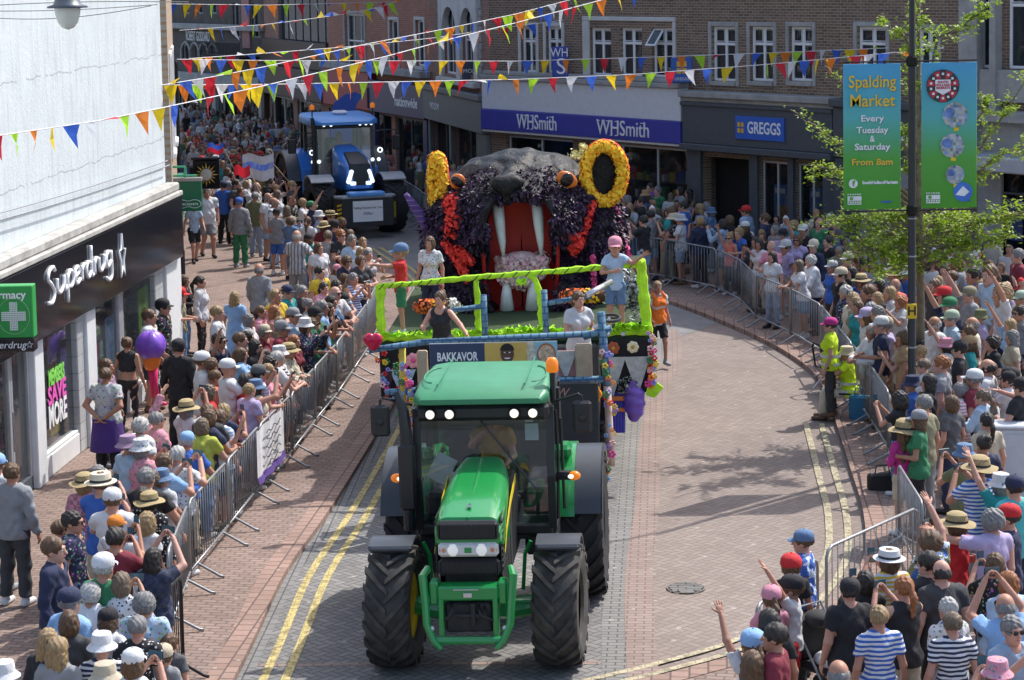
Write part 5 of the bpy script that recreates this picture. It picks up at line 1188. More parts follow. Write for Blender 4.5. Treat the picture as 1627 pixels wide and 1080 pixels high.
# rear mudguards
for sd in (-1, 1):
    mb = MB(); x0, x1 = (.70, 1.02) if sd > 0 else (-1.02, -.70); arc_fender(mb, x0, x1, 1.40, .92, 1.02, 18, 150, .05, 14); 
    mb.bbox(min(sd * .70, sd * .76), max(sd * .70, sd * .76), .45, 2.2, .9, 1.75, .02); mb.bbox(min(x0, x1) + .04, max(x0, x1) - .04, .85, 1.2, 1.86, 2.02, .05); mb.build('rear_mudguard', m_jg, gt, 'auto')
    mb = MB(); x0, x1 = (1.022, 1.36) if sd > 0 else (-1.36, -1.022); arc_fender(mb, x0, x1, 1.40, .92, .99, 20, 150, .04, 14, lip=sd); mb.build('mudguard_extension', m_dgrey, gt, 'auto')
    # indicators on arms
    mb = MB(); mb.tube([(sd * .78, .0, 1.80), (sd * .90, -.05, 1.87), (sd * 1.02, -.08, 1.87)], [.05, .06, .06], 8); arm_ = mb.build('indicator_arm', m_blk, gt, 'auto'); MB().ball((sd * 1.07, -.10, 1.87), .075, 12, 8, sc=(1, .8, .75)).build('indicator', m_amber, arm_, True)
    MB().ball((sd * 1.03, -.15, 1.87), .038, 10, 6, sc=(1, .7, .7)).build('side_lamp', m_lamp, arm_, True)
# cab
mb = MB()
for sd in (-1, 1):
    mb.loft([rrect(.05, 0, .09, 0, .02, .02, 2)] * 0 or [[Vector((sd * .80 + dx, y + dy, z)) for dx, dy in ((-.045, -.05), (.045, -.05), (.045, .05), (-.045, .05))] for y, z in ((-.12, 1.25), (-.20, 1.9), (-.10, 2.72))])
    mb.loft([[Vector((sd * .80 + dx, y + dy, z)) for dx, dy in ((-.04, -.05), (.04, -.05), (.04, .05), (-.04, .05))] for y, z in ((1.0, 1.3), (1.05, 2.72))]); mb.loft([[Vector((sd * .78 + dx, y + dy, z)) for dx, dy in ((-.04, -.05), (.04, -.05), (.04, .05), (-.04, .05))] for y, z in ((1.55, 1.6), (1.5, 2.72))])
    mb.bbox(sd * .80 - .05, sd * .80 + .05, -.15, 1.6, 1.18, 1.28, .02)
mb.bbox(-.80, .80, -.17, -.07, 1.18, 1.30, .02); mb.bbox(-.80, .80, -.16, 1.5, 2.66, 2.76, .02); mb.bbox(-.78, .78, 1.45, 1.55, 1.2, 1.3, .02); mb.bbox(-.8, .8, -.1, 1.55, 1.1, 1.18, .02)
cab = mb.build('cab_frame', m_frame, gt)
mb = MB(); mb.add([(-.76, -.16, 1.3), (.76, -.16, 1.3), (.76, -.235, 1.9), (-.76, -.235, 1.9), (.76, -.14, 2.66), (-.76, -.14, 2.66)], [(0, 1, 2, 3), (3, 2, 4, 5)]); mb.build('windscreen', m_cabg, cab, True)
for sd in (-1, 1):
    mb = MB(); mb.add([(sd * .80, -.08, 1.28), (sd * .80, 1.5, 1.28), (sd * .80, 1.48, 2.68), (sd * .80, -.08, 2.68)], [(0, 1, 2, 3)]); mb.build('side_window', m_cabg, cab)
mb = MB(); mb.add([(-.76, 1.52, 1.3), (.76, 1.52, 1.3), (.76, 1.5, 2.68), (-.76, 1.5, 2.68)], [(0, 1, 2, 3)]); mb.build('rear_window', m_cabg, cab)
secs = [rrect(.72, 2.82, 2.88, -.43, .03, .03, 4), rrect(.80, 2.79, 2.95, -.32, .05, .07, 4), rrect(.81, 2.78, 3.01, .3, .05, .10, 4), rrect(.76, 2.78, 3.03, 1.1, .05, .10, 4), rrect(.66, 2.80, 2.98, 1.5, .05, .10, 4)]
roof = MB().loft(secs).build('roof', m_jgr, gt, 'auto')
mb = MB(); 
for x in (-.52, .52): mb.box(x - .006, x + .006, -.25, 1.5, 3.008, 3.034)
for sd in (-1, 1): mb.tube([(sd * (.60 + .14 * math.sin(R(a))), .35 + .5 * math.cos(R(a)), 3.03) for a in range(0, 181, 20)], .010, 4)
mb.build('roof_seam', mat('roof seam green', (.03, .22, .12), .6), roof)
mb = MB(); mb.bbox(-.80, .80, -.36, -.12, 2.60, 2.80, .05); vis = mb.build('lamp_visor', m_blk, gt)
for x in (-.60, -.37, .40, .62):
    MB().lathe([(.062, .03), (.072, .0), (.070, -.05), (.05, -.07)], 16, mat=Matrix.Translation((x, -.40, 2.70)) @ Matrix.Rotation(R(90), 4, 'X')).build('lamp_housing', m_blk, vis, True); MB().ball((x, -.415, 2.70), .054, 14, 8, sc=(1, .3, 1)).build('work_lamp', m_lamp, vis, True)
# interior
mb = MB(); mb.bbox(-.26, .26, .55, 1.05, 1.55, 1.68, .05); mb.bbox(-.25, .25, 1.0, 1.14, 1.6, 2.25, .06); mb.build('driver_seat', mat('seat cloth', (.09, .085, .07), .9), cab)
mb = MB(); mb.bbox(-.3, .3, .02, .22, 1.3, 1.75, .08); mb.bbox(-.78, -.42, .2, 1.4, 1.3, 1.6, .05); mb.bbox(.42, .78, .2, 1.4, 1.3, 1.65, .05); mb.build('dashboard', m_blk, cab)
TW = Matrix.Translation((0, .28, 1.86)) @ Matrix.Rotation(R(-35), 4, 'X')
mb = MB(); mb.tube([TW @ Vector((.20 * math.cos(k * math.pi / 10), .20 * math.sin(k * math.pi / 10), 0)) for k in range(21)], .016, 6, cap=False); mb.tube([TW @ Vector((-.2, 0, 0)), TW @ Vector((.2, 0, 0))], .014, 6); mb.tube([TW @ Vector((0, 0, 0)), (0, .15, 1.6)], .03, 6); mb.build('steering_wheel', m_blk, cab)
mb = MB(); mb.box(-.40, -.38 + .0, -.0, .01, 0, 0); 
Tq = Matrix.Translation((-.52, -.17, 1.98)) @ Matrix.Rotation(R(28), 4, 'Y'); mb = MB(); mb.box(-.13, .13, -.012, -.008, -.15, .19, mat=Tq); mb.build('sheet_of_paper', mat('pale green paper', (.42, .55, .53), .8), cab)
mb = MB(); mb.box(.50, .66, -.158, -.152, 2.32, 2.52); mb.box(.50, .60, -.150, -.146, 2.54, 2.62); mb.build('windscreen_notice', mat('pale green paper'if False else 'pale blue notice', (.45, .60, .60), .8), cab)
mb = MB(); mb.tube([(-.1, -.17, 2.66), (.35, -.24, 2.1), (.62, -.25, 1.75)], .010, 5); mb.bbox(-.42, .35, -.13, -.10, 2.5, 2.64, .02); mb.build('wiper_and_blind', m_dgrey, cab)
# exhaust and air intake at the pillars, grab rails
mb = MB(); mb.tube([(-.90, -.35, 1.3), (-.90, -.36, 2.45), (-.92, -.34, 2.72), (-1.0, -.30, 2.96)], [.075, .075, .065, .045], 10); mb.bbox(-1.0, -.80, -.45, -.25, 1.55, 2.35, .03); mb.build('exhaust_stack', m_frame, gt, 'auto')
mb = MB(); mb.tube([(.86, -.1, 1.35), (.88, -.05, 2.1), (.86, 0, 2.65)], .02, 6); mb.tube([(.92, .2, 1.4), (.90, .25, 2.5)], .02, 6); mb.bbox(.62, .95, -.3, .5, .55, .6, .01); mb.bbox(.62, .95, -.2, .4, .85, .9, .01); mb.bbox(.45, .85, -.1, .6, .9, 1.2, .04); mb.bbox(-.85, -.45, -.1, .6, .7, 1.2, .04); mb.build('steps_and_rails', m_frame, gt)
for sd, yy in ((-1, -.3), (1, -.25)):
    mb = MB(); mb.tube([(sd * .84, yy + .1, 2.78), (sd * 1.16, yy - .05, 2.90), (sd * 1.20, yy - .05, 2.88), (sd * 1.20, yy - .05, 2.62)], .017, 6); ma = mb.build('mirror_arm', m_frame, gt)
    mm = MB().bbox(sd * 1.20 - .115, sd * 1.20 + .115, yy - .11, yy - .04, 2.44, 2.82, .035).ball((sd * 1.20, yy - .11, 2.62), .05, 10, 6, sc=(1, .5, 1)).build('mirror', m_blk, ma)
mb = MB(); mb.cyl((.84, -.05, 2.75), (.84, -.05, 3.12), .035, 8); st_ = mb.build('beacon_stalk', m_blk, gt); MB().lathe([(.06, 0), (.075, .02), (.075, .12), (.05, .17), (0, .18)], 14, mat=Matrix.Translation((.84, -.05, 3.12))).build('beacon', m_amber, st_, True)
def seated(kind, pose, parent_frame, off, face, **kw):
    M = parent_frame.matrix_world if False else Matrix.Translation(parent_frame.location) @ Matrix.Rotation(parent_frame.rotation_euler.z, 4, 'Z')
    return make_person(kind, pose, M @ Vector(off), face, **kw)
fw = Vector((math.sin(-.085), -math.cos(-.085)))
seated('man', 'sit', gt, (0, .78, .80), fw, hair='ks', top=('mustard', 'plain', 'tee'), bottom=('black', 'trousers'), label='driver in a mustard shirt at the wheel inside the green tractor cab')

# ---------------- blue tractor
q_ = adj([(-5.15, 67.2)])[0]; bt = empty('blue_tractor', (q_[0], q_[1], .0), .30); bt.scale = (1.07,) * 3; tag(bt, 'large blue tractor with bright headlamps and a front weight block, behind the flower float', 'tractor')
m_nb = mat('tractor blue', (.05, .24, .78), .28, var=.05, bump=.03, coat=.6); m_nbl = mat('light blue roof', (.10, .33, .76), .4, var=.05); m_lampw = mat('white led lamp', (.85, .95, 1), .2, var=0, bump=0, emit=.8)
for sd in (-1, 1):
    wheel('front_wheel', bt, sd * 1.0, -1.5, .78, .62, .40, m_nb, 19, sd, R(4), m_rub)
    wheel('rear_wheel', bt, sd * 1.12, 1.5, 1.02, .68, .55, m_nb, 21, sd, 0, m_rub)
secs = [rrect(.26, 1.32, 1.55, -2.25, .05, .08, 4), rrect(.38, 1.25, 1.95, -2.1, .06, .16, 4), rrect(.42, 1.2, 2.15, -1.5, .06, .18, 4), rrect(.42, 1.2, 2.32, -.7, .06, .18, 4), rrect(.36, 1.3, 2.4, -.3, .06, .18, 4)]
bon = MB().loft(secs).build('bonnet', m_nb, bt, 'auto')
mb = MB(); mb.loft([rrect(.20, 1.42, 1.62, -2.28, .03, .05, 3), rrect(.30, 1.5, 2.0, -2.13, .03, .06, 3), rrect(.27, 1.9, 2.19, -1.55, .03, .05, 3), rrect(.24, 2.0, 2.262, -1.2, .03, .05, 3)]); mb.build('grille', m_blk, bt, 'auto')
for sd in (-1, 1):
    MB().bbox(sd * .31 - .05, sd * .31 + .05, -2.26, -2.1, 1.45, 1.85, .03, mat=Matrix.Translation((sd * .3, -2.1, 1.6)) @ Matrix.Rotation(R(-sd * 18), 4, 'Y') @ Matrix.Translation((-sd * .3, 2.1, -1.6))).build('headlight', m_lampw, bt)
    MB().bbox(sd * .22 - .09, sd * .22 + .07, -2.31, -2.24, 1.42, 1.52, .02).build('headlight', m_lampw, bt)
    for x in (.78, .96): MB().ball((sd * x, -.45, 1.95), .055, 10, 6, sc=(1, .5, 1)).build('work_lamp', m_lampw, bt, True)
    mb = MB(); arc_fender(mb, min(sd * .7, sd * 1.35), max(sd * .7, sd * 1.35), -1.5, .78, .90, 55, 140, .04, 9); mb.build('front_mudguard', mat('silver grey mudguard', (.30, .33, .36), .4), bt, 'auto')
    mb = MB(); arc_fender(mb, min(sd * .75, sd * 1.12), max(sd * .75, sd * 1.12), 1.5, 1.04, 1.16, 15, 150, .05, 12); mb.bbox(sd * .78 - .03, sd * .78 + .03, .45, 2.3, 1.0, 1.9, .02); mb.bbox(min(sd * .82, sd * 1.12), max(sd * .82, sd * 1.12), .30, .36, .95, 1.7, .03); mb.build('rear_mudguard', m_nb, bt, 'auto')
    mb = MB(); arc_fender(mb, min(sd * 1.13, sd * 1.48), max(sd * 1.13, sd * 1.48), 1.5, 1.04, 1.13, 15, 150, .05, 12, lip=sd); mb.build('mudguard_extension', m_dgrey, bt, 'auto')
    mb = MB(); mb.tube([(sd * .82, -.2, 2.75), (sd * 1.5, -.3, 2.78), (sd * 1.52, -.3, 2.6)], .02, 6); ma = mb.build('mirror_arm', m_frame, bt); MB().bbox(sd * 1.52 - .12, sd * 1.52 + .12, -.36, -.29, 2.2, 2.62, .03).build('mirror', m_blk, ma)
    MB().lathe([(.08, -.01), (.08, .03), (.05, .04), (.05, -.01)], 14, mat=Matrix.Translation((sd * .99, -.5, 2.22)) @ Matrix.Rotation(R(90), 4, 'X')).build('side_lamp', m_lampw, bt, True)
    mb = MB(); 
    for (ya, yb, za, zb) in ((-.35, -.2, 1.5, 2.95), (1.15, 1.2, 1.5, 2.95), (1.7, 1.65, 1.8, 2.95)): mb.loft([[Vector((sd * .82 + dx, y + dy, z)) for dx, dy in ((-.045, -.05), (.045, -.05), (.045, .05), (-.045, .05))] for y, z in ((ya, za), (yb, zb))])
    mb.build('cab_pillar', m_frame, bt)
mb = MB(); mb.bbox(-.82, .82, -.4, -.2, 1.3, 1.55, .02); mb.bbox(-.82, .82, -.3, 1.7, 2.86, 2.95, .02); mb.bbox(-.8, .8, -.2, 1.7, 1.2, 1.3, .02); cab = mb.build('cab_frame', m_frame, bt)
mb = MB(); mb.add([(-.78, -.34, 1.55), (.78, -.34, 1.55), (.78, -.22, 2.86), (-.78, -.22, 2.86)], [(0, 1, 2, 3)]); mb.build('windscreen', m_cabg, cab)
for sd in (-1, 1): MB().add([(sd * .82, -.3, 1.5), (sd * .82, 1.65, 1.5), (sd * .82, 1.65, 2.86), (sd * .82, -.2, 2.86)], [(0, 1, 2, 3)]).build('side_window', m_cabg, cab)
secs = [rrect(.70, 2.98, 3.06, -.62, .03, .03, 3), rrect(.95, 2.96, 3.16, -.40, .05, .09, 3), rrect(1.0, 2.95, 3.22, .3, .05, .12, 3), rrect(.95, 2.95, 3.24, 1.4, .05, .12, 3), rrect(.8, 2.97, 3.15, 1.85, .05, .1, 3)]
rf = MB().loft(secs).build('roof', m_nbl, bt, 'auto'); MB().bbox(-.15, .25, .2, .6, 3.22, 3.33, .05).build('roof_box', m_white, rf)
for x in (-.62, -.42, .42, .60, .76): MB().ball((x, -.56 + abs(x) * .12, 2.98), .045, 8, 6).build('work_lamp', m_lampw, rf, True)
for x in (-.85, .92): mb = MB(); mb.cyl((x, 0, 3.1), (x, 0, 3.4), .02, 6); q = mb.build('beacon_stalk', m_blk, rf); MB().lathe([(.06, 0), (.07, .02), (.07, .12), (0, .16)], 10, mat=Matrix.Translation((x, 0, 3.4))).build('beacon', m_amber, q, True)
mb = MB(); mb.tube([(-.92, -.5, 1.6), (-.92, -.5, 2.9), (-.95, -.45, 3.2)], [.07, .07, .05], 8); mb.build('exhaust_stack', m_frame, bt, 'auto')
mb = MB(); mb.bbox(-.4, .4, -1.9, 1.6, .7, 1.4, .05); mb.cyl((-1, -1.5, .78), (1, -1.5, .78), .12, 8); mb.bbox(-1.0, -.5, -.3, .6, .6, 1.3, .05); mb.bbox(.5, 1.0, -.3, .6, .6, 1.3, .05); mb.build('chassis', m_drk, bt, 'auto')
mb = MB(); mb.bbox(-.25, .25, .7, 1.2, 1.8, 1.95, .05); mb.bbox(-.25, .25, 1.15, 1.3, 1.9, 2.5, .05); mb.build('driver_seat', m_blk, cab)
# front weight block
mb = MB(); mb.prism([(-.88, -2.75), (-.72, -2.98), (.72, -2.98), (.88, -2.75), (.85, -2.35), (-.85, -2.35)], .35, 1.12); wb = mb.build('weight_block', m_blk, bt)
mb = MB(); mb.prism([(-.86, -2.72), (-.70, -2.95), (.70, -2.95), (.86, -2.72), (.83, -2.4), (-.83, -2.4)], 1.121, 1.17); mb.build('block_top', mat('silver grey mudguard'), wb); MB().bbox(-.50, .50, -3.0, -2.55, 1.172, 1.28, .02).build('block_lid', m_nbl, wb)
plate = MB().box(-.42, .42, -3.0, -2.985, .48, 1.05).build('sign_plate', m_white, wb)
text('Pulling Flowers for You', .085, m_blk, plate, (0, -3.003, .86)); text('Miller', .12, mat('navy ink', (.02, .03, .12), .5), plate, (0, -3.003, .7), shear=.2)
def hazard(name):
    s = NT(name); o = s.co('Object'); sp = s.n('ShaderNodeSeparateXYZ'); s.l(o, sp.inputs[0]); w = s.math('FRACT', s.math('MULTIPLY', s.math('ADD', s.math('ADD', sp.outputs[0], sp.outputs[1]), sp.outputs[2]), 9.)); s.l(s.mix(s.math('GREATER_THAN', w, .5), (.7, .5, .02), (.02, .02, .02)), s.b.inputs['Base Color']); return s.m
mh = hazard('hazard stripes')
for sd in (-1, 1): MB().add([(sd * .83, -2.84, .55), (sd * .73, -2.985, .55), (sd * .73, -2.985, 1.0), (sd * .83, -2.84, 1.0)], [(0, 1, 2, 3)]).build('hazard_panel', mh, wb)
f2 = Vector((math.sin(.30), -math.cos(.30)))
seated('man', 'sit', bt, (.1, .95, 1.1), f2, hair='ns', top=('palegreen', 'plain', 'tee'), bottom=('black', 'trousers'), label='driver in a pale green shirt inside the blue tractor cab')

# ================================================================ FLOAT
YAW = -.05
fl = empty('flower_float', (.03, 33.3, 0), YAW); fl.rotation_euler = (0, -.014, YAW); tag(fl, 'flower parade float on a black trailer with lime padded railings and bunting skirt', 'parade float')
m_lime = mat('lime padding', (.44, .80, .02), .75, var=.22, scale=7, bump=.9, bscale=22); m_tr = mat('trailer black paint', (.025, .028, .034), .45, var=.15); m_blu = bricks('blue ribbon wrap', (.10, .22, .33), (.18, .34, .44), (.05, .12, .25), .12, .10, .012, 'xz', bumps=.2, dirt=.1); m_wood = mat('raw timber', (.42, .33, .23), .8, var=.2, scale=4)
HW = 2.05
mb = MB(); mb.bbox(-1.25, 1.27, -2.75, 9, 1.0, 1.5, .03); mb.bbox(-1.25, 1.27, -.3, 9, 1.5, 2.2, .03); mb.build('trailer_bed', m_tr, fl)
hb = MB().bbox(-1.27, 1.30, -2.86, -2.77, .95, 2.12, .02).build('headboard', m_tr, fl)
MB().bbox(1.05, 1.15, -2.866, -2.86, 1.03, 1.06, .002).build('reflector', m_white, hb)
t = text('WWKW', .17, mat('faded red script', (.40, .20, .16), .7), hb, (.55, -2.865, 1.98), shear=.3)
for sd in (-1, 1):
    for yy in (.45, 1.8): wheel('trailer_wheel', fl, sd * 1.14 + .01, yy, .48, .36, .26, m_steel, 20, sd, 0, m_rub)
    MB().bbox(sd * 1.14 - .22, sd * 1.14 + .24, -.3, 2.6, .98, 1.02, .01).build('wheel_guard', m_tr, fl)
mb = MB(); mb.cyl((0, -2.8, .8), (.0, -5.2, .75), .06, 8); mb.bbox(-.06, .06, -2.9, -2.7, .7, 1.2, .02); mb.build('drawbar', m_tr, fl)
mb = MB(); mb.bbox(-HW, HW, -.06, 9, 2.20, 2.30, .03); deck = mb.build('deck', mat('artificial turf edge', (.028, .055, .02), .95, var=.3, scale=20, bump=.8), fl)
# frilled lime edging and padded rails
def wobbly(pts, r, amp, n=7, seed=0, sub=10):
    rr = random.Random(seed); P = []; RS = []
    for a, b in zip(pts[:-1], pts[1:]):
        a, b = Vector(a), Vector(b); k_ = max(2, int((b - a).length * sub))
        for k in range(k_): P.append(a.lerp(b, k / k_) + Vector((rr.uniform(-amp, amp), rr.uniform(-amp, amp), rr.uniform(-amp, amp)))); RS.append(r * rr.uniform(.85, 1.25))
    P.append(Vector(pts[-1])); RS.append(r); return P, RS
def pad(pts, r, name, seed):
    P, RS = wobbly(pts, r, .008, seed=seed, sub=14); mb = MB(); mb.tube(P, RS, 9); return mb.build(name, m_lime, fl, 'auto')
zl, zr = 3.13, 3.37
pad([(-HW, -.02, zl), (-.6, 0, zl + .10), (HW - .14, 0, zr)], .043, 'top_rail', 1); pad([(-HW, 0, 2.3), (-HW + .01, 0, zl + .02)], .068, 'rail_post', 2); pad([(HW - .02, 0, 2.3), (HW - .10, 0, zr), (HW - .12, -.02, zr + .07)], .078, 'rail_post', 3)
pad([(-.55, 0, 2.3), (-.56, 0, 3.18)], .045, 'rail_post', 4); pad([(.42, 0, 2.35), (.41, 0, 2.95), (.33, 0, 3.2), (.22, 0, 3.27)], .045, 'rail_post', 5)
mb = MB(); P = [Vector(p) for p in ((-HW, -.02, zl), (-.6, 0, zl + .10), (HW - .14, 0, zr))]
mb2 = []
for k in range(60):
    t = k / 59; p = P[0].lerp(P[1], t * 2) if t < .355 else P[1].lerp(P[2], (t - .355) / .645); 
    if k % 3 == 0: q = p + Vector((.06, 0, 0)); mb.tube([p + Vector((0, -.062, -.04)), p + Vector((.04, -.066, .0)), p + Vector((.08, -.062, .045))], .007, 4)
mb.build('black_twine', m_blk, fl)
def frill(x0, x1, y, z, n, seed, m, name='lime_frill', h=.10, par=None, dirv=(1, 0, 0)):
    rr = random.Random(seed); mb = MB()
    for k in range(n):
        t = (k + rr.random()) / n; c = Vector((x0 + (x1 - x0) * t, y + rr.uniform(-.05, .05), z + rr.uniform(-.02, .03))) if dirv[0] else Vector((x0, y + (x1) * t, z + rr.uniform(-.02, .03)))
        a = rr.uniform(0, 6.28); s_ = rr.uniform(.6, 1.4) * h; d1 = Vector((math.cos(a), math.sin(a) * .6, rr.uniform(-.2, .7))) * s_; d2 = Vector((-math.sin(a) * .7, math.cos(a), rr.uniform(-.3, .8))) * s_ * .8
        mb.add([c - d1 * .5, c + d2 * .5 + Vector((0, 0, .02)), c + d1 * .5 + Vector((0, 0, .04)), c - d2 * .5], [(0, 1, 2, 3)])
    return mb.build(name, m, par or fl)
frill(-HW, HW, -.05, 2.36, 420, 1, m_lime); frill(-.2, .6, -.03, 2.40, 60, 4, m_lime); frill(HW - .5, HW, -.05, 2.40, 80, 5, m_lime, h=.14); frill(.15 - .08, .15 + .05, -.03, 3.13, 14, 6, m_lime, h=.11); P, RS = wobbly([(-HW, -.04, 2.33), (HW, -.04, 2.33)], .05, .015, seed=9); MB().tube(P, RS, 7).build('lime_roll', m_lime, fl, 'auto')
# petals and clusters
def petal_mesh(path, rad, n, size, seed, flat=0):
    rr = random.Random(seed); mb = MB(); path = [Vector(p) for p in path]
    for k in range(n):
        t = rr.random() * (len(path) - 1); i = min(int(t), len(path) - 2) if len(path) > 1 else 0; c = path[i].lerp(path[i + 1], t - i) if len(path) > 1 else path[0]
        d = Vector((rr.gauss(0, 1), rr.gauss(0, 1) * (1 - flat), rr.gauss(0, 1))).normalized() * rad * rr.uniform(.55, 1.0); c = c + d
        u = Vector((rr.gauss(0, 1), rr.gauss(0, 1), rr.gauss(0, 1))).normalized(); n_ = d.normalized() if d.length > 0 else Vector((0, -1, 0)); a = u.cross(n_); a = a.normalized() if a.length > .01 else Vector((1, 0, 0)); b = n_.cross(a).normalized(); s_ = size * rr.uniform(.7, 1.3)
        mb.add([c - a * s_, c + b * s_ * .8 + n_ * s_ * .35, c + a * s_, c - b * s_ * .8 + n_ * s_ * .35, c + n_ * s_ * .1], [(0, 1, 4), (1, 2, 4), (2, 3, 4), (3, 0, 4)])
    return mb
def fuzzy(name, c, c2=None, rough=.8):
    if name in MATS: return MATS[name]
    s = NT(name); s.set(Roughness=rough); o = s.co('Object'); v = s.n('ShaderNodeTexWhiteNoise'); mp = s.n('ShaderNodeMapping'); mp.inputs['Scale'].default_value = (22,) * 3; s.l(o, mp.inputs[0]); vm = s.n('ShaderNodeVectorMath', operation='FLOOR'); s.l(mp.outputs[0], vm.inputs[0]); s.l(vm.outputs[0], v.inputs[0])
    stops = [(0, c)] + ([(.999, c2)] if not isinstance(c2, list) else [((i + 1) / len(c2) * .999, q) for i, q in enumerate(c2)]) if c2 else [(0, c), (1, c)]
    s.l(s.ramp(v.outputs[0], stops), s.b.inputs['Base Color']); MATS[name] = s.m; return s.m
m_or = fuzzy('orange yellow petals', (.95, .42, .01), (.98, .70, .05)); m_rd = fuzzy('red petals', (.75, .02, .02), (.9, .08, .05)); m_hp = fuzzy('hot pink tinsel', (.7, .03, .2), (.8, .2, .4)); m_pw = fuzzy('pink white petals', (.75, .35, .42), (.80, .68, .62)); m_purp = fuzzy('purple black fur', (.006, .005, .008), [(.010, .006, .013), (.028, .010, .040), (.075, .022, .09), (.14, .08, .15)], .5)
# ---- panther head
ph = empty('panther_head', (.12, 36.2, 0), YAW); tag(ph, 'giant dark panther head with open red mouth and white fangs, covered in purple-black tufts', 'float figure')
s = SDF((-2.1, -1.3, 2.2), (2.2, 3.4, 5.2), .055)
skull = s.ell((0, .75, 3.82), (1.36, 1.35, .88)); muzz = s.ell((-.05, .0, 3.9), (1.15, 1.0, .72)); body = s.ell((0, 1.2, 2.7), (1.72, 1.6, 1.25)); chL = s.ell((-1.05, .5, 3.45), (.60, .7, .75)); chR = s.ell((1.08, .5, 3.45), (.66, .7, .8)); jaw = s.cone((-.75, -.2, 2.5), (.8, -.2, 2.5), .38, .38)
f = smins([skull, muzz, body, chL, chR, jaw], .18); mouth = smin(s.cone((.02, -1.2, 2.75), (.02, .3, 2.75), .66, .58), s.cone((.02, -1.2, 3.72), (.02, .3, 3.67), .62, .52), .5); f = np.maximum(f, -mouth); f = np.maximum(f, 2.3 - s.Z)
V, F = s.nets(f + s.wav(.02, 9, 1)); me = np_mesh('head_shell', [(V, F, 0)], [mat('black fleece', (.012, .010, .014), .7, var=.3, bump=.6, bscale=30)]); sh = mesh_obj('head_shell', me, ph)
# tufts scattered over the shell, denser towards the front
Cn = V[F].mean(1); Nn = np.cross(V[F[:, 2]] - V[F[:, 0]], V[F[:, 3]] - V[F[:, 1]]); Nn /= np.linalg.norm(Nn, axis=1)[:, None] + 1e-9; rs = np.random.RandomState(3)
inm = np.array([((c[0] - .02) / .62) ** 2 < 1 and c[1] < .8 and 2.2 < c[2] < 4.15 and (abs(c[0] - .02) < .56) for c in Cn]); ok = np.where((~inm) & (Cn[:, 2] < 4.62 - .25 * np.abs(Cn[:, 0]) * 0 - .0) & (Cn[:, 1] < 2.6))[0]
pick = rs.choice(ok, 26000); mb_v = []; mb_f = []
c = Cn[pick] + rs.uniform(-.03, .03, (len(pick), 3)); n_ = Nn[pick]; a = np.cross(n_, rs.normal(size=(len(pick), 3))); a /= np.linalg.norm(a, axis=1)[:, None]; b = np.cross(n_, a); sz = rs.uniform(.018, .046, (len(pick), 1)); tip = c + n_ * sz * 2.0 + np.array([0, 0, -.05]); q = np.stack([c - a * sz * .6, c + a * sz * .6, tip + b * sz * .8 + a * sz * .3, tip - a * sz * .3], 1).reshape(-1, 3); Fq = np.arange(len(q)).reshape(-1, 4)
tuft = mesh_obj('tufts', np_mesh('tufts', [(q, Fq, 0)], [m_purp], False), sh)
# red mouth board, slightly dished, with a padded rim
m_mouth = mat('red mouth paint', (.40, .012, .008), .6, var=.2, scale=2, bump=.2, bscale=6)
def arch(k, sc_): a = math.pi * k / 16; return (.02 + .63 * sc_ * math.cos(a), 3.62 + .64 * sc_ * math.sin(a))
out_ = [(.02 + .57, 2.3)] + [arch(k, 1) for k in range(17)] + [(.02 - .57, 2.3)]
mb = MB(); mb.loft([[Vector((.02 + (x - .02) * q, y, 2.3 + (z - 2.3) * (1 - (1 - q) * .4))) for x, z in out_] for q, y in ((1.0, -.40), (.97, -.22), (.75, -.08), (.4, -.02), (.02, 0))], cap=False); mb.build('mouth_board', m_mouth, ph, 'auto')
MB().tube([(x, -.42, z) for x, z in out_], .035, 6).build('lip_rim', m_mouth, ph, True)
m_fang = mat('white fang paint', (.72, .73, .74), .4, var=.08)
for (x0, z0, x1, z1) in ((-.34, 4.08, -.26, 3.20), (.30, 4.10, .36, 3.22)): MB().tube([(x0, -.40, z0), (x0 + (x1 - x0) * .4, -.44, z0 - .35), (x0 + (x1 - x0) * .8, -.45, z1 + .25), (x1, -.42, z1)], [.095, .085, .06, .02], 12).build('upper_fang', m_fang, ph, True)
for (x0, x1) in ((-.22, -.20), (.20, .23)): MB().tube([(x0, -.40, 2.32), (x0, -.42, 2.6), (x1, -.42, 2.98)], [.12, .085, .03], 12).build('lower_fang', m_fang, ph, True)
mb = MB(); rr = random.Random(4); P = [(-.30, -.15, 2.98), (.42, -.15, 3.0), (-.26, -.30, 2.82), (.38, -.30, 2.84), (.0, -.34, 2.76)]; tong = petal_mesh([(-.30, -.3, 3.12), (-.1, -.36, 3.02), (.15, -.36, 3.05), (.36, -.3, 3.14), (.30, -.40, 2.92), (-.26, -.40, 2.86), (.1, -.40, 2.76), (.0, -.42, 2.95)], .15, 1500, .045, 4); tq = MB().ball((.03, -.22, 2.98), 1, 18, 10, sc=(.46, .20, .29)).build('tongue', fuzzy('pink white petals', (.75, .35, .42), (.80, .68, .62)), ph, True); tong.build('tongue_petals', m_pw, tq)
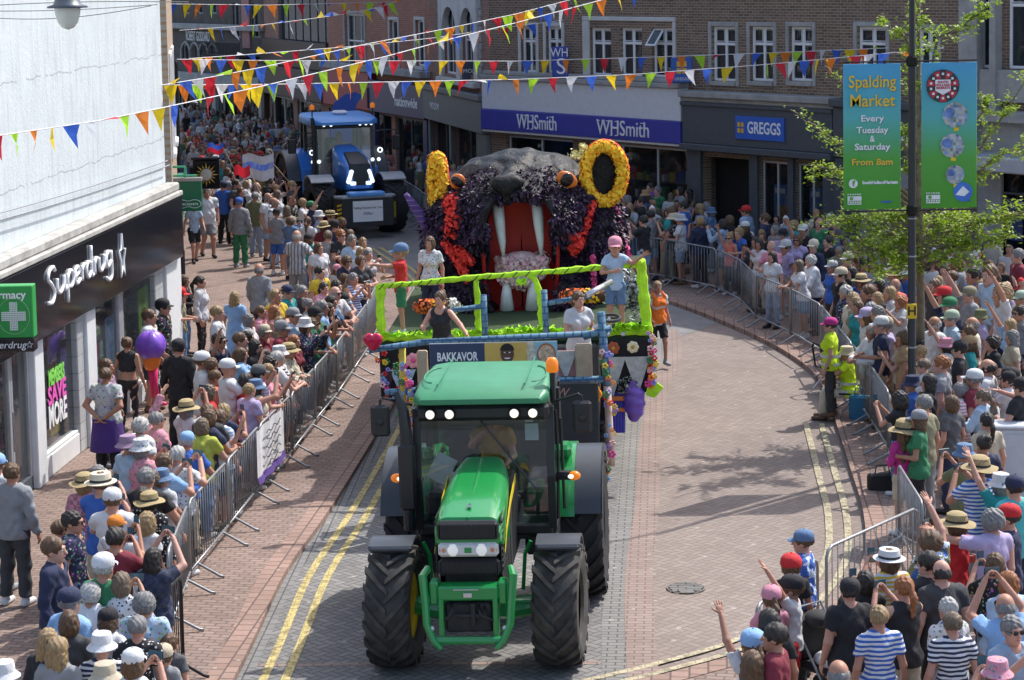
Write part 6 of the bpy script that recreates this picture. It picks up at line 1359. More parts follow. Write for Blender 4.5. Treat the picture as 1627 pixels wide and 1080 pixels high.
# muzzle, nose and wrinkled top
m_plas = NT('wrinkled black plastic'); m_plas.set(Base_Color=(.008, .009, .010), Roughness=.5); m_plas.b.inputs['Specular IOR Level'].default_value = .28; o_ = m_plas.co('Object', (1, 1, 1)); m_plas.bump(m_plas.noise(5, 5, .6, o_), 1.0, .06); m_plas = m_plas.m
s = SDF((-1.5, -1.3, 3.6), (1.6, 2.4, 5.15), .05)
top = np.maximum(s.ell((0, .75, 3.82), (1.44, 1.44, 1.05)) + s.wav(.018, 11, 2), (4.34 - .10 * s.Y + .10 * np.sin(s.X * 5)) - s.Z); nose = smins([s.cone((-.31, -.76, 4.44), (-.01, -.76, 4.46), .125, .125), s.cone((-.16, -.80, 4.36), (-.16, -.80, 4.12), .12, .05), s.cone((-.16, -.6, 4.38), (-.1, .3, 4.5), .19, .22)], .1)
V, F = s.nets(smin(top, nose, .06)); mesh_obj('crown_and_nose', np_mesh('crown_and_nose', [(V, F, 0)], [m_plas]), ph)
m_eo = mat('orange eye paint', (.75, .18, .02), .4)
for (cx, cz, rot, sc_) in ((.80, 4.46, 35, .68), (-1.0, 4.44, -55, .5)):
    T = Matrix.Translation((cx, -.42 if cx > 0 else -.30, cz)) @ Matrix.Rotation(R(rot), 4, 'Y') @ Matrix.Rotation(R(25 if cx > 0 else -25), 4, 'Z')
    e_ = MB().ball(T.translation, 1, 16, 8, sc=(.30 * sc_, .07, .13), mat=T.to_3x3().to_4x4()).build('eye', m_eo, ph, True); MB().ball(T.translation + Vector((0, -.05, 0)), 1, 14, 8, sc=(.17 * sc_, .05, .12), mat=T.to_3x3().to_4x4()).build('pupil', m_gblack, e_, True)
# ears ringed with petals
def ear(cx, cy, cz, rx, rz, rot, seed):
    P = [(cx + rx * math.cos(k * math.pi / 12) * math.cos(rot), cy + rx * math.cos(k * math.pi / 12) * math.sin(rot), cz + rz * math.sin(k * math.pi / 12)) for k in range(25)]
    e_ = MB().tube([(.12 * 0 + p[0], p[1] + .12, p[2]) for p in P], .115, 8, cap=False).build('ear_ring', m_rd, ph, True); petal_mesh([(p[0], p[1] - .03, p[2]) for p in P], .115, 2200, .045, seed).build('ear_petals', m_or, e_)
    T = Matrix.Translation((cx, cy + .1, cz)) @ Matrix.Rotation(rot, 4, 'Z'); MB().ball((cx, cy + .12, cz), 1, 20, 8, sc=(rx, .06, rz), mat=Matrix.Rotation(rot, 4, 'Z')).build('ear_cup', m_plas, e_, True)
ear(1.40, .1, 4.50, .31, .46, R(8), 1); ear(-1.38, .35, 4.34, .10, .44, R(-35), 2)
# red stripes of petals and tinsel
for i, (pth, rad, n, mm) in enumerate([([(-1.10, -.42, 4.15), (-1.0, -.50, 3.95), (-1.08, -.45, 3.66)], .19, 520, m_rd), ([(-1.22, -.30, 3.42), (-1.0, -.50, 3.15), (-.85, -.56, 2.85)], .085, 320, m_rd), ([(-1.0, -.55, 3.34), (-.78, -.58, 3.14)], .085, 220, m_rd), ([(1.20, -.1, 4.05), (1.12, -.25, 3.75), (1.0, -.35, 3.45), (.85, -.42, 3.32)], .085, 380, m_rd), ([(.72, -.5, 3.55), (.95, -.42, 3.52)], .09, 160, m_rd), ([(1.0, -.35, 3.42), (.9, -.42, 3.28)], .1, 120, m_rd), ([(1.55, .2, 3.95), (1.66, .3, 3.5), (1.78, .2, 3.1)], .06, 260, m_hp), ([(1.35, .1, 3.9), (1.42, .1, 3.6)], .05, 100, m_hp), ([(1.2, -.3, 3.2), (1.22, -.35, 2.6)], .045, 160, m_hp), ([(1.9, .3, 3.0), (2.0, .3, 2.7)], .07, 120, m_hp), ([(-1.35, -.25, 2.95), (-1.32, -.35, 2.45)], .04, 120, m_rd), ([(-1.3, .2, 3.75), (-1.25, .2, 3.6)], .08, 80, m_rd)]):
    petal_mesh(pth, rad, n, .038, 20 + i).build('petal_stripe', mm, ph)
petal_mesh([(.85, .1, 4.85), (1.1, .1, 4.78), (1.05, .1, 4.95)], .09, 100, .04, 50).build('yellow_petals', fuzzy('pale yellow petals', (.75, .68, .15), (.8, .75, .5)), ph)
# curled striped tail at the left
mw = bricks('violet white stripes', (.55, .52, .66), (.55, .52, .66), (.10, .05, .22), 9, .09, .045, 'xz', bumps=0, dirt=0)
MB().tube([(-1.45, .3, 3.45), (-1.62, .25, 3.75), (-1.78, .2, 4.0), (-1.9, .15, 4.2)], [.13, .10, .075, .04], 10).build('striped_tail', mw, ph, True)
# zebra coloured fringe figure
petal_mesh([(1.62, -1.9, 3.05), (1.7, -1.9, 2.7), (1.9, -1.9, 2.9), (1.95, -1.8, 2.5)], .22, 1000, .04, 61, .3).build('zebra_fringe', fuzzy('zebra tinsel', (.01, .01, .02), (.6, .62, .65), .5), ph)
# flower rolls on the deck
def roll(x0, x1, y, z, lab):
    e_ = empty('flower_roll', Matrix.Translation(fl.location) @ Matrix.Rotation(YAW, 4, 'Z') @ Vector(((x0 + x1) / 2, y, z)), YAW); tag(e_, lab, 'decoration'); w = x1 - x0
    MB().cyl((-w / 2, 0, 0), (w / 2, 0, 0), .10, 12).build('roll', mat('dark roll', (.08, .03, .02), .8), e_, True)
    petal_mesh([(-w / 2, 0, 0), (-w * .15, 0, 0)], .12, 260, .035, 1).build('red_petals', fuzzy('orange red petals', (.75, .12, .02), (.8, .2, .05)), e_); petal_mesh([(-w * .15, 0, 0), (w * .2, 0, 0)], .12, 220, .035, 2).build('gold_petals', m_or, e_); petal_mesh([(w * .38, 0, 0), (w / 2, 0, 0)], .13, 180, .035, 3).build('white_petals', fuzzy('cream petals', (.7, .68, .6), (.8, .8, .75)), e_)
roll(-1.52, -.98, .4, 2.72, 'short roll of orange and gold petals left on the float deck'); roll(.75, 1.45, .4, 2.86, 'long roll of red, gold and cream petals right on the float deck')
# ---- skirt, posts, banner at the front of the float
m_fab = mat('black skirt cloth', (.012, .012, .014), .9, var=.2, bump=.5, bscale=12)
mb = MB(); mb.bbox(1.30, HW + .02, -.14, -.08, 1.42, 2.24, .02); mb.bbox(HW - .02, HW + .03, -.08, 9, 1.42, 2.24, .02); mb.bbox(-HW - .02, -1.25, -.14, -.08, 1.42, 2.24, .02); mb.bbox(-HW - .03, -HW + .02, -.08, 9, 1.42, 2.24, .02); skirt = mb.build('skirt', m_fab, fl)
def flower(parent, x, y, z, r, m, mc, name='flower'):
    f_ = MB()
    for k in range(7):
        a = k * 2 * math.pi / 7; c = Vector((x + r * .55 * math.cos(a), y - .02, z + r * .55 * math.sin(a))); f_.ball(c, 1, 7, 4, sc=(r * .42, .018, r * .42))
    o = f_.build(name, m, parent, True); MB().ball((x, y - .035, z), r * .3, 8, 5, sc=(1, .5, 1)).build('flower_centre', mc, o, True); return o
def fm(n, c): return mat('petal ' + n, c, .7, var=.12)
flower(fl, 1.50, -.16, 2.12, .11, fm('burnt', (.35, .08, .03)), fm('ochre', (.55, .3, .04))); flower(fl, 1.80, -.16, 2.13, .10, fm('cream', (.75, .68, .45)), fm('ochre', (.55, .3, .04))); flower(fl, -1.55, -.16, 2.0, .13, fm('blush', (.8, .35, .40)), fm('pink', (.7, .1, .25))); flower(fl, 1.18, -2.75, 1.93, .18, fm('orange', (.85, .28, .02)), m_blk)
# triangles of cloth
def tri(parent, x, w, z, h, y, m, m2=None):
    mb = MB(); mb.add([(x - w / 2, y, z), (x + w / 2, y, z), (x, y - .01, z - h), (x - w / 2, y - .008, z), (x + w / 2, y - .008, z), (x, y - .018, z - h)], [(0, 1, 2), (3, 5, 4), (0, 3, 4, 1), (1, 4, 5, 2), (2, 5, 3, 0)]); return mb.build('cloth_triangle', m, parent)
tri(skirt, 1.48, .42, 1.98, .62, -.16, mat('grey lace cloth', (.42, .43, .42), .9, var=.2, scale=14)); tri(skirt, 1.86, .40, 1.98, .60, -.17, mat('grey lace cloth')); tri(skirt, -1.72, .40, 1.86, .50, -.16, mat('pale blue print cloth', (.35, .48, .58), .9, var=.35, scale=16)); tri(skirt, -1.95, .14, 1.84, .42, -.17, mat('dark check cloth', (.06, .03, .05), .9))
tri(skirt, -1.38, .3, 1.9, .55, -.16, mat('dark floral cloth', (.05, .10, .06), .9, var=.6, scale=16)); petal_mesh([(1.62, -.2, 1.52), (1.8, -.2, 1.6)], .12, 90, .03, 71, .7).build('white_blossoms', fuzzy('white blossom', (.5, .5, .45), (.3, .35, .25)), skirt)
# draped cloths hanging below the skirt
m_pcl = mat('shiny purple cloth', (.20, .10, .48), .3, var=.15, scale=4, bump=.4, bscale=8)
mb = MB(); mb.ball((1.80, -.1, 1.30), 1, 22, 18, sc=(.165, .17, .34)); mb.v = [(1.82 + (x - 1.82) * (1 + .10 * math.sin(z * 38 + x * 12)), y - .02 * math.sin(z * 38 + x * 12), z) for x, y, z in mb.v]; mb.build('purple_bundle', m_pcl, fl, True)
mb = MB()
for k in range(6): x = 1.40 + k * .045; mb.tube([(x, -.1 + .02 * (k % 2), 1.45), (x + .01, -.1, 1.1), (x, -.12, .80)], .028, 6)
mb.build('blue_violet_tassels', mat('royal tassel', (.08, .07, .42), .8), fl, 'auto')
mb = MB(); mb.bbox(1.36, 1.72, -.16, -.12, 1.30, 1.37, .01); mb.bbox(1.38, 1.75, -.16, -.12, 1.13, 1.19, .01); mb.build('orange_bands', mat('orange band', (.7, .2, .04), .8), fl)
mb = MB(); mb.prism([(0, 0), (.22, -.17), (.08, -.33), (-.05, -.28)], 0, .05, mat=Matrix.Translation((2.03, -.10, 1.66)) @ Matrix.Rotation(R(90), 4, 'X')); mb.build('lime_pennant', m_lime, fl)
def garland(pts, r, n, seed, name='flower_garland'):
    rr = random.Random(seed); cols = [fm('orange', (.85, .28, .02)), fm('lilac', (.35, .28, .7)), fm('hot', (.75, .05, .3)), fm('scarlet', (.6, .02, .03)), fm('sky', (.2, .4, .7)), fm('shell', (.78, .5, .5)), fm('leaf', (.06, .22, .08)), fm('sun', (.8, .55, .04))]
    mb = MB(); P = [Vector(p) for p in pts]
    for k in range(n):
        t = rr.random() * (len(P) - 1); i = min(int(t), len(P) - 2); c = P[i].lerp(P[i + 1], t - i) + Vector((rr.uniform(-r, r), rr.uniform(-r, r) - .03, rr.uniform(-r, r))); q = rr.uniform(.028, .06); ci = rr.randrange(8)
        for j in range(5): a = j * 1.257; mb.ball(c + Vector((q * .6 * math.cos(a), 0, q * .6 * math.sin(a))), 1, 5, 3, ci, sc=(q * .42, q * .3, q * .42))
    o = mb.build(name, cols, fl); o['kind'] = 'stuff'; return o
garland([(HW + .03, -.14, 2.4), (HW + .05, -.14, 1.9), (HW, -.14, 1.5)], .05, 40, 1); garland([(1.42, -2.55, 2.7), (1.45, -2.55, 1.6), (1.40, -2.6, .9), (1.2, -2.7, .45)], .08, 48, 2); garland([(-1.5, -2.4, 2.5), (-1.45, -2.4, 1.6)], .1, 45, 3); garland([(-2.05, -.15, 2.1), (-1.9, -.15, 1.5), (-1.5, -.15, 1.4)], .08, 40, 4); garland([(-1.35, -2.5, 1.7), (-1.3, -2.5, .9)], .08, 30, 5)
# tubes wrapped in blue ribbon
def wrapped(a, b, r, m=None, name='wrapped_pole'):
    o = MB().cyl(a, b, r, 10).build(name, m or m_blu, fl, True); return o
mb = wrapped((-1.95, -2.45, 2.57), (-1.2, -2.45, 2.67), .045); wrapped((-1.2, -2.45, 2.67), (1.35, -2.45, 2.74), .045)
wrapped((.45, -2.55, 2.09), (1.45, -2.5, 2.09), .05); wrapped((1.36, -2.5, 3.05), (1.42, -2.5, 2.0), .06); wrapped((1.42, -2.5, 2.0), (1.45, -2.55, .85), .055, mat('white orange wrap', (.6, .45, .38), .8, var=.4, scale=5))
wrapped((-.44, -.25, 3.0), (-.43, -.3, 2.25), .05); wrapped((.48, -.25, 3.05), (.50, -.3, 2.3), .05); wrapped((-1.15, -.3, 2.75), (-.4, -.25, 2.83), .04); wrapped((.5, -.25, 2.84), (1.2, -.3, 2.95), .04); wrapped((1.15, -1.2, 3.1), (1.5, -.6, 3.2), .045, m_steel)
wrapped((-1.48, -2.4, 2.6), (-1.5, -2.4, 1.55), .05, mat('yellow wrap', (.6, .45, .08), .8)); wrapped((-1.75, -2.4, 1.95), (-1.3, -2.4, 1.97), .045); wrapped((1.1, -2.5, 2.70), (1.5, -2.5, 2.82), .05)
MB().bbox(-1.27, -1.12, -2.5, -2.38, 1.2, 2.55, .02).build('timber_post', m_wood, fl); MB().bbox(.98, 1.22, -2.52, -2.42, 1.45, 2.6, .02).build('timber_post', m_wood, fl)
mb = MB(); mb.bbox(-1.25, 1.25, -2.3, -.1, 1.50, 1.58, .02); mb.build('front_platform', m_wood, fl)
mb = MB(); mb.bbox(.72, .98, -2.44, -2.40, 1.5, 2.5, .01); mb.build('pink_cloth', mat('rose cloth', (.40, .2, .2), .9), fl); tri(fl, .84, .34, 2.5, .42, -2.46, mat('grey lace cloth')); tri(fl, .92, .26, 2.14, .2, -2.48, m_blk)
# printed banner
by = -2.52; bz1 = 2.66; bz0 = 1.66; X = [-1.08, -.30, .30, .45, .74]
ban = empty('banner', (0, 0, 0), 0, fl)
ink = mat('banner navy', (.035, .055, .12), .5, var=.03, bump=.1, bscale=6); ban0 = MB().box(X[0], .73, by, by + .01, bz0, bz1).build('banner_cloth', m_white, ban)
mb = MB(); mb.box(X[0] + .002, X[1], by - .006, by - .002, bz0, bz1 - .01, 0); mb.box(X[1] + .002, X[2], by - .006, by - .002, bz0, bz1 - .01, 1); mb.box(X[2] + .002, X[3] - .03, by - .006, by - .002, bz0, bz1 - .01, 2); mb.box(X[3] - .028, .728, by - .006, by - .002, bz1 - .40, bz1 - .01, 3); mb.box(X[3] - .028, .728, by - .006, by - .002, bz0, bz1 - .402, 4)
mb.build('banner_print', [ink, mat('banner mustard', (.62, .42, .10), .6, var=.15, scale=2), mat('banner speckle', (.55, .52, .42), .6, var=.4, scale=22), mat('banner aqua', (.25, .50, .62), .6), mat('banner plate', (.55, .48, .45), .6, var=.4, scale=7)], ban)
t = text('BAKKAVOR', .17, m_whitetxt, ban, ((X[0] + X[1]) / 2, by - .012, 2.46), bold=.004); t.scale.x = (X[1] - X[0]) * .74 / t.dimensions.x
t = text('PROUD TO...', .11, m_whitetxt, ban, (X[0] + .27, by - .012, 2.24), bold=.003); t.scale.x = .38 / t.dimensions.x
mb = MB(); T = Matrix.Rotation(R(90), 4, 'X'); cx, cz = .02, 2.49
mb.prism([(cx + .095 * math.cos(k * math.pi / 10), cz + .13 * math.sin(k * math.pi / 10)) for k in range(20)], -by + .010, -by + .012, 0, T); mb.prism([(cx + .10 * math.cos(k * math.pi / 10), cz + .05 + .10 * math.sin(k * math.pi / 10)) for k in range(0, 11)], -by + .013, -by + .015, 1, T); mb.prism([(cx - .22, bz0), (cx + .22, bz0), (cx + .18, cz - .16), (cx + .05, cz - .11), (cx - .05, cz - .11), (cx - .18, cz - .16)], -by + .008, -by + .010, 2, T); mb.prism([(cx + .045 * math.cos(a), cz - .055 + .018 * math.sin(a)) for a in [math.pi + k * math.pi / 6 for k in range(7)]], -by + .013, -by + .015, 3, T)
for sd in (-1, 1): mb.prism([(cx + sd * .035 + .013 * math.cos(k), cz + .02 + .009 * math.sin(k)) for k in range(6)], -by + .013, -by + .015, 3, T)
mb.build('printed_portrait', [mat('print skin', (.11, .055, .035), .6), mat('print hair', (.015, .012, .012), .6), mat('print shirt', (.08, .09, .12), .6), m_whitetxt], ban)
mb = MB(); cx, cz = .575, bz1 - .19; mb.prism([(cx + .135 * math.cos(k * math.pi / 12), cz + .16 * math.sin(k * math.pi / 12)) for k in range(24)], -by + .008, -by + .010, 0, T); mb.prism([(cx + .115 * math.cos(k * math.pi / 12), cz + .135 * math.sin(k * math.pi / 12)) for k in range(24)], -by + .011, -by + .013, 1, T); mb.build('printed_pizza', [mat('pizza crust', (.35, .12, .05), .6), mat('pizza topping', (.55, .40, .28), .6, var=.6, scale=26)], ban)
# left heart-shaped red balloon, tied to the front pole
hbn = empty('red_heart_balloon', Matrix.Translation(fl.location) @ Matrix.Rotation(YAW, 4, 'Z') @ Vector((-1.92, -2.5, 2.68))); tag(hbn, 'shiny red heart balloon at the left end of the float pole', 'balloon')
mb = MB(); 
for sd in (-1, 1): mb.ball((sd * .05, 0, .03), .09, 14, 10, sc=(1, .7, 1))
mb.loft([[Vector((r * math.cos(k * math.pi / 6), r * .7 * math.sin(k * math.pi / 6), z)) for k in range(12)] for r, z in ((.125, .0), (.09, -.07), (.03, -.13))]); mb.build('balloon_skin', mat('shiny red foil', (.55, .01, .06), .15), hbn, 'auto')
# riders
FM4 = Matrix.Translation(fl.location) @ Matrix.Rotation(YAW, 4, 'Z')
def rider(kind, pose, off, face, **kw): return make_person(kind, pose, FM4 @ Vector(off), face, **kw)
rider('child', 'present', (1.52, -.02, 2.32), (-.1, -1), hair='rp', hat=('cap', 'pink'), top=('lightblue', 'plain', 'tee'), bottom=('denim', 'shorts'), shoe='lightgrey', scale=1.18, mirror=False, label='girl in pink cap and pale blue shirt waving from the float deck')
rider('child', 'point', (-1.78, .25, 2.30), (-1, -.1), hair='bs', hat=('cap', 'denim'), top=('red', 'plain', 'tee'), bottom=('green', 'shorts'), scale=1.12, label='boy in denim cap and red shirt reaching out over the float rail')
rider('woman', 'stand', (-1.38, .9, 2.30), (-.3, -1), hair='nb', top=('white', 'floral', 'tee'), bottom=('navy', 'trousers'), scale=.88, glasses=False, label='rider in a floral top behind the boy on the float')
rider('woman', 'steer', (-1.02, -1.35, 1.58), (-.45, -1), hair='nu', top=('black', 'plain', 'vest'), bottom=('black', 'leggings'), mirror=True, label='float rider in a black sleeveless top at the front left pole')
rider('woman', 'hold', (.98, -1.55, 1.58), (.5, -1), hair='np', top=('lightgrey', 'plain', 'tee'), bottom=('black', 'leggings'), label='float rider in a light grey top at the front right steering wheel')
w_ = empty('toy_steering_wheel', FM4 @ Vector((1.45, -1.75, 2.86)), YAW); tag(w_, 'small black steering wheel on a pole at the right of the float front', 'steering wheel')
MB().tube([(.14 * math.cos(k * math.pi / 9), .14 * math.sin(k * math.pi / 9) * .9, .03 * math.sin(k * math.pi / 9)) for k in range(19)], .022, 6, cap=False).tube([(-.14, 0, 0), (.14, 0, 0)], .015, 5).build('wheel_rim', m_blk, w_); MB().cyl((0, 0, 0), (-.25, .02, -.15), .03, 8).build('wheel_column', m_steel, w_)
# ================================================================ STREET THINGS
m_galv = mat('galvanised steel', (.29, .305, .32), .45, .6, var=.2, scale=9); m_post = mat('black post paint', (.015, .015, .018), .4)
def barrier_meshes(m, L=2.2, solid=False):
    h = 1.1; r = .019; mb = MB(); c = .12
    mb.tube([(0, 0, .14), (0, 0, h - c), (c * .3, 0, h - c * .3), (c, 0, h), (L - c, 0, h), (L - c * .3, 0, h - c * .3), (L, 0, h - c), (L, 0, .14)], r, 7); mb.tube([(0, 0, .20), (L, 0, .20)], r, 7)
    f = mb.mesh('frame', m, True); mb = MB(); n = 17
    for k in range(1, n): x = L * k / n; mb.cyl((x, 0, .2), (x, 0, h), .0068, 5)
    b = mb.mesh('bars', m, True); mb = MB(); mb.tube([(0, -.36, .02), (0, -.30, .03), (0, -.02, .19), (0, .02, .19), (0, .30, .03), (0, .36, .02)], .018, 6); ft = mb.mesh('foot', m, True); return f, b, ft, L
BG = barrier_meshes(m_galv); BK = barrier_meshes(m_post, 2.0)
def barrier(p, q, label, group, M=BG, gz=.07):
    """from p to q along the ground; local x along the run"""
    p = Vector((p[0], p[1], 0)); q = Vector((q[0], q[1], 0)); d = q - p; e = empty('crowd_barrier', (p.x, p.y, gz), math.atan2(d.y, d.x)); tag(e, label, 'barrier', group)
    mesh_obj('frame', M[0], e); mesh_obj('bars', M[1], e); e.scale = (d.length / M[3], 1, 1)
    for x in (.35, M[3] - .35): o = mesh_obj('foot', M[2], e); o.location.x = x
    return e
def run(px, label, group, h=1.17, M=BG, step=2.25):
    P = [G(a, b, h) for a, b in px]; pts = []; L = [0]
    for a, b in zip(P[:-1], P[1:]): L.append(L[-1] + (b - a).length)
    n = max(1, round(L[-1] / step)); 
    def atl(s):
        for i in range(len(L) - 1):
            if s <= L[i + 1] + 1e-6: return P[i].lerp(P[i + 1], (s - L[i]) / max(1e-6, L[i + 1] - L[i]))
        return P[-1]
    out = []
    for k in range(n):
        a, b = atl(L[-1] * k / n), atl(L[-1] * (k + 1) / n); d = (b - a).normalized() * .03; out.append(barrier(a + d, b - d, label if isinstance(label, str) else label[min(k, len(label) - 1)], group if n > 1 else None, M))
    return P, out
LBAR, _ = run([(266, 876), (300, 795), (350, 745), (395, 690), (430, 660), (452, 639), (505, 577), (537, 543), (584, 480), (597, 455)], 'galvanised crowd barrier in the run along the left kerb', 'barriers along the left kerb')
barrier(G(232, 972, 1.17), G(287, 915, 1.17), 'black crowd barrier at the near end of the left run', None, BK)
RBAR, _ = run([(960, 369), (1028, 376), (1089, 385), (1152, 398), (1172, 408), (1204, 440), (1252, 457), (1296, 474), (1328, 514), (1348, 540), (1376, 570), (1411, 620), (1424, 668)], 'galvanised crowd barrier in the curved run on the right', 'barriers curving along the right side')
run([(1427, 737), (1466, 799)], 'galvanised crowd barrier beside the girl in a pink sleeve', None); run([(1460, 805), (1311, 872)], 'large galvanised barrier end-on to the road near bottom right', None, step=4); run([(1300, 885), (1200, 965)], 'galvanised barrier the waving boys lean on', None, step=4)
run([(612, 272), (648, 289), (690, 318), (740, 345)], 'galvanised crowd barrier right of the blue tractor', 'barriers right of the blue tractor')
# cloth hung on the left barrier
a, b = G(400, 690, 1.15), G(444, 648, 1.15); d = b - a; e = empty('supporter_cloth', (a.x + .03, a.y, .07), math.atan2(d.y, d.x)); tag(e, 'white cloth with dark script and violet hem hung on the left barrier', 'banner')
mb = MB(); L = d.length; n = 14
for i in range(n):
    x0, x1 = L * i / n, L * (i + 1) / n; y0, y1 = -.04 - .02 * math.sin(i * 1.3), -.04 - .02 * math.sin((i + 1) * 1.3); mb.add([(x0, y0, .42), (x1, y1, .42), (x1, y1, 1.12), (x0, y0, 1.12), (x0, y0 - .03, .34), (x1, y1 - .03, .34)], [(0, 1, 2, 3)], 0); mb.add([(x0, y0 - .03, .32), (x1, y1 - .03, .32), (x1, y1, .42), (x0, y0, .42)], [(0, 1, 2, 3)], 1)
mb.build('cloth', [mat('white cloth', (.68, .68, .70), .9, bump=.5, bscale=5), mat('violet hem', (.10, .05, .25), .8)], e, True); mb = MB()
for k in range(5): mb.tube([(L * (.25 + .5 * t), -.085, 1.0 - .12 * k + .03 * math.sin(t * 14 + k)) for t in [q / 14 for q in range(15)]], .008, 4)
mb.build('script', m_post, e)
# lamp post with two banners
base = at(1449, 470, 34.4); LPX, LPY = base.x, 34.4
lp = empty('street_lamp_post', (LPX, LPY, .07)); tag(lp, 'tall black street lamp post carrying the two market banners', 'lamp post')
MB().lathe([(.11, 0), (.11, 1.1), (.085, 1.15), (.065, 1.2), (.060, 6.3), (.05, 6.4), (.045, 8.2), (.03, 8.25)], 16).build('pole', m_post, lp, True)
mb = MB(); mb.tube([(0, 0, 8.15), (-.3, -.2, 8.5), (-.9, -.4, 8.55)], .03, 8); arm_ = mb.build('lamp_arm', m_post, lp); MB().lathe([(.05, .15), (.12, .10), (.30, .0), (.28, -.04), (.0, -.05)], 18, mat=Matrix.Translation((-.9, -.4, 8.4))).build('lamp_head', m_post, arm_, True)
mb = MB()
for z in (1.75, 2.3, 3.2, 3.8): mb.lathe([(.070, z), (.073, z + .005), (.073, z + .02), (.070, z + .025)], 14)
mb.build('steel_band', m_galv, lp, True)
zt = at(1447, 100, LPY).z - .07; zb = at(1447, 331, LPY).z - .07
def grad_mat(name, z0, z1):
    s = NT(name); s.set(Roughness=.5); sp = s.n('ShaderNodeSeparateXYZ'); s.l(s.co('Object'), sp.inputs[0]); f = s.math('DIVIDE', s.math('SUBTRACT', sp.outputs[2], z0), z1 - z0)
    s.l(s.ramp(f, [(0, (.13, .40, .06)), (.35, (.16, .45, .12)), (.62, (.17, .50, .52)), (1, (.14, .44, .66))]), s.b.inputs['Base Color']); s.b.inputs['Transmission Weight'].default_value = 0; s.bump(s.noise(2.5, 2, .5, s.co('Object')), .25, .05); return s.m
m_ban = grad_mat('market banner print', zb, zt); m_byel = mat('banner yellow lettering', (.75, .50, .03), .6, bump=0); m_bwh = mat('banner white lettering', (.75, .78, .80), .6, bump=0); m_bsh = mat('banner letter shadow', (.10, .22, .22), .6, bump=0)
def banner(x0, x1, name):
    mb = MB(); n = 8
    for i in range(n):
        a, b = x0 + (x1 - x0) * i / n, x0 + (x1 - x0) * (i + 1) / n; ya, yb = .012 * math.sin(i * .9), .012 * math.sin((i + 1) * .9)
        mb.add([(a, ya, zb), (b, yb, zb), (b, yb, zt), (a, ya, zt), (a, ya + .004, zb), (b, yb + .004, zb), (b, yb + .004, zt), (a, ya + .004, zt)], [(0, 1, 2, 3), (4, 7, 6, 5)])
    o = mb.build(name, m_ban, lp, True); mb = MB()
    for z in (zt + .03, zb - .03): mb.cyl((x0 if x0 < 0 else -.0, 0, z), (x1 if x1 > 0 else 0, 0, z), .014, 6)
    for z in (zt + .03, zb - .03): mb.lathe([(.075, z - .08), (.09, z - .06), (.09, z + .06), (.075, z + .08)], 12)
    mb.build('banner_bracket', m_post, lp); return o
sL = (at(1340, 215, LPY).x - LPX, at(1431, 215, LPY).x - LPX); sR = (at(1464, 215, LPY).x - LPX, at(1552, 215, LPY).x - LPX)
b1 = banner(*sL, 'market_banner'); b2 = banner(*sR, 'market_banner'); H_ = zt - zb; cx = sum(sL) / 2
def btxt(s_, size, fz, m, par=b1, x=cx, w=None, shd=True):
    z = zt - H_ * fz
    if shd: q = text(s_, size, m_bsh, par, (x + .010, -.022, z - .010), bold=.002, extrude=.001)
    t = text(s_, size, m, par, (x, -.030, z), bold=.003, extrude=.001)
    if w: 
        k = w / t.dimensions.x; t.scale.x = k
        if shd: q.scale.x = k
btxt('Spalding', .27, .125, m_byel, w=.74); btxt('Market', .27, .255, m_byel, w=.70)
for s_, fz, w in (('Every', .375, .36), ('Tuesday', .455, .50), ('&', .515, .08), ('Saturday', .57, .56)): btxt(s_, .14, fz, m_bwh, w=w)
btxt('From 8am', .14, .675, m_byel, w=.64); btxt('SouthHollandMarkets', .07, .815, m_bwh, x=cx + .12, w=.56, shd=False)
T90 = Matrix.Rotation(R(90), 4, 'X')
def disc(par, x, z, r, m, y=-.024, name='printed_disc', n=24): return MB().prism([(x + r * math.cos(k * 2 * math.pi / n), z + r * math.sin(k * 2 * math.pi / n)) for k in range(n)], -y, -y + .003, 0, T90).build(name, m, par)
disc(b1, cx - .30, zt - H_ * .82, .07, m_bwh); text('f', .13, mat('banner green ink', (.13, .38, .08), .6), b1, (cx - .295, -.032, zt - H_ * .82), bold=.006, extrude=.001)
for par, x in ((b1, cx - .28), (b2, sR[0] + .18)):
    mb = MB(); z = zt - H_ * .93; mb.box(x - .11, x + .11, -.026, -.022, z - .02, z + .05)
    for k in range(6): mb.box(x - .11 + k * .038, x - .09 + k * .038, -.026, -.022, z + .07, z + .09); mb.box(x - .11 + k * .038, x - .085 + k * .038, -.026, -.022, z - .055, z - .03)
    mb.box(x - .11, x + .11, -.026, -.022, z - .08, z - .065); mb.build('council_mark', m_bwh, par); disc(par, x - .05, z + .015, .028, mat('banner green ink'), -.028)
    MB().box(x + .42, x + .58, -.026, -.022, z - .06, z - .03).build('small_logo', mat('logo blue', (.03, .12, .4), .5), par)
x0 = sR[0] + .33; z0 = zt - H_ * .16; r0 = .26
disc(b2, x0, z0, r0, mat('wheel dark', (.03, .04, .045), .6)); mb = MB()
for k in range(14):
    a0, a1 = k * 2 * math.pi / 14, (k + 1) * 2 * math.pi / 14
    if k % 2 == 0: mb.prism([(x0 + .12 * math.cos(a0), z0 + .12 * math.sin(a0)), (x0 + .25 * math.cos(a0), z0 + .25 * math.sin(a0)), (x0 + .25 * math.cos(a1), z0 + .25 * math.sin(a1)), (x0 + .12 * math.cos(a1), z0 + .12 * math.sin(a1))], .028, .030, 0, T90)
    am = (a0 + a1) / 2; mb.box(x0 + .19 * math.cos(am) - .018, x0 + .19 * math.cos(am) + .018, -.034, -.031, z0 + .19 * math.sin(am) - .018, z0 + .19 * math.sin(am) + .018, 1)
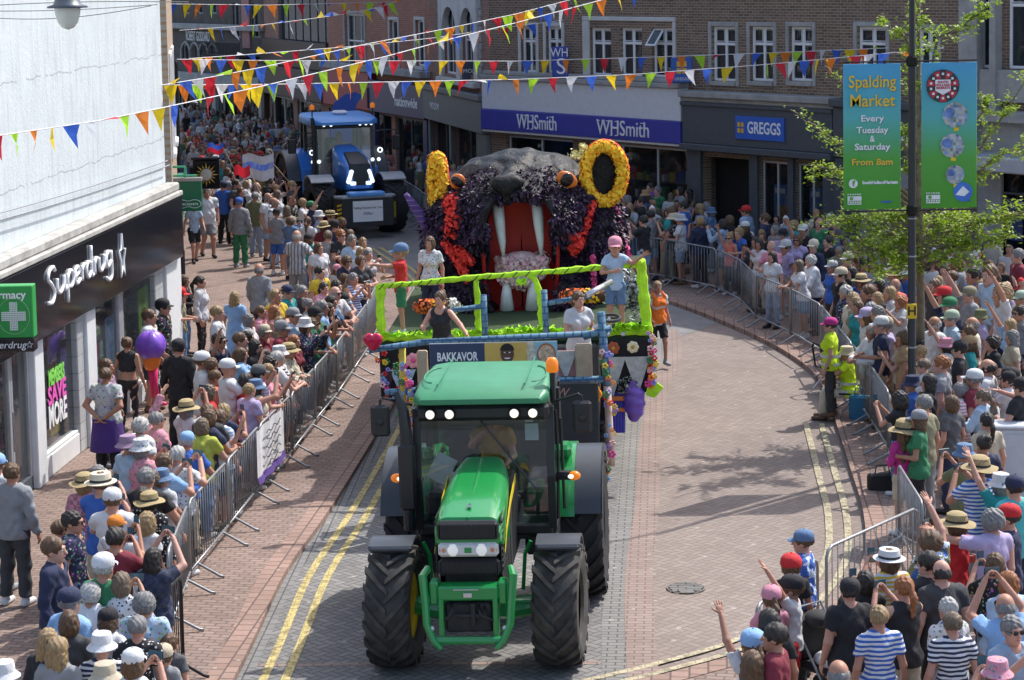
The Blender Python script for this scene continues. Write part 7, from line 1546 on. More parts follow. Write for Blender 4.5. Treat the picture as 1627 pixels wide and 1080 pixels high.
mb.prism([(x0 - .12, z0 + .10), (x0 + .12, z0 + .10), (x0 + .12, z0 - .07), (x0, z0 - .14), (x0 - .12, z0 - .07)][::-1], .034, .037, 1, T90); mb.build('printed_wheel', [mat('wheel red', (.45, .03, .05), .6), m_bwh], b2)
for q, s_ in enumerate(('SOUTH', 'HOLLAND', 'MARKETS')): t = text(s_, .05, mat('wheel red'), b2, (x0, -.042, z0 + .06 - q * .045), extrude=.001, bold=.002)
pm = [fuzzy('stall photo', (.10, .16, .30), [(.45, .5, .5), (.12, .2, .10), (.5, .45, .38), (.15, .3, .55), (.5, .5, .52)], .6), mat('stall photo blue', (.12, .22, .5), .6, var=.6, scale=9), m_byel]
for fx, fz, r in ((.60, .36, .20), (.55, .57, .19), (.60, .77, .15)):
    x = sR[0] + (sR[1] - sR[0]) * fx; z = zt - H_ * fz; disc(b2, x, z, r, pm[0]); disc(b2, x - r * .4, z + r * .2, r * .4, pm[1], -.028); MB().box(x - .02, x + .06, -.026, -.022, z - r - .05, z - r).build('yellow_link', m_byel, b2)
disc(b2, sR[1] - .22, zt - H_ * .89, .15, mat('map blue', (.05, .18, .6), .6)); MB().prism([(sR[1] - .34, zt - H_ * .91), (sR[1] - .22, zt - H_ * .85), (sR[1] - .12, zt - H_ * .89), (sR[1] - .2, zt - H_ * .92)][::-1], .030, .033, 0, T90).build('printed_map', m_bwh, b2)
hz = at(1445, 492, LPY).z - .07; hp = MB().bbox(-.10, .06, -.10, -.07, hz - .13, hz + .11, .01).build('hydrant_plate', mat('hydrant yellow', (.70, .46, .02), .5), lp); text('H', .20, m_post, hp, (-.02, -.104, hz - .01), bold=.004)
# young tree behind the post
TB = at(1461, 430, 36.6); tr = empty('young_tree', (TB.x, 36.6, .07)); tag(tr, 'young tree with sparse fresh green leaves behind the black lamp post', 'tree')
m_bark = mat('pale bark', (.20, .16, .105), .9, var=.35, scale=9, bump=.6); rr = random.Random(12)
mb = MB(); mb.tube([(0, 0, 0), (.02, 0, 2), (.0, .02, 4), (-.02, 0, 6), (.0, 0, 8.6)], [.085, .07, .055, .035, .012], 8); limbs = []
def pt(px, py, dy=0): p = at(px, py, 36.6 + dy); return Vector((p.x - TB.x, dy, p.z - .07))
BR = [([(1461, 330), (1400, 262), (1330, 225), (1256, 174)], 0, 1.0), ([(1461, 330), (1400, 285), (1340, 268), (1288, 268)], .6, .7), ([(1461, 340), (1420, 310), (1365, 305), (1308, 280)], -.4, .3), ([(1461, 250), (1400, 200), (1350, 140), (1310, 104)], .8, .35), ([(1461, 180), (1450, 120), (1448, 40), (1452, -20)], -.15, 1.1), ([(1461, 200), (1490, 60), (1530, 40), (1572, 8)], 0, 1.0), ([(1461, 150), (1440, 60), (1415, 44), (1404, 34)], -.2, .35), ([(1461, 330), (1530, 270), (1590, 190), (1640, 110)], .3, .9), ([(1461, 340), (1530, 300), (1580, 250), (1640, 225)], -.3, 1.2), ([(1461, 330), (1500, 250), (1560, 180), (1565, 150)], .4, .7), ([(1461, 420), (1420, 370), (1370, 350), (1326, 352)], -.3, 2.0), ([(1461, 420), (1430, 400), (1400, 400), (1368, 392)], -.7, 2.0), ([(1461, 430), (1440, 420), (1415, 420), (1395, 432)], -1.0, 1.0), ([(1461, 400), (1500, 370), (1560, 352), (1640, 335)], -.3, 2.2), ([(1461, 410), (1510, 390), (1550, 390), (1610, 372)], -.8, 1.3), ([(1461, 430), (1490, 415), (1530, 410), (1562, 424)], -1.1, .8), ([(1461, 380), (1440, 340), (1410, 345), (1380, 338)], .7, 1.2), ([(1461, 380), (1480, 350), (1510, 345), (1540, 352)], .9, 1.3), ([(1461, 300), (1450, 270), (1440, 240), (1436, 200)], .3, .9), ([(1461, 260), (1475, 220), (1470, 150), (1480, 110)], .4, .8)]
leaf = []
for px, dy, dens in BR:
    P = [pt(*px[0])] + [pt(a, b, dy * (i + 1) / 3) for i, (a, b) in enumerate(px[1:])]; Q = []
    for i in range(len(P) - 1):
        for k in range(6): Q.append(P[i].lerp(P[i + 1], k / 6) + Vector((rr.uniform(-.02, .02),) * 3))
    Q.append(P[-1]); limbs.append((Q, [.030 * (1 - .85 * i / len(Q)) + .004 for i in range(len(Q))])); n = int(360 * dens); Ltot = len(Q) - 1
    tw = []
    for _ in range(max(6, n // 16)):
        t = Ltot * rr.uniform(.2, 1); i = min(int(t), Ltot - 1); a_ = Q[i].lerp(Q[i + 1], t - i); w_ = .16 if dens < 1.5 else .27; b_ = a_ + Vector((rr.gauss(0, w_), rr.gauss(0, w_ * 1.2), rr.gauss(.0, w_ * .6))); tw.append((a_, b_)); limbs.append(([a_, (a_ + b_) / 2 + Vector((0, 0, .02)), b_], [.007, .005, .003]))
        for _ in range(13): c = a_.lerp(b_, rr.uniform(.25, 1.08)); leaf.append(c + Vector((rr.gauss(0, .035),) * 1 + (rr.gauss(0, .035), rr.gauss(0, .03))))
    for _ in range(n // 5):
        t = (rr.random() ** .75) * Ltot; i = min(int(t), Ltot - 1)
        if t < Ltot * .22: continue
        c = Q[i].lerp(Q[i + 1], t - i); sp = .10 if dens < 1.5 else .17; cl = round(t * 3) / 3 - t
        c = c + Vector((rr.gauss(0, sp), rr.gauss(0, sp * 1.3), rr.gauss(-.01, sp * .62))); leaf.append(c)
for Q, rs_ in limbs: mb.tube(Q, rs_, 5)
mb.build('trunk', m_bark, tr, True)
def leafmat(name, a, b):
    s = NT(name); s.set(Roughness=.5); oi = s.n('ShaderNodeNewGeometry'); s.l(s.ramp(oi.outputs['Random Per Island'], [(0, a), (1, b)]), s.b.inputs['Base Color'])
    tb = s.n('ShaderNodeBsdfTranslucent'); tb.inputs[0].default_value = (.32, .50, .03, 1); mx = s.n('ShaderNodeMixShader'); mx.inputs[0].default_value = .42; s.l(s.b.outputs[0], mx.inputs[1]); s.l(tb.outputs[0], mx.inputs[2]); s.l(mx.outputs[0], s.t.nodes['Material Output'].inputs[0]); return s.m
mb = MB()
for c in leaf:
    for _ in range(2):
        a = Vector((rr.gauss(0, 1), rr.gauss(0, 1), rr.gauss(0, .5))).normalized(); b = a.cross(Vector((rr.gauss(0, .4), rr.gauss(0, .4), 1))).normalized(); q = rr.uniform(.024, .046); c2 = c + Vector((rr.uniform(-.045, .045), rr.uniform(-.045, .045), rr.uniform(-.035, .035)))
        mb.add([c2 - a * q, c2 + b * q * .6, c2 + a * q, c2 - b * q * .6], [(0, 1, 2, 3)])
mb.build('crown', leafmat('fresh leaves', (.09, .15, .012), (.46, .56, .06)), tr)
e = empty('tree_stake', (TB.x + .0 - .16, 36.45, .07)); tag(e, 'pale timber tree stake just right of the lamp post', 'stake'); MB().bbox(-.05, .05, -.05, .05, 0, 3.3, .01).build('post', m_wood, e); MB().lathe([(.14, 1.4), (.15, 1.42), (.15, 1.5), (.14, 1.52)], 12, mat=Matrix.Translation((.08, .05, 0))).build('strap', m_post, e)
# bunting
def translucent(m, col, f=.45):
    t = m.node_tree; b = t.nodes['Principled BSDF']; tb = t.nodes.new('ShaderNodeBsdfTranslucent'); mx = t.nodes.new('ShaderNodeMixShader'); mx.inputs[0].default_value = f
    if b.inputs['Base Color'].links: t.links.new(b.inputs['Base Color'].links[0].from_socket, tb.inputs[0])
    else: tb.inputs[0].default_value = (*col, 1)
    t.links.new(b.outputs[0], mx.inputs[1]); t.links.new(tb.outputs[0], mx.inputs[2]); t.links.new(mx.outputs[0], t.nodes['Material Output'].inputs[0]); return m
translucent(m_ban, None, .5)
FC_ = [translucent(mat('flag ' + n, c, .7, bump=.1, var=.06), c) for n, c in (('lime', (.42, .75, .04)), ('orange', (.85, .24, .03)), ('yellow', (.85, .62, .02)), ('blue', (.05, .14, .62)), ('white', (.74, .76, .80)), ('red', (.65, .03, .05)))]
m_cord = mat('white cord', (.7, .7, .72), .8)
def bunting(pts, label, spacing=.46, size=.22, order=(0, 1, 2, 3, 4, 5), seed=0, start=0, flip=.12, wind=.15):
    """pts = (px, py, Y)"""
    P = [at(*p) for p in pts]; rr = random.Random(seed); O = P[0].copy(); e = empty('bunting', O); tag(e, label, 'bunting'); Q = []
    for i in range(len(P) - 1):
        for k in range(12): t = k / 12; Q.append(P[i].lerp(P[i + 1], t) - O)
    Q.append(P[-1] - O); MB().tube(Q, .009, 4).build('cord', m_cord, e); L = [0]
    for a, b in zip(Q[:-1], Q[1:]): L.append(L[-1] + (b - a).length)
    s = .3; k = start; i = 0; D = (Q[-1] - Q[0]).normalized(); D.z = 0; D.normalize()
    while s < L[-1] - .2 and k - start < 98:
        while L[i + 1] < s: i += 1
        c = Q[i].lerp(Q[i + 1], (s - L[i]) / (L[i + 1] - L[i])); w = size / 2; tw = R(rr.gauss(0, 20 if seed == 1 else 30)); w = w * rr.uniform(.85, 1.1); dd = Matrix.Rotation(tw, 3, 'Z') @ D; h = size * 1.35; up = rr.random() < flip
        sl = rr.gauss(wind, .18) * h; blow = Vector((D.x * sl, D.y * sl, -h)) if not up else Vector((D.x * rr.uniform(-.6, .8) * h, D.y * .3, rr.uniform(-.35, .5) * h)); n_ = Vector((-D.y, D.x, 0)) * rr.gauss(0, .06)
        a_, b_ = c - dd * w, c + dd * w; tip = c + blow + n_; m1 = (a_ + tip) / 2 + Vector((-D.y * rr.uniform(-.07, .07), D.x * .03, 0)); m2 = (b_ + tip) / 2 + Vector((D.x * rr.uniform(-.05, .02), D.x * rr.uniform(-.06, .06), rr.uniform(0, .03))); z3 = Vector((0, 0, .0))
        mb = MB(); mb.add([a_, b_, m2, tip, m1], [(0, 1, 2, 4), (4, 2, 3)]); mb.build('flag', FC_[order[k % 6]], e); s += spacing * rr.uniform(.93, 1.08); k += 1
    return e
bunting([(-60, 224, 29.5), (0, 215, 30.3), (155, 192, 32.3), (254, 172, 33.8), (420, 136, 36.2), (615, 89, 39), (719, 61, 40.6), (820, 36, 42), (955, 0, 44), (1040, -25, 45)], 'nearest bunting string rising from the white wall to the photo top', .44, .26, (0, 1, 2, 3, 4, 5), 1, 4, .1, .08)
bunting([(257, 135, 42.6), (337, 122, 44), (420, 106, 45.5), (581, 70, 48.5), (711, 45, 51), (820, 22, 53), (904, 0, 54.5), (960, -20, 55.5)], 'long bunting string climbing from the tan brick corner past the red brick bank', .42, .29, (2, 3, 4, 5, 0, 1), 2, 0, .2, .35)
bunting([(281, 94, 52), (420, 96, 54), (820, 97, 58), (1020, 91, 57.5), (1220, 84, 57), (1412, 76, 53)], 'level bunting string across the upper windows from post to tree', .50, .28, (5, 4, 3, 2, 1, 0), 3, 0, .12, .0)
bunting([(257, 135, 42.6), (420, 134, 46), (820, 126, 52), (1007, 118, 52.5), (1220, 102, 52), (1424, 83, 48)], 'lower level bunting string crossing above the blue shop fascia', .46, .28, (3, 2, 1, 0, 5, 4), 4, 1, .08, .0)
bunting([(300, 93, 53), (400, 86, 55), (556, 74, 58), (690, 60, 60), (790, 45, 61), (895, 32, 62)], 'short fluttering bunting string between the bank and the jewellers', .40, .27, (2, 1, 0, 5, 4, 3), 5, 0, .4, .3)
bunting([(268, 6, 70), (420, 8, 74), (628, 3, 78)], 'farthest bunting string at the very top of the photo', .60, .34, (3, 2, 1, 0, 5, 4), 6, 0, .15, .0)
bunting([(285, 48, 66), (420, 39, 68), (530, 25, 71), (597, 13, 73), (650, -5, 75)], 'curling bunting string above the ornate brown house', .40, .32, (0, 1, 2, 3, 4, 5), 7, 0, .5, .5)
bunting([(1425, 84, 48), (1470, 78, 47), (1500, 76, 46.5)], 'two bunting flags caught in the tree beside the lamp post', .5, .24, (1, 0, 3, 2, 5, 4), 8, 0, 0, 0)
# lamp hung on wires in front of the white wall
lc = at(107, 10, 30.2); hl_ = empty('hanging_lamp', lc); tag(hl_, 'bell-shaped street lamp hung on wires in front of the white wall', 'lamp')
MB().lathe([(0, .16), (.10, .15), (.17, .09), (.19, .03), (.28, -.0), (.27, -.02), (.18, -.015)], 28).build('hood', mat('slate blue lamp hood', (.06, .08, .11), .4), hl_, True)
sgl = NT('frosted lamp bowl'); sgl.set(Base_Color=(.62, .66, .62), Roughness=.25); sgl.b.inputs['Alpha'].default_value = .8
MB().lathe([(.178, -.018), (.170, -.10), (.135, -.22), (.08, -.29), (0, -.32)], 24).build('bowl', sgl.m, hl_, True)
mb = MB()
for (pa, pb, sag) in (((-60, 11), (300, 3), -4), ((-60, 17), (250, 7), 4), ((-60, 25), (240, 9), 12)):
    P = [at(pa[0] + (pb[0] - pa[0]) * k / 14, pa[1] + (pb[1] - pa[1]) * k / 14 + sag * math.sin(math.pi * k / 14), 30.2 + k * .1) - lc for k in range(15)]; mb.tube(P, .006, 4)
mb.build('span_wire', mat('dark wire', (.12, .13, .14), .6), hl_); MB().cyl((0, 0, .15), (0, 0, .4), .02, 6).build('hanger', m_post, hl_)
# cabinet, chairs, bags
c = G(1612, 806); cb = empty('utility_cabinet', (c.x, c.y, .07), R(-8)); tag(cb, 'pale grey roadside cabinet at the right edge among the crowd', 'cabinet'); m_cab = mat('pale cabinet paint', (.52, .55, .60), .5, var=.08)
MB().bbox(-.32, .38, -.2, .2, 0, 1.12, .02).bbox(-.35, .41, -.23, .23, 1.122, 1.18, .02).build('case', m_cab, cb); MB().bbox(-.27, .33, -.215, -.202, .12, 1.05, .01).build('door', m_cab, cb)
def folding_chair(px, py, rz, label, name='folding_chair'):
    c = G(px, py); e = empty(name, (c.x, c.y, .02), rz); tag(e, label, 'chair'); mb = MB()
    mb.bbox(-.22, .22, -.20, .20, .43, .46, .02); mb.build('seat', mat('black canvas', (.02, .02, .022), .8), e)
    mb = MB(); mb.tube([(-.17, .20, .45), (-.17, .26, .82), (-.10, .27, .90), (.10, .27, .90), (.17, .26, .82), (.17, .20, .45)], .02, 8); mb.build('backrest', mat('black canvas'), e)
    for x in (-.2, .2):
        for y0, y1 in ((-.18, .24), (.20, -.22)): MB().tube([(x, y0, .44), (x, y1, .02)], .013, 6).build('leg', m_steel, e)
    return e
fc1 = folding_chair(1341, 684, R(70), 'silver-legged folding chair under the seated steward'); fc2 = folding_chair(1318, 622, R(110), 'folding chair behind the standing steward')
def bag(px, py, w, h, m, label, gz=.07, sh='bag', cat='bag', d=.16):
    c = G(px, py); e = empty(sh, (c.x, c.y, gz), rnd.uniform(-.5, .5)); tag(e, label, cat)
    mb = MB(); mb.loft([rrect(w / 2 * q, 0, h * z, y, .04, .05, 3) for q, z, y in ((.85, .9, -d / 2), (1, 1, -d / 4), (1, 1, d / 4), (.85, .9, d / 2))]); mb.build('bag_body', m, e, 'auto'); mb = MB(); mb.tube([(-w * .25, 0, h - .02), (-w * .2, 0, h + .12), (w * .2, 0, h + .12), (w * .25, 0, h - .02)], .012, 5); mb.build('handle', m, e); return e
bag(1366, 672, .36, .42, mat('blue shopper', (.01, .16, .30), .5), 'teal blue shopping bag beside the seated steward'); bag(1402, 785, .45, .25, mat('black bag', (.02, .02, .022), .7), 'black rucksack lying on the kerb below the pink-sleeved girl'); bag(255, 640, .5, .28, mat('black bag'), 'black holdall on the pavement behind the woman in black')
bag(1400, 645, .3, .2, mat('black bag'), 'small black bag under the right barrier run')
# inflatable toy
c = G(240, 560, 1.35); it = empty('inflatable_toy', (c.x, c.y, 0)); tag(it, 'purple ball-headed inflatable with orange cup and pink legs held by the woman in black', 'inflatable')
zc = c.z; mb = MB()
mb.ball((0, 0, zc + .12), .26, 20, 14)
mb.v = [tuple(Vector((0, 0, zc + .12)) + (Vector(v) - Vector((0, 0, zc + .12))) * (1 + .08 * math.sin(4 * math.atan2(v[1], v[0])) * math.sin(5 * (v[2] - zc)))) for v in mb.v]; mb.build('purple_ball', mat('purple foil', (.22, .09, .55), .3), it, True)
MB().lathe([(.18, zc - .02), (.15, zc - .2), (.10, zc - .3), (0, zc - .31)], 18).build('orange_cup', mat('orange foil', (.80, .20, .02), .4), it, True)
mb = MB(); mb.tube([(.05, 0, zc - .2), (.06, -.02, zc - .55), (.10, -.02, zc - .85)], [.07, .04, .04], 8); mb.ball((.16, -.03, zc - .9), .07, 8, 6, sc=(1.6, .8, .6)); mb.tube([(-.02, 0, zc - .25), (-.0, 0, zc - .8)], [.05, .03], 8); mb.build('pink_leg', mat('hot pink foil', (.75, .03, .16), .4), it, True)
# pushchair bottom right
c = G(1312, 1062, .5); pc = empty('pushchair', (c.x, c.y, .07), R(40)); tag(pc, 'black and red pushchair with a white blanket low at bottom right', 'pushchair')
mb = MB(); mb.bbox(-.22, .22, -.3, .25, .42, .52, .05); mb.bbox(-.22, .22, .15, .25, .5, 1.0, .05); mb.build('seat', mat('black canvas'), pc); MB().ball((0, .1, .95), .26, 14, 8, sc=(.6, .7, .35)).build('hood', mat('black canvas'), pc, True)
MB().ball((0, -.15, .56), .22, 12, 8, sc=(1, 1.2, .4)).build('blanket', mat('white blanket', (.65, .65, .66), .9, bump=.6), pc, True)
mb = MB(); mb.tube([(-.25, .3, 1.05), (-.25, -.3, .2), (.25, -.3, .2), (.25, .3, 1.05), (-.25, .3, 1.05)], .015, 6); mb.build('frame', m_galv, pc)
for x in (-.27, .27):
    for y in (-.3, .3): MB().cyl((x - .02, y, .12), (x + .02, y, .12), .12, 14).build('wheel', m_rub, pc, True)
# flags in the far crowd
def flag(px, py, Y, w, h, cols, label, lean=.4):
    p = at(px, py, Y); e = empty('hand_flag', p); tag(e, label, 'flag'); MB().cyl((w * .9, 0, -.75), (w * .2, 0, .02), .012, 5).build('stick', m_wood, e); n = 8
    for k, (z0, z1, m) in enumerate(cols):
        mb = MB()
        for i in range(n): x0, x1 = w * i / n - w * .8, w * (i + 1) / n - w * .8; f = lambda i_: .05 * math.sin(i_ * .9); mb.add([(x0, f(i), h * z0 + f(i)), (x1, f(i + 1), h * z0 + f(i + 1)), (x1, f(i + 1), h * z1 + f(i + 1)), (x0, f(i), h * z1 + f(i))], [(0, 1, 2, 3)])
        mb.build('cloth', m, e, True)
    return e
flag(350, 236, 68, .5, .3, [(-.5, 0, FC_[5]), (0, .5, FC_[3])], 'blue over red hand flag waved in the far left crowd'); flag(392, 272, 62, .45, .3, [(-.5, .5, FC_[5])], 'plain red flag beside the large white flag on the left'); flag(425, 262, 63.5, .9, .6, [(-.7, .5, mat('white cloth')), (-.2, .1, FC_[3])], 'large white and blue flag by the blue tractor wheel')
# blue feather flag behind the blue tractor
p = at(548, 170, 73); ff = empty('feather_flag', (p.x, 73, 0)); tag(ff, 'blue curved feather flag standing behind the blue tractor roof', 'flag'); z = p.z
mb = MB(); MB().cyl((-.5, 0, .0), (-.5, 0, z), .03, 6).build('pole', m_post, ff); mb.prism([(-.6, z - 1.2), (-.55, z - .4), (-.35, z + .15), (.0, z + .42), (.35, z + .5), (.62, z + .38), (.4, z + .1), (.25, z - .4), (.2, z - 1.2)][::-1], 0, .02, mat=T90); mb.build('sail', mat('feather flag blue', (.05, .12, .50), .6), ff)
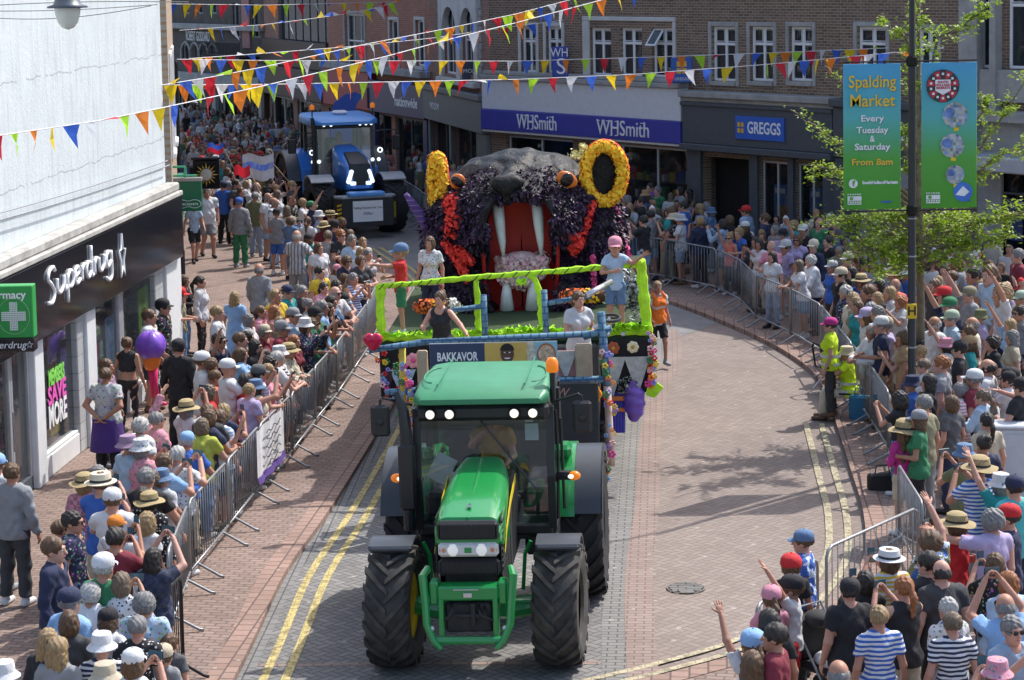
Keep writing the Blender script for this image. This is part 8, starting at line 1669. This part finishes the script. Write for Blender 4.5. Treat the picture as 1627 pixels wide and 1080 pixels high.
# ================================================================ PEOPLE
REG = dict(A=(0, 800, 3.857), B=(0, 540, 3.857), C=(290, 430, 4.697), E=(0, 270, 3.857), F=(390, 280, 6.352), G=(280, 280, 7.2), H=(280, 150, 7.2), I=(1207, 800, 3.857), J=(1207, 540, 3.857), K=(1470, 520, 9), L=(1340, 520, 9), N=(1410, 380, 6.751), O=(1200, 380, 6.75), P=(960, 290, 6.508), Q=(1207, 270, 3.857), T=(600, 180, 6), X=(0, 0, 1))
DATA = """
A 335 290 m ns - navy/l st black.t f:r
A 450 120 m ks - navy-floral/t st denim.t f:r g
A 372 165 c ns - purple/t st
A 715 145 w ns cap:orange white/t ph
A 640 400 m ws cap:white green/t ho
A 710 225 m ks - maroon/t ph denim.t g
A 803 268 c ns cap:denim white/t st
A 748 495 w mb - white-print/t ph
A 560 560 f wc - white/l ho lightgrey.t
A 432 612 m gs cap:navy skyblue/l st
A 888 622 f gc - lightblue-floral/t st
A 845 765 w gs - black-dots/t st black.t
A 425 735 w nb - charcoal/t st
A 480 812 c rp - red/t st
A 360 900 w bl - grey/t st g
A 300 850 w bl - black/l st
A 1038 865 c ns - darkgrey/t st
A 1005 945 c ns cap:beige grey/t wh
A 30 1062 w nb buk:white white/t st
A 650 1072 w nb buk:beige beige/t st
B 75 825 m ns - grey/l st charcoal.t f:u
B -15 770 m ns cap:skyblue white/t st black.s f:u
B 650 222 f ns - lightgrey-floral/t be black.t f:u jk
B 655 168 w nl - mauve/t st
B 780 28 w nu - black/c st black.l f:u
B 1097 55 m ks cap:black black/l st black.t f:u
B 1245 135 m ns cap:white white/t st
B 1300 165 m ns - tan/t st g
B 1345 12 m ks - navy/t wa g
B 1322 235 w ns - coral/t le
B 1285 325 w mb - red/t st g
B 1480 95 w nb - skyblue/t ph
B 1590 212 m ks cap:darkgrey lavender-stripe/t wa
B 1530 372 c ns cap:red denim/t le
B 1508 255 w kb - red/t st
B 1288 535 f mb - lime/t le denim.t
B 1350 482 w nb - navy/t le
B 1398 452 m ns - charcoal/t le
B 1442 442 w bb - navy/t ph
B 1150 625 f ws cap:skyblue blue/t le beige.t
B 868 532 f wc - white/t st
B 908 592 c rp cap:hotpink green-floral/t st
B 962 498 w gs - pink-floral/l wh g
B 790 650 w gs buk:mauve lightblue/t st
B 872 672 f gb buk:white-floral pink-floral/t ph
B 1022 762 m ns - skyblue/t ph
B 962 855 m gs - black/t le
B 1042 855 f mc - grey-floral/t le
B 930 965 w ks - black-dots/t le
B 690 990 m ns cap:white white/t ph
B 622 888 m ns fed:cream blue/t ph
B 520 885 w bb str:x pink-check/t st
B 605 828 w gs - grey/t st
E 1002 845 m ks cap:black black-floral/t st black.s f:r
E 918 905 m ns - white/t st f:r
E 1130 682 w nc - black/l ho denim.t f:r
E 1105 772 c ns cap:red khaki/t ho denim.t f:r z1.25
E 1228 690 w kp - lightgrey/l st black.l f:r
E 1335 882 m bs - white/t st
E 1440 785 w bl - skyblue/d st f:u
E 1590 615 m gx - grey/l walk navy.t f:u
E 1528 925 w gb - white/t st
G 352 192 s gs - white/t walk grey.s f:c z1.06
G 200 330 c ns - lightblue/t walk black.s f:c z1.3
G 545 115 m ks cap:navy blue/t ho black.t f:u
G 722 312 m gs cap:blue grey/l st green.t f:u
G 905 240 m gs - olive/t st paledenim.t f:u
G 1052 250 s gx - white/t st
G 1120 305 m gx - white-vstripe/t st
G 1150 432 w ns cap:black grey/t ho blue.s f:u
G 1272 395 w ml - beige/t st f:u
G 1382 690 m wx - lightgrey-vstripe/t hi grey.t f:u z1.04
G 735 185 c ns - black/t st z1.25
G 690 95 m ks - charcoal/t st
G 600 112 w gs cap:grey teal/t st
G 805 95 w bb - white/t st
G 922 125 m gx - white/t st
G 1085 82 m ks - black/t st
G 1150 148 w bs - white/t pu
G 1165 212 w mb - white/t st
H 800 930 w mb cap:pink white/t st
H 590 892 c nb - white/t st z1.2
H 535 800 w bl - teal/t st
H 640 945 m ks - black/t st
H 200 505 w nb - pink-stripe/t st f:c
H 92 520 w kb - yellow/t st f:c
H 1070 680 m ks cap:cream white/t st
H 815 680 m ns - blue-floral/t st
F 665 312 m ks cap:green navy/t wh
F 582 272 w bc - white/t ph
F 630 462 w np - white/t st f:u
F 748 402 w gs buk:white lightblue/t st
F 860 400 m ns boa:x navy/t st
F 795 512 w nb str:x maroon/t st f:u
F 905 502 m ks cap:black navy/t st
F 985 472 w nb - black/t st
F 965 602 m rs - black/t cr g
F 835 612 s ms - grey/t st f:u
F 1060 590 w nb - charcoal/t st
F 1077 655 m gs - lightblue/t st
F 1188 672 w bl - cream/t st
F 1165 775 w bb - white/t st
F 1240 792 w gs - lightgrey/t ph
F 1022 862 w nc - navy/t le g
F 1165 862 w nc - charcoal/t le
F 925 952 c nl cap:pink white/t st
F 1112 942 c bb - navy/t po
F 755 975 m ks - yellow/t st black.t
F 1150 1058 c np cap:skyblue orange/t le
F 1000 1045 c nc - tan/t st
C 1212 172 m wx - white/t le g
C 1150 125 m ks - lightblue/t le
C 1108 235 w nc - charcoal/t st
C 1178 240 w ks - denim/t le
C 1240 290 w kb - black/t le
C 1050 283 m gs - skyblue/t st f:r
C 942 262 w gu - grey/t st
C 1160 335 m ks cap:black green-check/t ph
C 1035 402 w bs - white/t le g
C 922 415 w nb buk:white navy-floral/l ph
C 830 342 m ns cap:grey lightblue/t st
C 747 442 s gs cap:grey maroon/t st
C 835 535 w rl - maroon/t st
C 735 395 w bl - olive/t st
C 690 312 w rl - pink/v st
C 435 525 m ns - brown/t st
C 492 505 w kb - grey/t st
C 548 572 w kl - black/t st g
C 622 645 w kb - black/t st g
C 655 702 m ks - grey/t st g
C 730 625 w gs buk:white-floral white/t st
C 802 662 w ws - white/t le
C 892 655 w gb - black-stripe/t le
C 742 755 w bb - pink/t ph
C 850 775 c ns - coral/t st
C 1215 465 c bs - green/t le
I 262 240 m ns cap:denim blue-camo/t st black.t f:l z0.88
I 190 400 b ns cap:red black/t st black.t z1.12
I 190 530 b ns cap:black white/t wh red.s f:l z1.1
I 70 592 c np cap:pink pink/t le z1.1
I 55 730 w kb - black/t st
I 88 825 m ks - maroon/t st f:l
I -45 882 c np cap:skyblue white/t wh z1.2
I -45 1000 c nl - white/t st z1.2
I 550 545 f ks cap:black black/t st g
I 645 485 w kb - black/l ph
I 790 352 w nb fed:white yellow-stripe/t ph
I 880 525 w rp - black/v ph
I 1030 375 m ks - black/t st g
I 1112 425 s kx - charcoal/t st black.t
I 1040 245 m nc - olive-camo/t wh
I 1200 135 w nb str:x red/t ph
I 1420 115 m gc - lavender/t po
I 1520 92 m ks cap:red navy/v st f:l
I 1440 375 w nb - black-floral/t ph
I 1520 492 w rb - lightblue/l st
I 1502 635 m gx - skyblue/t pu g
I 1550 785 m gs - paledenim/t ph f:c g
I 730 705 w bs - blue-stripe/t st
I 1150 655 f ws - white-floral/t st g
I 1180 745 w ms - navy-stripe/t st
I 482 1055 m gx - white/t st
I 1452 1045 w nb buk:pink-floral white/t ph
O 800 930 w ks cap:magenta hivis/h st charcoal.t f:l
J 530 112 w bs buk:beige hivis/h sit cream.t f:l
J 1000 165 w ms - white/t st g
J 1112 155 m rs - grey/t st
J 1222 65 m ks cap:black black/t st
J 1310 245 m gs cap:white maroon/t st
J 895 275 w gs buk:navy blue/t st
J 985 325 c ns cap:blue skyblue/t st
J 850 375 c kb - black/t ph z1.2
J 1002 402 m gs - khaki/t st
J 1222 315 f gc - pink-stripe/t st
J 1172 395 w nb - darkgrey/t st
J 1362 355 w mp - lightblue/l cr
J 1402 185 w nb - white/t st
J 1520 250 w ks cap:black white/t ph
J 1600 295 m ks cap:black black/t po
J 1390 505 w kp - beige/t st
J 970 495 w nl cap:grey green/t ho black.t f:l
J 885 565 c nl str:x magenta/l ho z1.2
J 1032 262 w kl - black/t st
J 1370 645 w ku - navy/t st
J 1250 705 w gs buk:denim olive/t ph
J 1342 795 m ns str:x blue-stripe/t ph
J 1472 890 w gb buk:white teal/t wh
J 1560 912 m ks cap:navy turquoise/t st
L 830 172 w nc - beige/t st
L 820 300 c rs - grey/t ph z1.2
L 1085 375 w bs - cream/t st
L 410 70 f ws - white/l le
K 1235 155 w gl - beige/t st
K 620 92 m ks cap:black white/t st
K 622 252 w nb cap:tan teal/t st
K 955 235 w kc - black/t st
K 290 272 w kb buk:pink white/t wh
K 880 585 m kx - white/t st
K 1205 745 c ks cap:black white-stripe/t ph z1.3
N 500 915 m wx - white/t st g
N 680 862 m gs cap:palegreen lightblue/t st
N 660 725 m gs cap:green navy/t wh
N 872 602 m gs cap:khaki grey/t wh
N 992 842 w ns buk:olive lavender/t st
N 902 922 m gx - cream/t st g
N 870 1012 m ns - black/t st
N 1312 932 w bl - skyblue/t wh
N 1222 602 c bc - white/t wh z1.6
N 1092 392 c np - lightblue/t st z1.65
N 922 402 c ks - blue/t st z1.5
N 500 505 m ms - charcoal/t wh
N 680 422 m ns - grey/t st
N 1392 190 m gs - maroon/t st black.t z1.12
N 1012 532 c bu - tan/t ph z1.35
N 80 502 s gx - coral/t st
N 22 582 w bb - white/t st
N 130 682 w rc - lightgrey/t ph
N 80 385 m ns str:x denim/t st
N 42 225 w mb cap:purple olive/t st
N 200 372 m gs buk:white blue/t st
N 600 612 c nb cap:red green-floral/t st z1.3
N 1422 802 m ks - grey/t st g
N 1430 645 m gs cap:palegreen khaki/t st
N 180 1062 w nb - tan/t st
O 172 82 m wx - pink/t le
O 322 92 c ns cap:lightgrey lavender/t st z1.3
O 622 82 m ws cap:cream navy/l st
O 590 235 f wc - white/l le navy.t
O 352 292 w ml - white/t le denim.s
O 72 202 w kl - white/t st
O 820 302 w gs cap:lightgrey blue/t st
O 912 392 m ks cap:beige black/t st
O 1132 452 w nb str:x blue/t st
O 862 572 f wc - navy-floral/t st
O 902 652 f bc - cream/t st
O 985 692 w bl - khaki/t st
O 850 742 w nl - teal/t st
O 952 852 c nb cap:lavender white/t st z1.3
O 990 935 m gs cap:white navy/t st
O 1202 582 c ns - navy/t ph z1.3
O 1302 642 w bb - grey/t st
O 1422 592 w mb - white/t st
O 1232 762 m gs - lavender/t st
O 1302 802 m gs - skyblue/t st
O 1390 932 m gs cap:beige lavender/t le
O 1032 362 w kb - darkgrey/t st
O 990 222 m ns cap:cream brown/t st
O 1442 335 w gs cap:lavender grey/t st
O 1322 502 w kl - black/t st
P 545 392 w nb buk:cream darkgrey/t ph khaki.t
P 652 382 w nb cap:pink black-dots/d le
P 747 392 w gs buk:lightgrey white/t ho
P 852 422 f bc - navy/l ho
P 992 422 c bb buk:denim white/v ph z1.3
P 1100 312 f gb buk:denim denim/l st
P 1222 435 w kb - paledenim/l ph
P 1292 392 w nb - black/t st
P 1462 302 m ns cap:red paledenim/l st
P 1452 462 w nl cap:white black/t st
P 1392 532 c bs - blue/t le z1.2
P 1502 572 c nb cap:white grey/t st
P 1462 622 w kb - charcoal/t ph
P 1602 642 w kl - white/t st
P 980 272 w bl - black/t st
P 870 112 w kl - black/t st g
P 782 92 w kb - grey/t cr
P 550 92 m gs - green/t st
P 482 52 m ks - purple/t st
P 822 252 m ks - blue/t st g
P 712 292 w nb - grey/t st g
P 472 272 w kb - skyblue/t st
P 382 202 m ks - black/t st
P 422 132 w nb buk:tan blue/t st
P 232 182 w gb - brown/t st
P 540 332 m ns - teal/t st
P 292 362 m ks - grey/t ho
P 222 312 w kb - olive/t st
P 402 402 m ks - black/t ph
P 1052 252 w gb - lightgrey/t st
Q 30 302 m ns - navy/t st
Q 142 402 m ks cap:black lavender/t wh
Q 207 342 w bb - teal/t st
Q 265 372 m ns cap:white black/t st
Q 367 332 s kx - green/t st
Q 457 332 m gs - darkgrey/t st
Q 232 432 w nb - lavender/t st g
Q 422 442 m ks - black/t st
Q 92 372 w gb - grey/t st
X 1045 457 w bs - white/t walk black.s f:c or
"""
TYPES = {'m': 'man', 's': 'stout', 'w': 'woman', 'f': 'full', 'c': 'child', 'b': 'child'}
WHO = {'m': 'man', 's': 'heavy man', 'w': 'woman', 'f': 'older woman', 'c': 'child', 'b': 'boy'}
PC = dict(st='stand', le='lean', ph='phone', pu='phone_up', wa='wave', wh='wave_high', cr='cross', be='behind', hi='hips', ho='hold', walk='walk', po='point', sit='sit')
PPHR = dict(le='leaning', ph='photographing', pu='phone raised', wa='waving', wh='arm high', cr='arms crossed', be='hands behind back', hi='hand on hip', ho='holding something', walk='walking', po='pointing', sit='seated')
HS = dict(s='short', b='bobbed', l='long', p='ponytailed', u='bunned', c='curly', x='balding')
PT = {'floral': 'floral', 'stripe': 'striped', 'vstripe': 'pin-striped', 'dots': 'dotted', 'print': 'printed', 'check': 'checked', 'camo': 'camouflage'}
HN = dict(cap='cap', buk='sun hat', str='straw hat', fed='brimmed hat', boa='boater')
SN = dict(t='top', l='jumper', v='vest', d='dress', c='crop top', h='tabard')
def cname(c): return {'hivis': 'yellow hi-vis', 'lightgrey': 'light grey', 'darkgrey': 'dark grey', 'skyblue': 'sky blue', 'lightblue': 'pale blue', 'paledenim': 'pale denim', 'palegreen': 'pale green', 'hotpink': 'hot pink'}.get(c, c)
def place_of(px, py):
    if px < 640:
        if py < 235: return 'far left crowd'
        if py < 330: return 'left of blue tractor'
        if py < 450: return 'by the optician sign' if px < 440 else 'by the upper left kerb'
        if py < 640: return 'by the chemist windows' if px < 300 else ('mid left crowd' if px < 440 else 'opposite the float')
        if py < 800: return 'beside left barriers' if px > 230 else 'near the pharmacy door'
        return 'bottom left corner' if py > 930 else 'lower left pavement'
    if px < 800: return 'by the jewellers'
    if px < 1110: return 'under the blue fascia' if py < 420 else 'right of the float'
    if px < 1330: return 'by the bakery' if py < 400 else ('by curved right barriers' if py < 700 else 'waving group bottom right')
    if py < 430: return 'behind the young tree'
    if py < 560: return 'left of lamp post' if px < 1448 else 'right of lamp post'
    if py < 720: return 'mid right crowd'
    if py < 880: return 'near the pale cabinet' if px > 1500 else 'behind the pink-sleeved girl'
    return 'bottom right corner' if px > 1420 else 'bottom right barrier'
USED = {}
NEAR = dict(blue=['skyblue', 'navy'], white=['cream', 'lightgrey'], black=['charcoal', 'navy'], grey=['lightgrey', 'darkgrey'], navy=['black', 'blue'], red=['coral', 'maroon'], green=['olive', 'teal'], pink=['coral', 'lavender'])
def mk_label(k, hair, hat, top, st, pose, px, py, gl):
    h = HAIRC[hair[0]][0]; who = WHO[k]
    hh = (f"bald {h}-haired" if hair[1] == 'x' else f"{HS[hair[1]]} {h}-haired"); tp = f"{cname(top[0])} {PT.get(top[1], '')} {SN[st]}".replace('  ', ' ')
    if top[1] in ('stripe', 'print', 'vstripe') and top[0] != 'white': pass
    s = f"{hh} {who} in {tp}" + (f" and {cname(hat[1])} {HN[hat[0]]}".replace(' x ', ' ') if hat else '') + (f", {PPHR[pose]}" if pose in PPHR else '') + (', sunglasses' if gl else '')
    pl = ', ' + place_of(px, py); nw = lambda q: len(q.replace('-', ' ').replace(',', ' ').split())
    if nw(s + pl) > 16: s = s.replace(', sunglasses', '')
    if nw(s + pl) > 16: s = s.replace('-haired', '')
    if nw(s + pl) > 16 and pose in PPHR: s = s.replace(', ' + PPHR[pose], '')
    return s + pl
def ctr(px, py, hz): return G(px, py, hz)
NOW = []   # (px, py, x, y)
def add_person(px, py, k, hair, hat, top, st, pose, bottom, face=None, gl=False, z=1.0, orange=False, jk=False, explicit=True):
    kind = TYPES[k]; P = PC[pose]; H, hs = KINDS[kind][0], KINDS[kind][1]; J = skeleton(kind, P); hzl = J['head'][2] * H * z; g0 = .07; seat = 0
    c = ctr(px, py, g0 + hzl); 
    if pose == 'sit': c = ctr(px, py, hzl * 1.0 - .46 + .0); seat = -.46
    if c.y > 140: return None
    f = Vector((0, 36)) - Vector((c.x, c.y)); 
    if c.y > 52: f = Vector((-1.5, 58)) - Vector((c.x, c.y))
    if c.y > 70: f = Vector((0, 40)) - Vector((c.x, c.y))
    f.normalize()
    if f.y < -.55 and not face: f = Vector((f.x * 2.2, f.y)).normalized()
    if face: f = {'r': Vector((.95, -.1)), 'u': Vector((.25, .95)), 'c': Vector((.35, -.95)), 'l': Vector((-.9, .25))}[face]
    else: f = Matrix.Rotation(R(rnd.gauss(0, 12)), 2) @ f
    rz = math.atan2(f.x, -f.y); hd = Matrix.Rotation(rz, 3, 'Z') @ Vector((J['head'][0], J['head'][1], 0)) * H * z; loc = Vector((c.x - hd.x, c.y - hd.y, g0 + seat))
    if not (pose == 'sit' or st == 'h' or orange): loc.x, loc.y = push(loc.x, loc.y, 1 if px > 900 else -1, .40 if pose == 'le' else .27)
    col, pat = (top.split('-') + ['plain'])[:2] if '-' in top else (top, 'plain'); hatp = None
    if hat:
        a, b = hat.split(':'); b, pt_ = (b.split('-') + [None])[:2] if '-' in b else (b, None); hatp = (a, b) if not pt_ else (a, b, pt_)
    sty = {'t': 'tee', 'l': 'long', 'v': 'vest', 'd': 'dress', 'c': 'crop', 'h': 'hivis'}[st]
    lab = mk_label(k, hair, hatp, (col, pat), st, pose, px, py, gl); tries = 0
    while lab in USED and tries < 8:
        if explicit: col = rnd.choice(NEAR.get(col, list(PAL)[:20]))
        else: col = rnd.choice([q for q in PAL if q != 'hivis']); hair = rnd.choice('gwbnkmr') + hair[1]
        lab = mk_label(k, hair, hatp, (col, pat), st, pose, px, py, gl); tries += 1
    USED[lab] = 1; bcol, bst = (bottom.split('.') + ['t'])[:2] if bottom else (rnd.choice(['denim', 'navy', 'black', 'beige', 'grey', 'charcoal', 'paledenim']), rnd.choice('tttss') if k != 'f' else 't')
    bst = {'t': 'trousers', 's': 'shorts', 'l': 'leggings'}[bst]
    o, ph_ = make_person(kind, P, loc, f, hair=hair if not (hat and hair[1] in 'x') else None, hat=hatp, top=(col, pat, sty), bottom=(bcol, bst), shoe=rnd.choice(['white', 'black', 'white', 'brown', 'grey']), glasses=gl, phone=pose in ('ph', 'pu'), scale=z, label=lab, group='spectators', mirror=rnd.random() < .5)
    if ph_: ph_['label'] = (f"phone raised by {cname(col)} topped {WHO[k]}" + (f" in {cname(hatp[1])} {HN[hatp[0]]}".replace(' x ', ' ') if hatp else f" with {HS[hair[1]]} {HAIRC[hair[0]][0]} hair") + ' ' + place_of(px, py)); ph_['group'] = 'raised phones'; del ph_['_of']
    if orange:
        w = mesh_obj('hi_vis_waistcoat', top_mesh(kind, P, 'vest'), o); w.scale = (1.06, 1.12, 1.0); w.location.z = .03; w.color = (.9, .2, .02, 1); o['label'] = 'woman marshal in orange waistcoat and black shorts walking right of the float'; del o['group']
    if jk:
        w = mesh_obj('tied_jacket', bottom_mesh(kind, 'stand', 'skirt'), o); w.color = (.07, .03, .20, 1); w.scale = (1.04, 1.1, .95)
    if sty == 'hivis':
        del o['group']; mb = MB(); n = 20
        for zz in (.93, 1.08): mb.lathe([(1, zz), (1, zz + .05)], 24)
        r = KINDS[kind][4]; mb.v = [(x * (r[0] + .050), y * (r[1] + .062) + J['sh', 1][1] * .3, z_ * H) for x, y, z_ in mb.v]; q = mb.build('reflective_band', mat('reflective tape', (.6, .62, .62), .3), o, True)
        o['label'] = 'steward in yellow hi-vis tabard and magenta cap standing inside the right barriers' if pose == 'st' else 'seated steward in yellow hi-vis tabard and beige hat on a folding chair'
    if pose == 'sit': fc1.location = (loc.x - f.x * .02, loc.y - f.y * .02, .03); fc1.rotation_euler.z = rz
    NOW.append((px, py, loc.x, loc.y)); return o
def push(x, y, side, clear):
    L = RBAR if side > 0 else LBAR; best = None
    for a, b in zip(L[:-1], L[1:]):
        d = (b - a).to_2d(); t = max(0, min(1, (Vector((x, y)) - a.to_2d()).dot(d) / d.dot(d))); q = a.to_2d() + d * t; r = Vector((x, y)) - q; sg = (d.x * r.y - d.y * r.x) / d.length
        if best is None or r.length < best[0]: best = (r.length, sg, d.normalized(), 0 < t < 1)
    if not best[3] or best[0] > .9: return x, y
    n = Vector((-best[2].y, best[2].x)); out = best[1] if side > 0 else best[1]
    if out < clear: m_ = min(clear - out, .55); x += n.x * m_; y += n.y * m_
    return x, y
for ln in DATA.strip().split('\n'):
    t = ln.split(); rg = REG[t[0]]; px, py = rg[0] + float(t[1]) / rg[2], rg[1] + float(t[2]) / rg[2]
    k, hair, hat = t[3], t[4], (None if t[5] == '-' else t[5]); top, st = t[6].split('/'); pose = t[7]; rest = t[8:]; bottom = face = None; gl = False; z = 1.0; orange = jk = False
    for r in rest:
        if r.startswith('f:'): face = r[2]
        elif r == 'g': gl = True
        elif r == 'or': orange = True
        elif r == 'jk': jk = True
        elif r[0] == 'z' and r[1:2].isdigit(): z = float(r[1:])
        else: bottom = r
    if top.split('-')[0] not in PAL: top = 'white'
    add_person(px, py, k, hair, hat, top, st, pose, bottom, face, gl, z * rnd.uniform(1.0, 1.07), orange, jk)
n_exp = len(NOW)
# the rest of the near crowd, filling the gaps between the faces above
def in_poly(x, y, P):
    c = False; j = len(P) - 1
    for i in range(len(P)):
        if (P[i][1] > y) != (P[j][1] > y) and x < (P[j][0] - P[i][0]) * (y - P[i][1]) / (P[j][1] - P[i][1]) + P[i][0]: c = not c
        j = i
    return c
FILL = [  # polygon of head positions, minimum spacing in metres on the ground, most people
 ([(430, 470), (560, 430), (598, 440), (560, 520), (510, 560), (445, 620), (350, 640), (330, 560), (400, 520)], .42, 14),
 ([(300, 640), (420, 640), (380, 700), (290, 800), (240, 900), (190, 800), (250, 690)], .42, 10),
 ([(100, 930), (255, 960), (250, 1075), (60, 1075)], .42, 6),
 ([(300, 235), (440, 235), (470, 300), (540, 350), (590, 420), (520, 440), (470, 360), (420, 330), (340, 300)], .40, 16),
 ([(1000, 320), (1100, 318), (1200, 345), (1330, 360), (1330, 430), (1200, 400), (1100, 350), (1000, 345)], .42, 16),
 ([(1330, 390), (1627, 400), (1627, 560), (1440, 560), (1330, 460)], .42, 30),
 ([(1400, 560), (1627, 560), (1627, 760), (1500, 780), (1430, 680)], .46, 24),
 ([(1480, 780), (1640, 760), (1640, 1075), (1440, 1075), (1330, 1060), (1420, 950), (1520, 880)], .46, 14),
 ([(885, 300), (1000, 300), (1000, 350), (985, 360)], .42, 6),
 ([(615, 225), (740, 235), (760, 300), (690, 305), (640, 270)], .42, 12),
]
rp = random.Random(99); TOPS = ['white'] * 7 + ['navy', 'black', 'black', 'charcoal', 'grey', 'lightblue', 'skyblue', 'pink', 'red', 'teal', 'olive', 'lavender', 'cream', 'blue', 'denim', 'maroon', 'green', 'yellow', 'lightgrey', 'coral']
def rand_look():
    k = rp.choice('mmmwwwwffsc'); hair = rp.choice('ggwbnnkkmr') + (rp.choice('sssx') if k in 'ms' else rp.choice('bblpcsu')); hat = rp.choice([None] * 6 + ['cap:white', 'cap:navy', 'cap:red', 'buk:white', 'str:x', 'cap:beige', 'cap:black', 'buk:denim', 'fed:cream'])
    return k, hair, hat, rp.choice(TOPS) + rp.choice([''] * 7 + ['-floral', '-stripe', '-check', '-dots']), rp.choice('tttttlv'), rp.choice(['st'] * 7 + ['ph', 'ph', 'wa', 'ho', 'cr', 'wh', 'pu'])
total_cap = 329
for poly, sp, mx in FILL:
    xs = [p[0] for p in poly]; ys = [p[1] for p in poly]; n = 0
    for _ in range(1500):
        if n >= mx or len(NOW) >= total_cap: break
        px, py = rp.uniform(min(xs), max(xs)), rp.uniform(min(ys), max(ys))
        if not in_poly(px, py, poly): continue
        c = G(px, py, 1.6); s_ = 3500 / max(10, c.y)
        if any(abs(a - px) < s_ * .20 and abs(b - py) < s_ * .24 for a, b, _, _ in NOW) or any((x - c.x) ** 2 + (y - c.y) ** 2 < sp ** 2 for _, _, x, y in NOW): continue
        k, hair, hat, top, st, pose = rand_look(); add_person(px, py, k, hair, hat, top, st, pose, None, None, rp.random() < .15, rp.uniform(.98, 1.07) * (1.15 if k == 'c' else 1), explicit=False); n += 1
# ---- the far crowd that reads as one mass
def crowd_proto(arms):
    s = SDF((-.42, -.45, 0), (.42, .28, 1.95), .05); kind = 'man'; J = skeleton(kind, arms)
    f = body_field(s, kind, J, grow=.01)
    for q in (-1, 1): f = smin(f, arm(s, J, q, 1.1, .01), .03); f = smin(f, leg(s, J, q, 1.15, .012), .04)
    f = smin(f, s.ell((0, -.01, 1.63), (.085, .10, .125)), .02); V, F = s.nets(f); z = V[F].mean(1); reg = np.where(z[:, 2] > 1.49, np.where((z[:, 1] > -.055) | (z[:, 2] > 1.675), 1, 0), np.where(z[:, 2] > .93, 2, 3))
    an = (np.abs(z[:, 0]) > .2) & (z[:, 2] < 1.25); fore = (z[:, 1] < -.24); reg[(an | fore) & (z[:, 2] < 1.9)] = 0; return V, F, reg
PRO = [crowd_proto(p) for p in ('stand', 'hold', 'phone', 'wave_high')]
MASS = [([(285, 150), (330, 150), (430, 160), (470, 195), (470, 262), (430, 285), (330, 235), (290, 238), (285, 150)], .42, 260, 0), ([(600, 215), (640, 205), (720, 230), (790, 240), (880, 290), (870, 320), (760, 300), (700, 290), (640, 262), (605, 262)], .5, 60, 0), ([(1330, 372), (1420, 382), (1627, 372), (1627, 470), (1330, 440)], .45, 45, 0), ([(985, 305), (1100, 312), (1100, 340), (985, 345)], .45, 14, 0), ([(1180, 335), (1330, 345), (1330, 380), (1190, 370)], .45, 14, 0)]
AV = []; AF = []; AC = []; nV = 0; placed = [(x, y) for _, _, x, y in NOW]
for poly, sp, mx, _ in MASS:
    xs = [p[0] for p in poly]; ys = [p[1] for p in poly]; n = 0
    for _ in range(5000):
        if n >= mx: break
        px, py = rp.uniform(min(xs), max(xs)), rp.uniform(min(ys), max(ys))
        if not in_poly(px, py, poly): continue
        c = G(px, py, 1.62)
        if c.y > 125 or any((x - c.x) ** 2 + (y - c.y) ** 2 < sp ** 2 for x, y in placed): continue
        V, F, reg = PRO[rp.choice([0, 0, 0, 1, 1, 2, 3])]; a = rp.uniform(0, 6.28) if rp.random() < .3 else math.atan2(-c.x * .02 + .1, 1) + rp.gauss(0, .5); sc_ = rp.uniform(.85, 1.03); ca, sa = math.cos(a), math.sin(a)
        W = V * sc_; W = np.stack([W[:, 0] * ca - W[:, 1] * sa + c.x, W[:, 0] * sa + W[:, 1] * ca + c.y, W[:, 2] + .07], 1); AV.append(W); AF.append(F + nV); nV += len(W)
        sk = tuple(.8 * q for q in rp.choice(SKINS)); hr = HAIRC[rp.choice('gwbnnkkkmm')][1] if rp.random() < .8 else PAL[rp.choice(['white', 'red', 'navy', 'beige'])]; TP = PAL[rp.choice(TOPS)]; gm_ = sum(TP) / 3; TP = tuple(.45 * q + .22 * gm_ for q in TP); pal = np.array([sk, hr, TP, PAL[rp.choice(['denim', 'navy', 'black', 'beige', 'grey'])]]); AC.append(pal[reg]); placed.append((c.x, c.y)); n += 1  # skin darkened in its colour to imitate shade over the far crowd
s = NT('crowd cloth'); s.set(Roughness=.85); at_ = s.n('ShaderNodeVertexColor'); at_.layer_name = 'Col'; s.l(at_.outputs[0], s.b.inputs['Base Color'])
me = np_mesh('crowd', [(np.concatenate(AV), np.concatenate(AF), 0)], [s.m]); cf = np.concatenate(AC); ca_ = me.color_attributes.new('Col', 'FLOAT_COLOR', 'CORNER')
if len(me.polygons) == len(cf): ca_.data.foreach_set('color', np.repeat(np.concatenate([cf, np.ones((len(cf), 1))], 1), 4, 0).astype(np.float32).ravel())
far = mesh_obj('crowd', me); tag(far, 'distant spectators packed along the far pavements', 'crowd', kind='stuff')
print('PEOPLE', n_exp, len(NOW), 'mass', len(AV), len(me.polygons), len(cf))
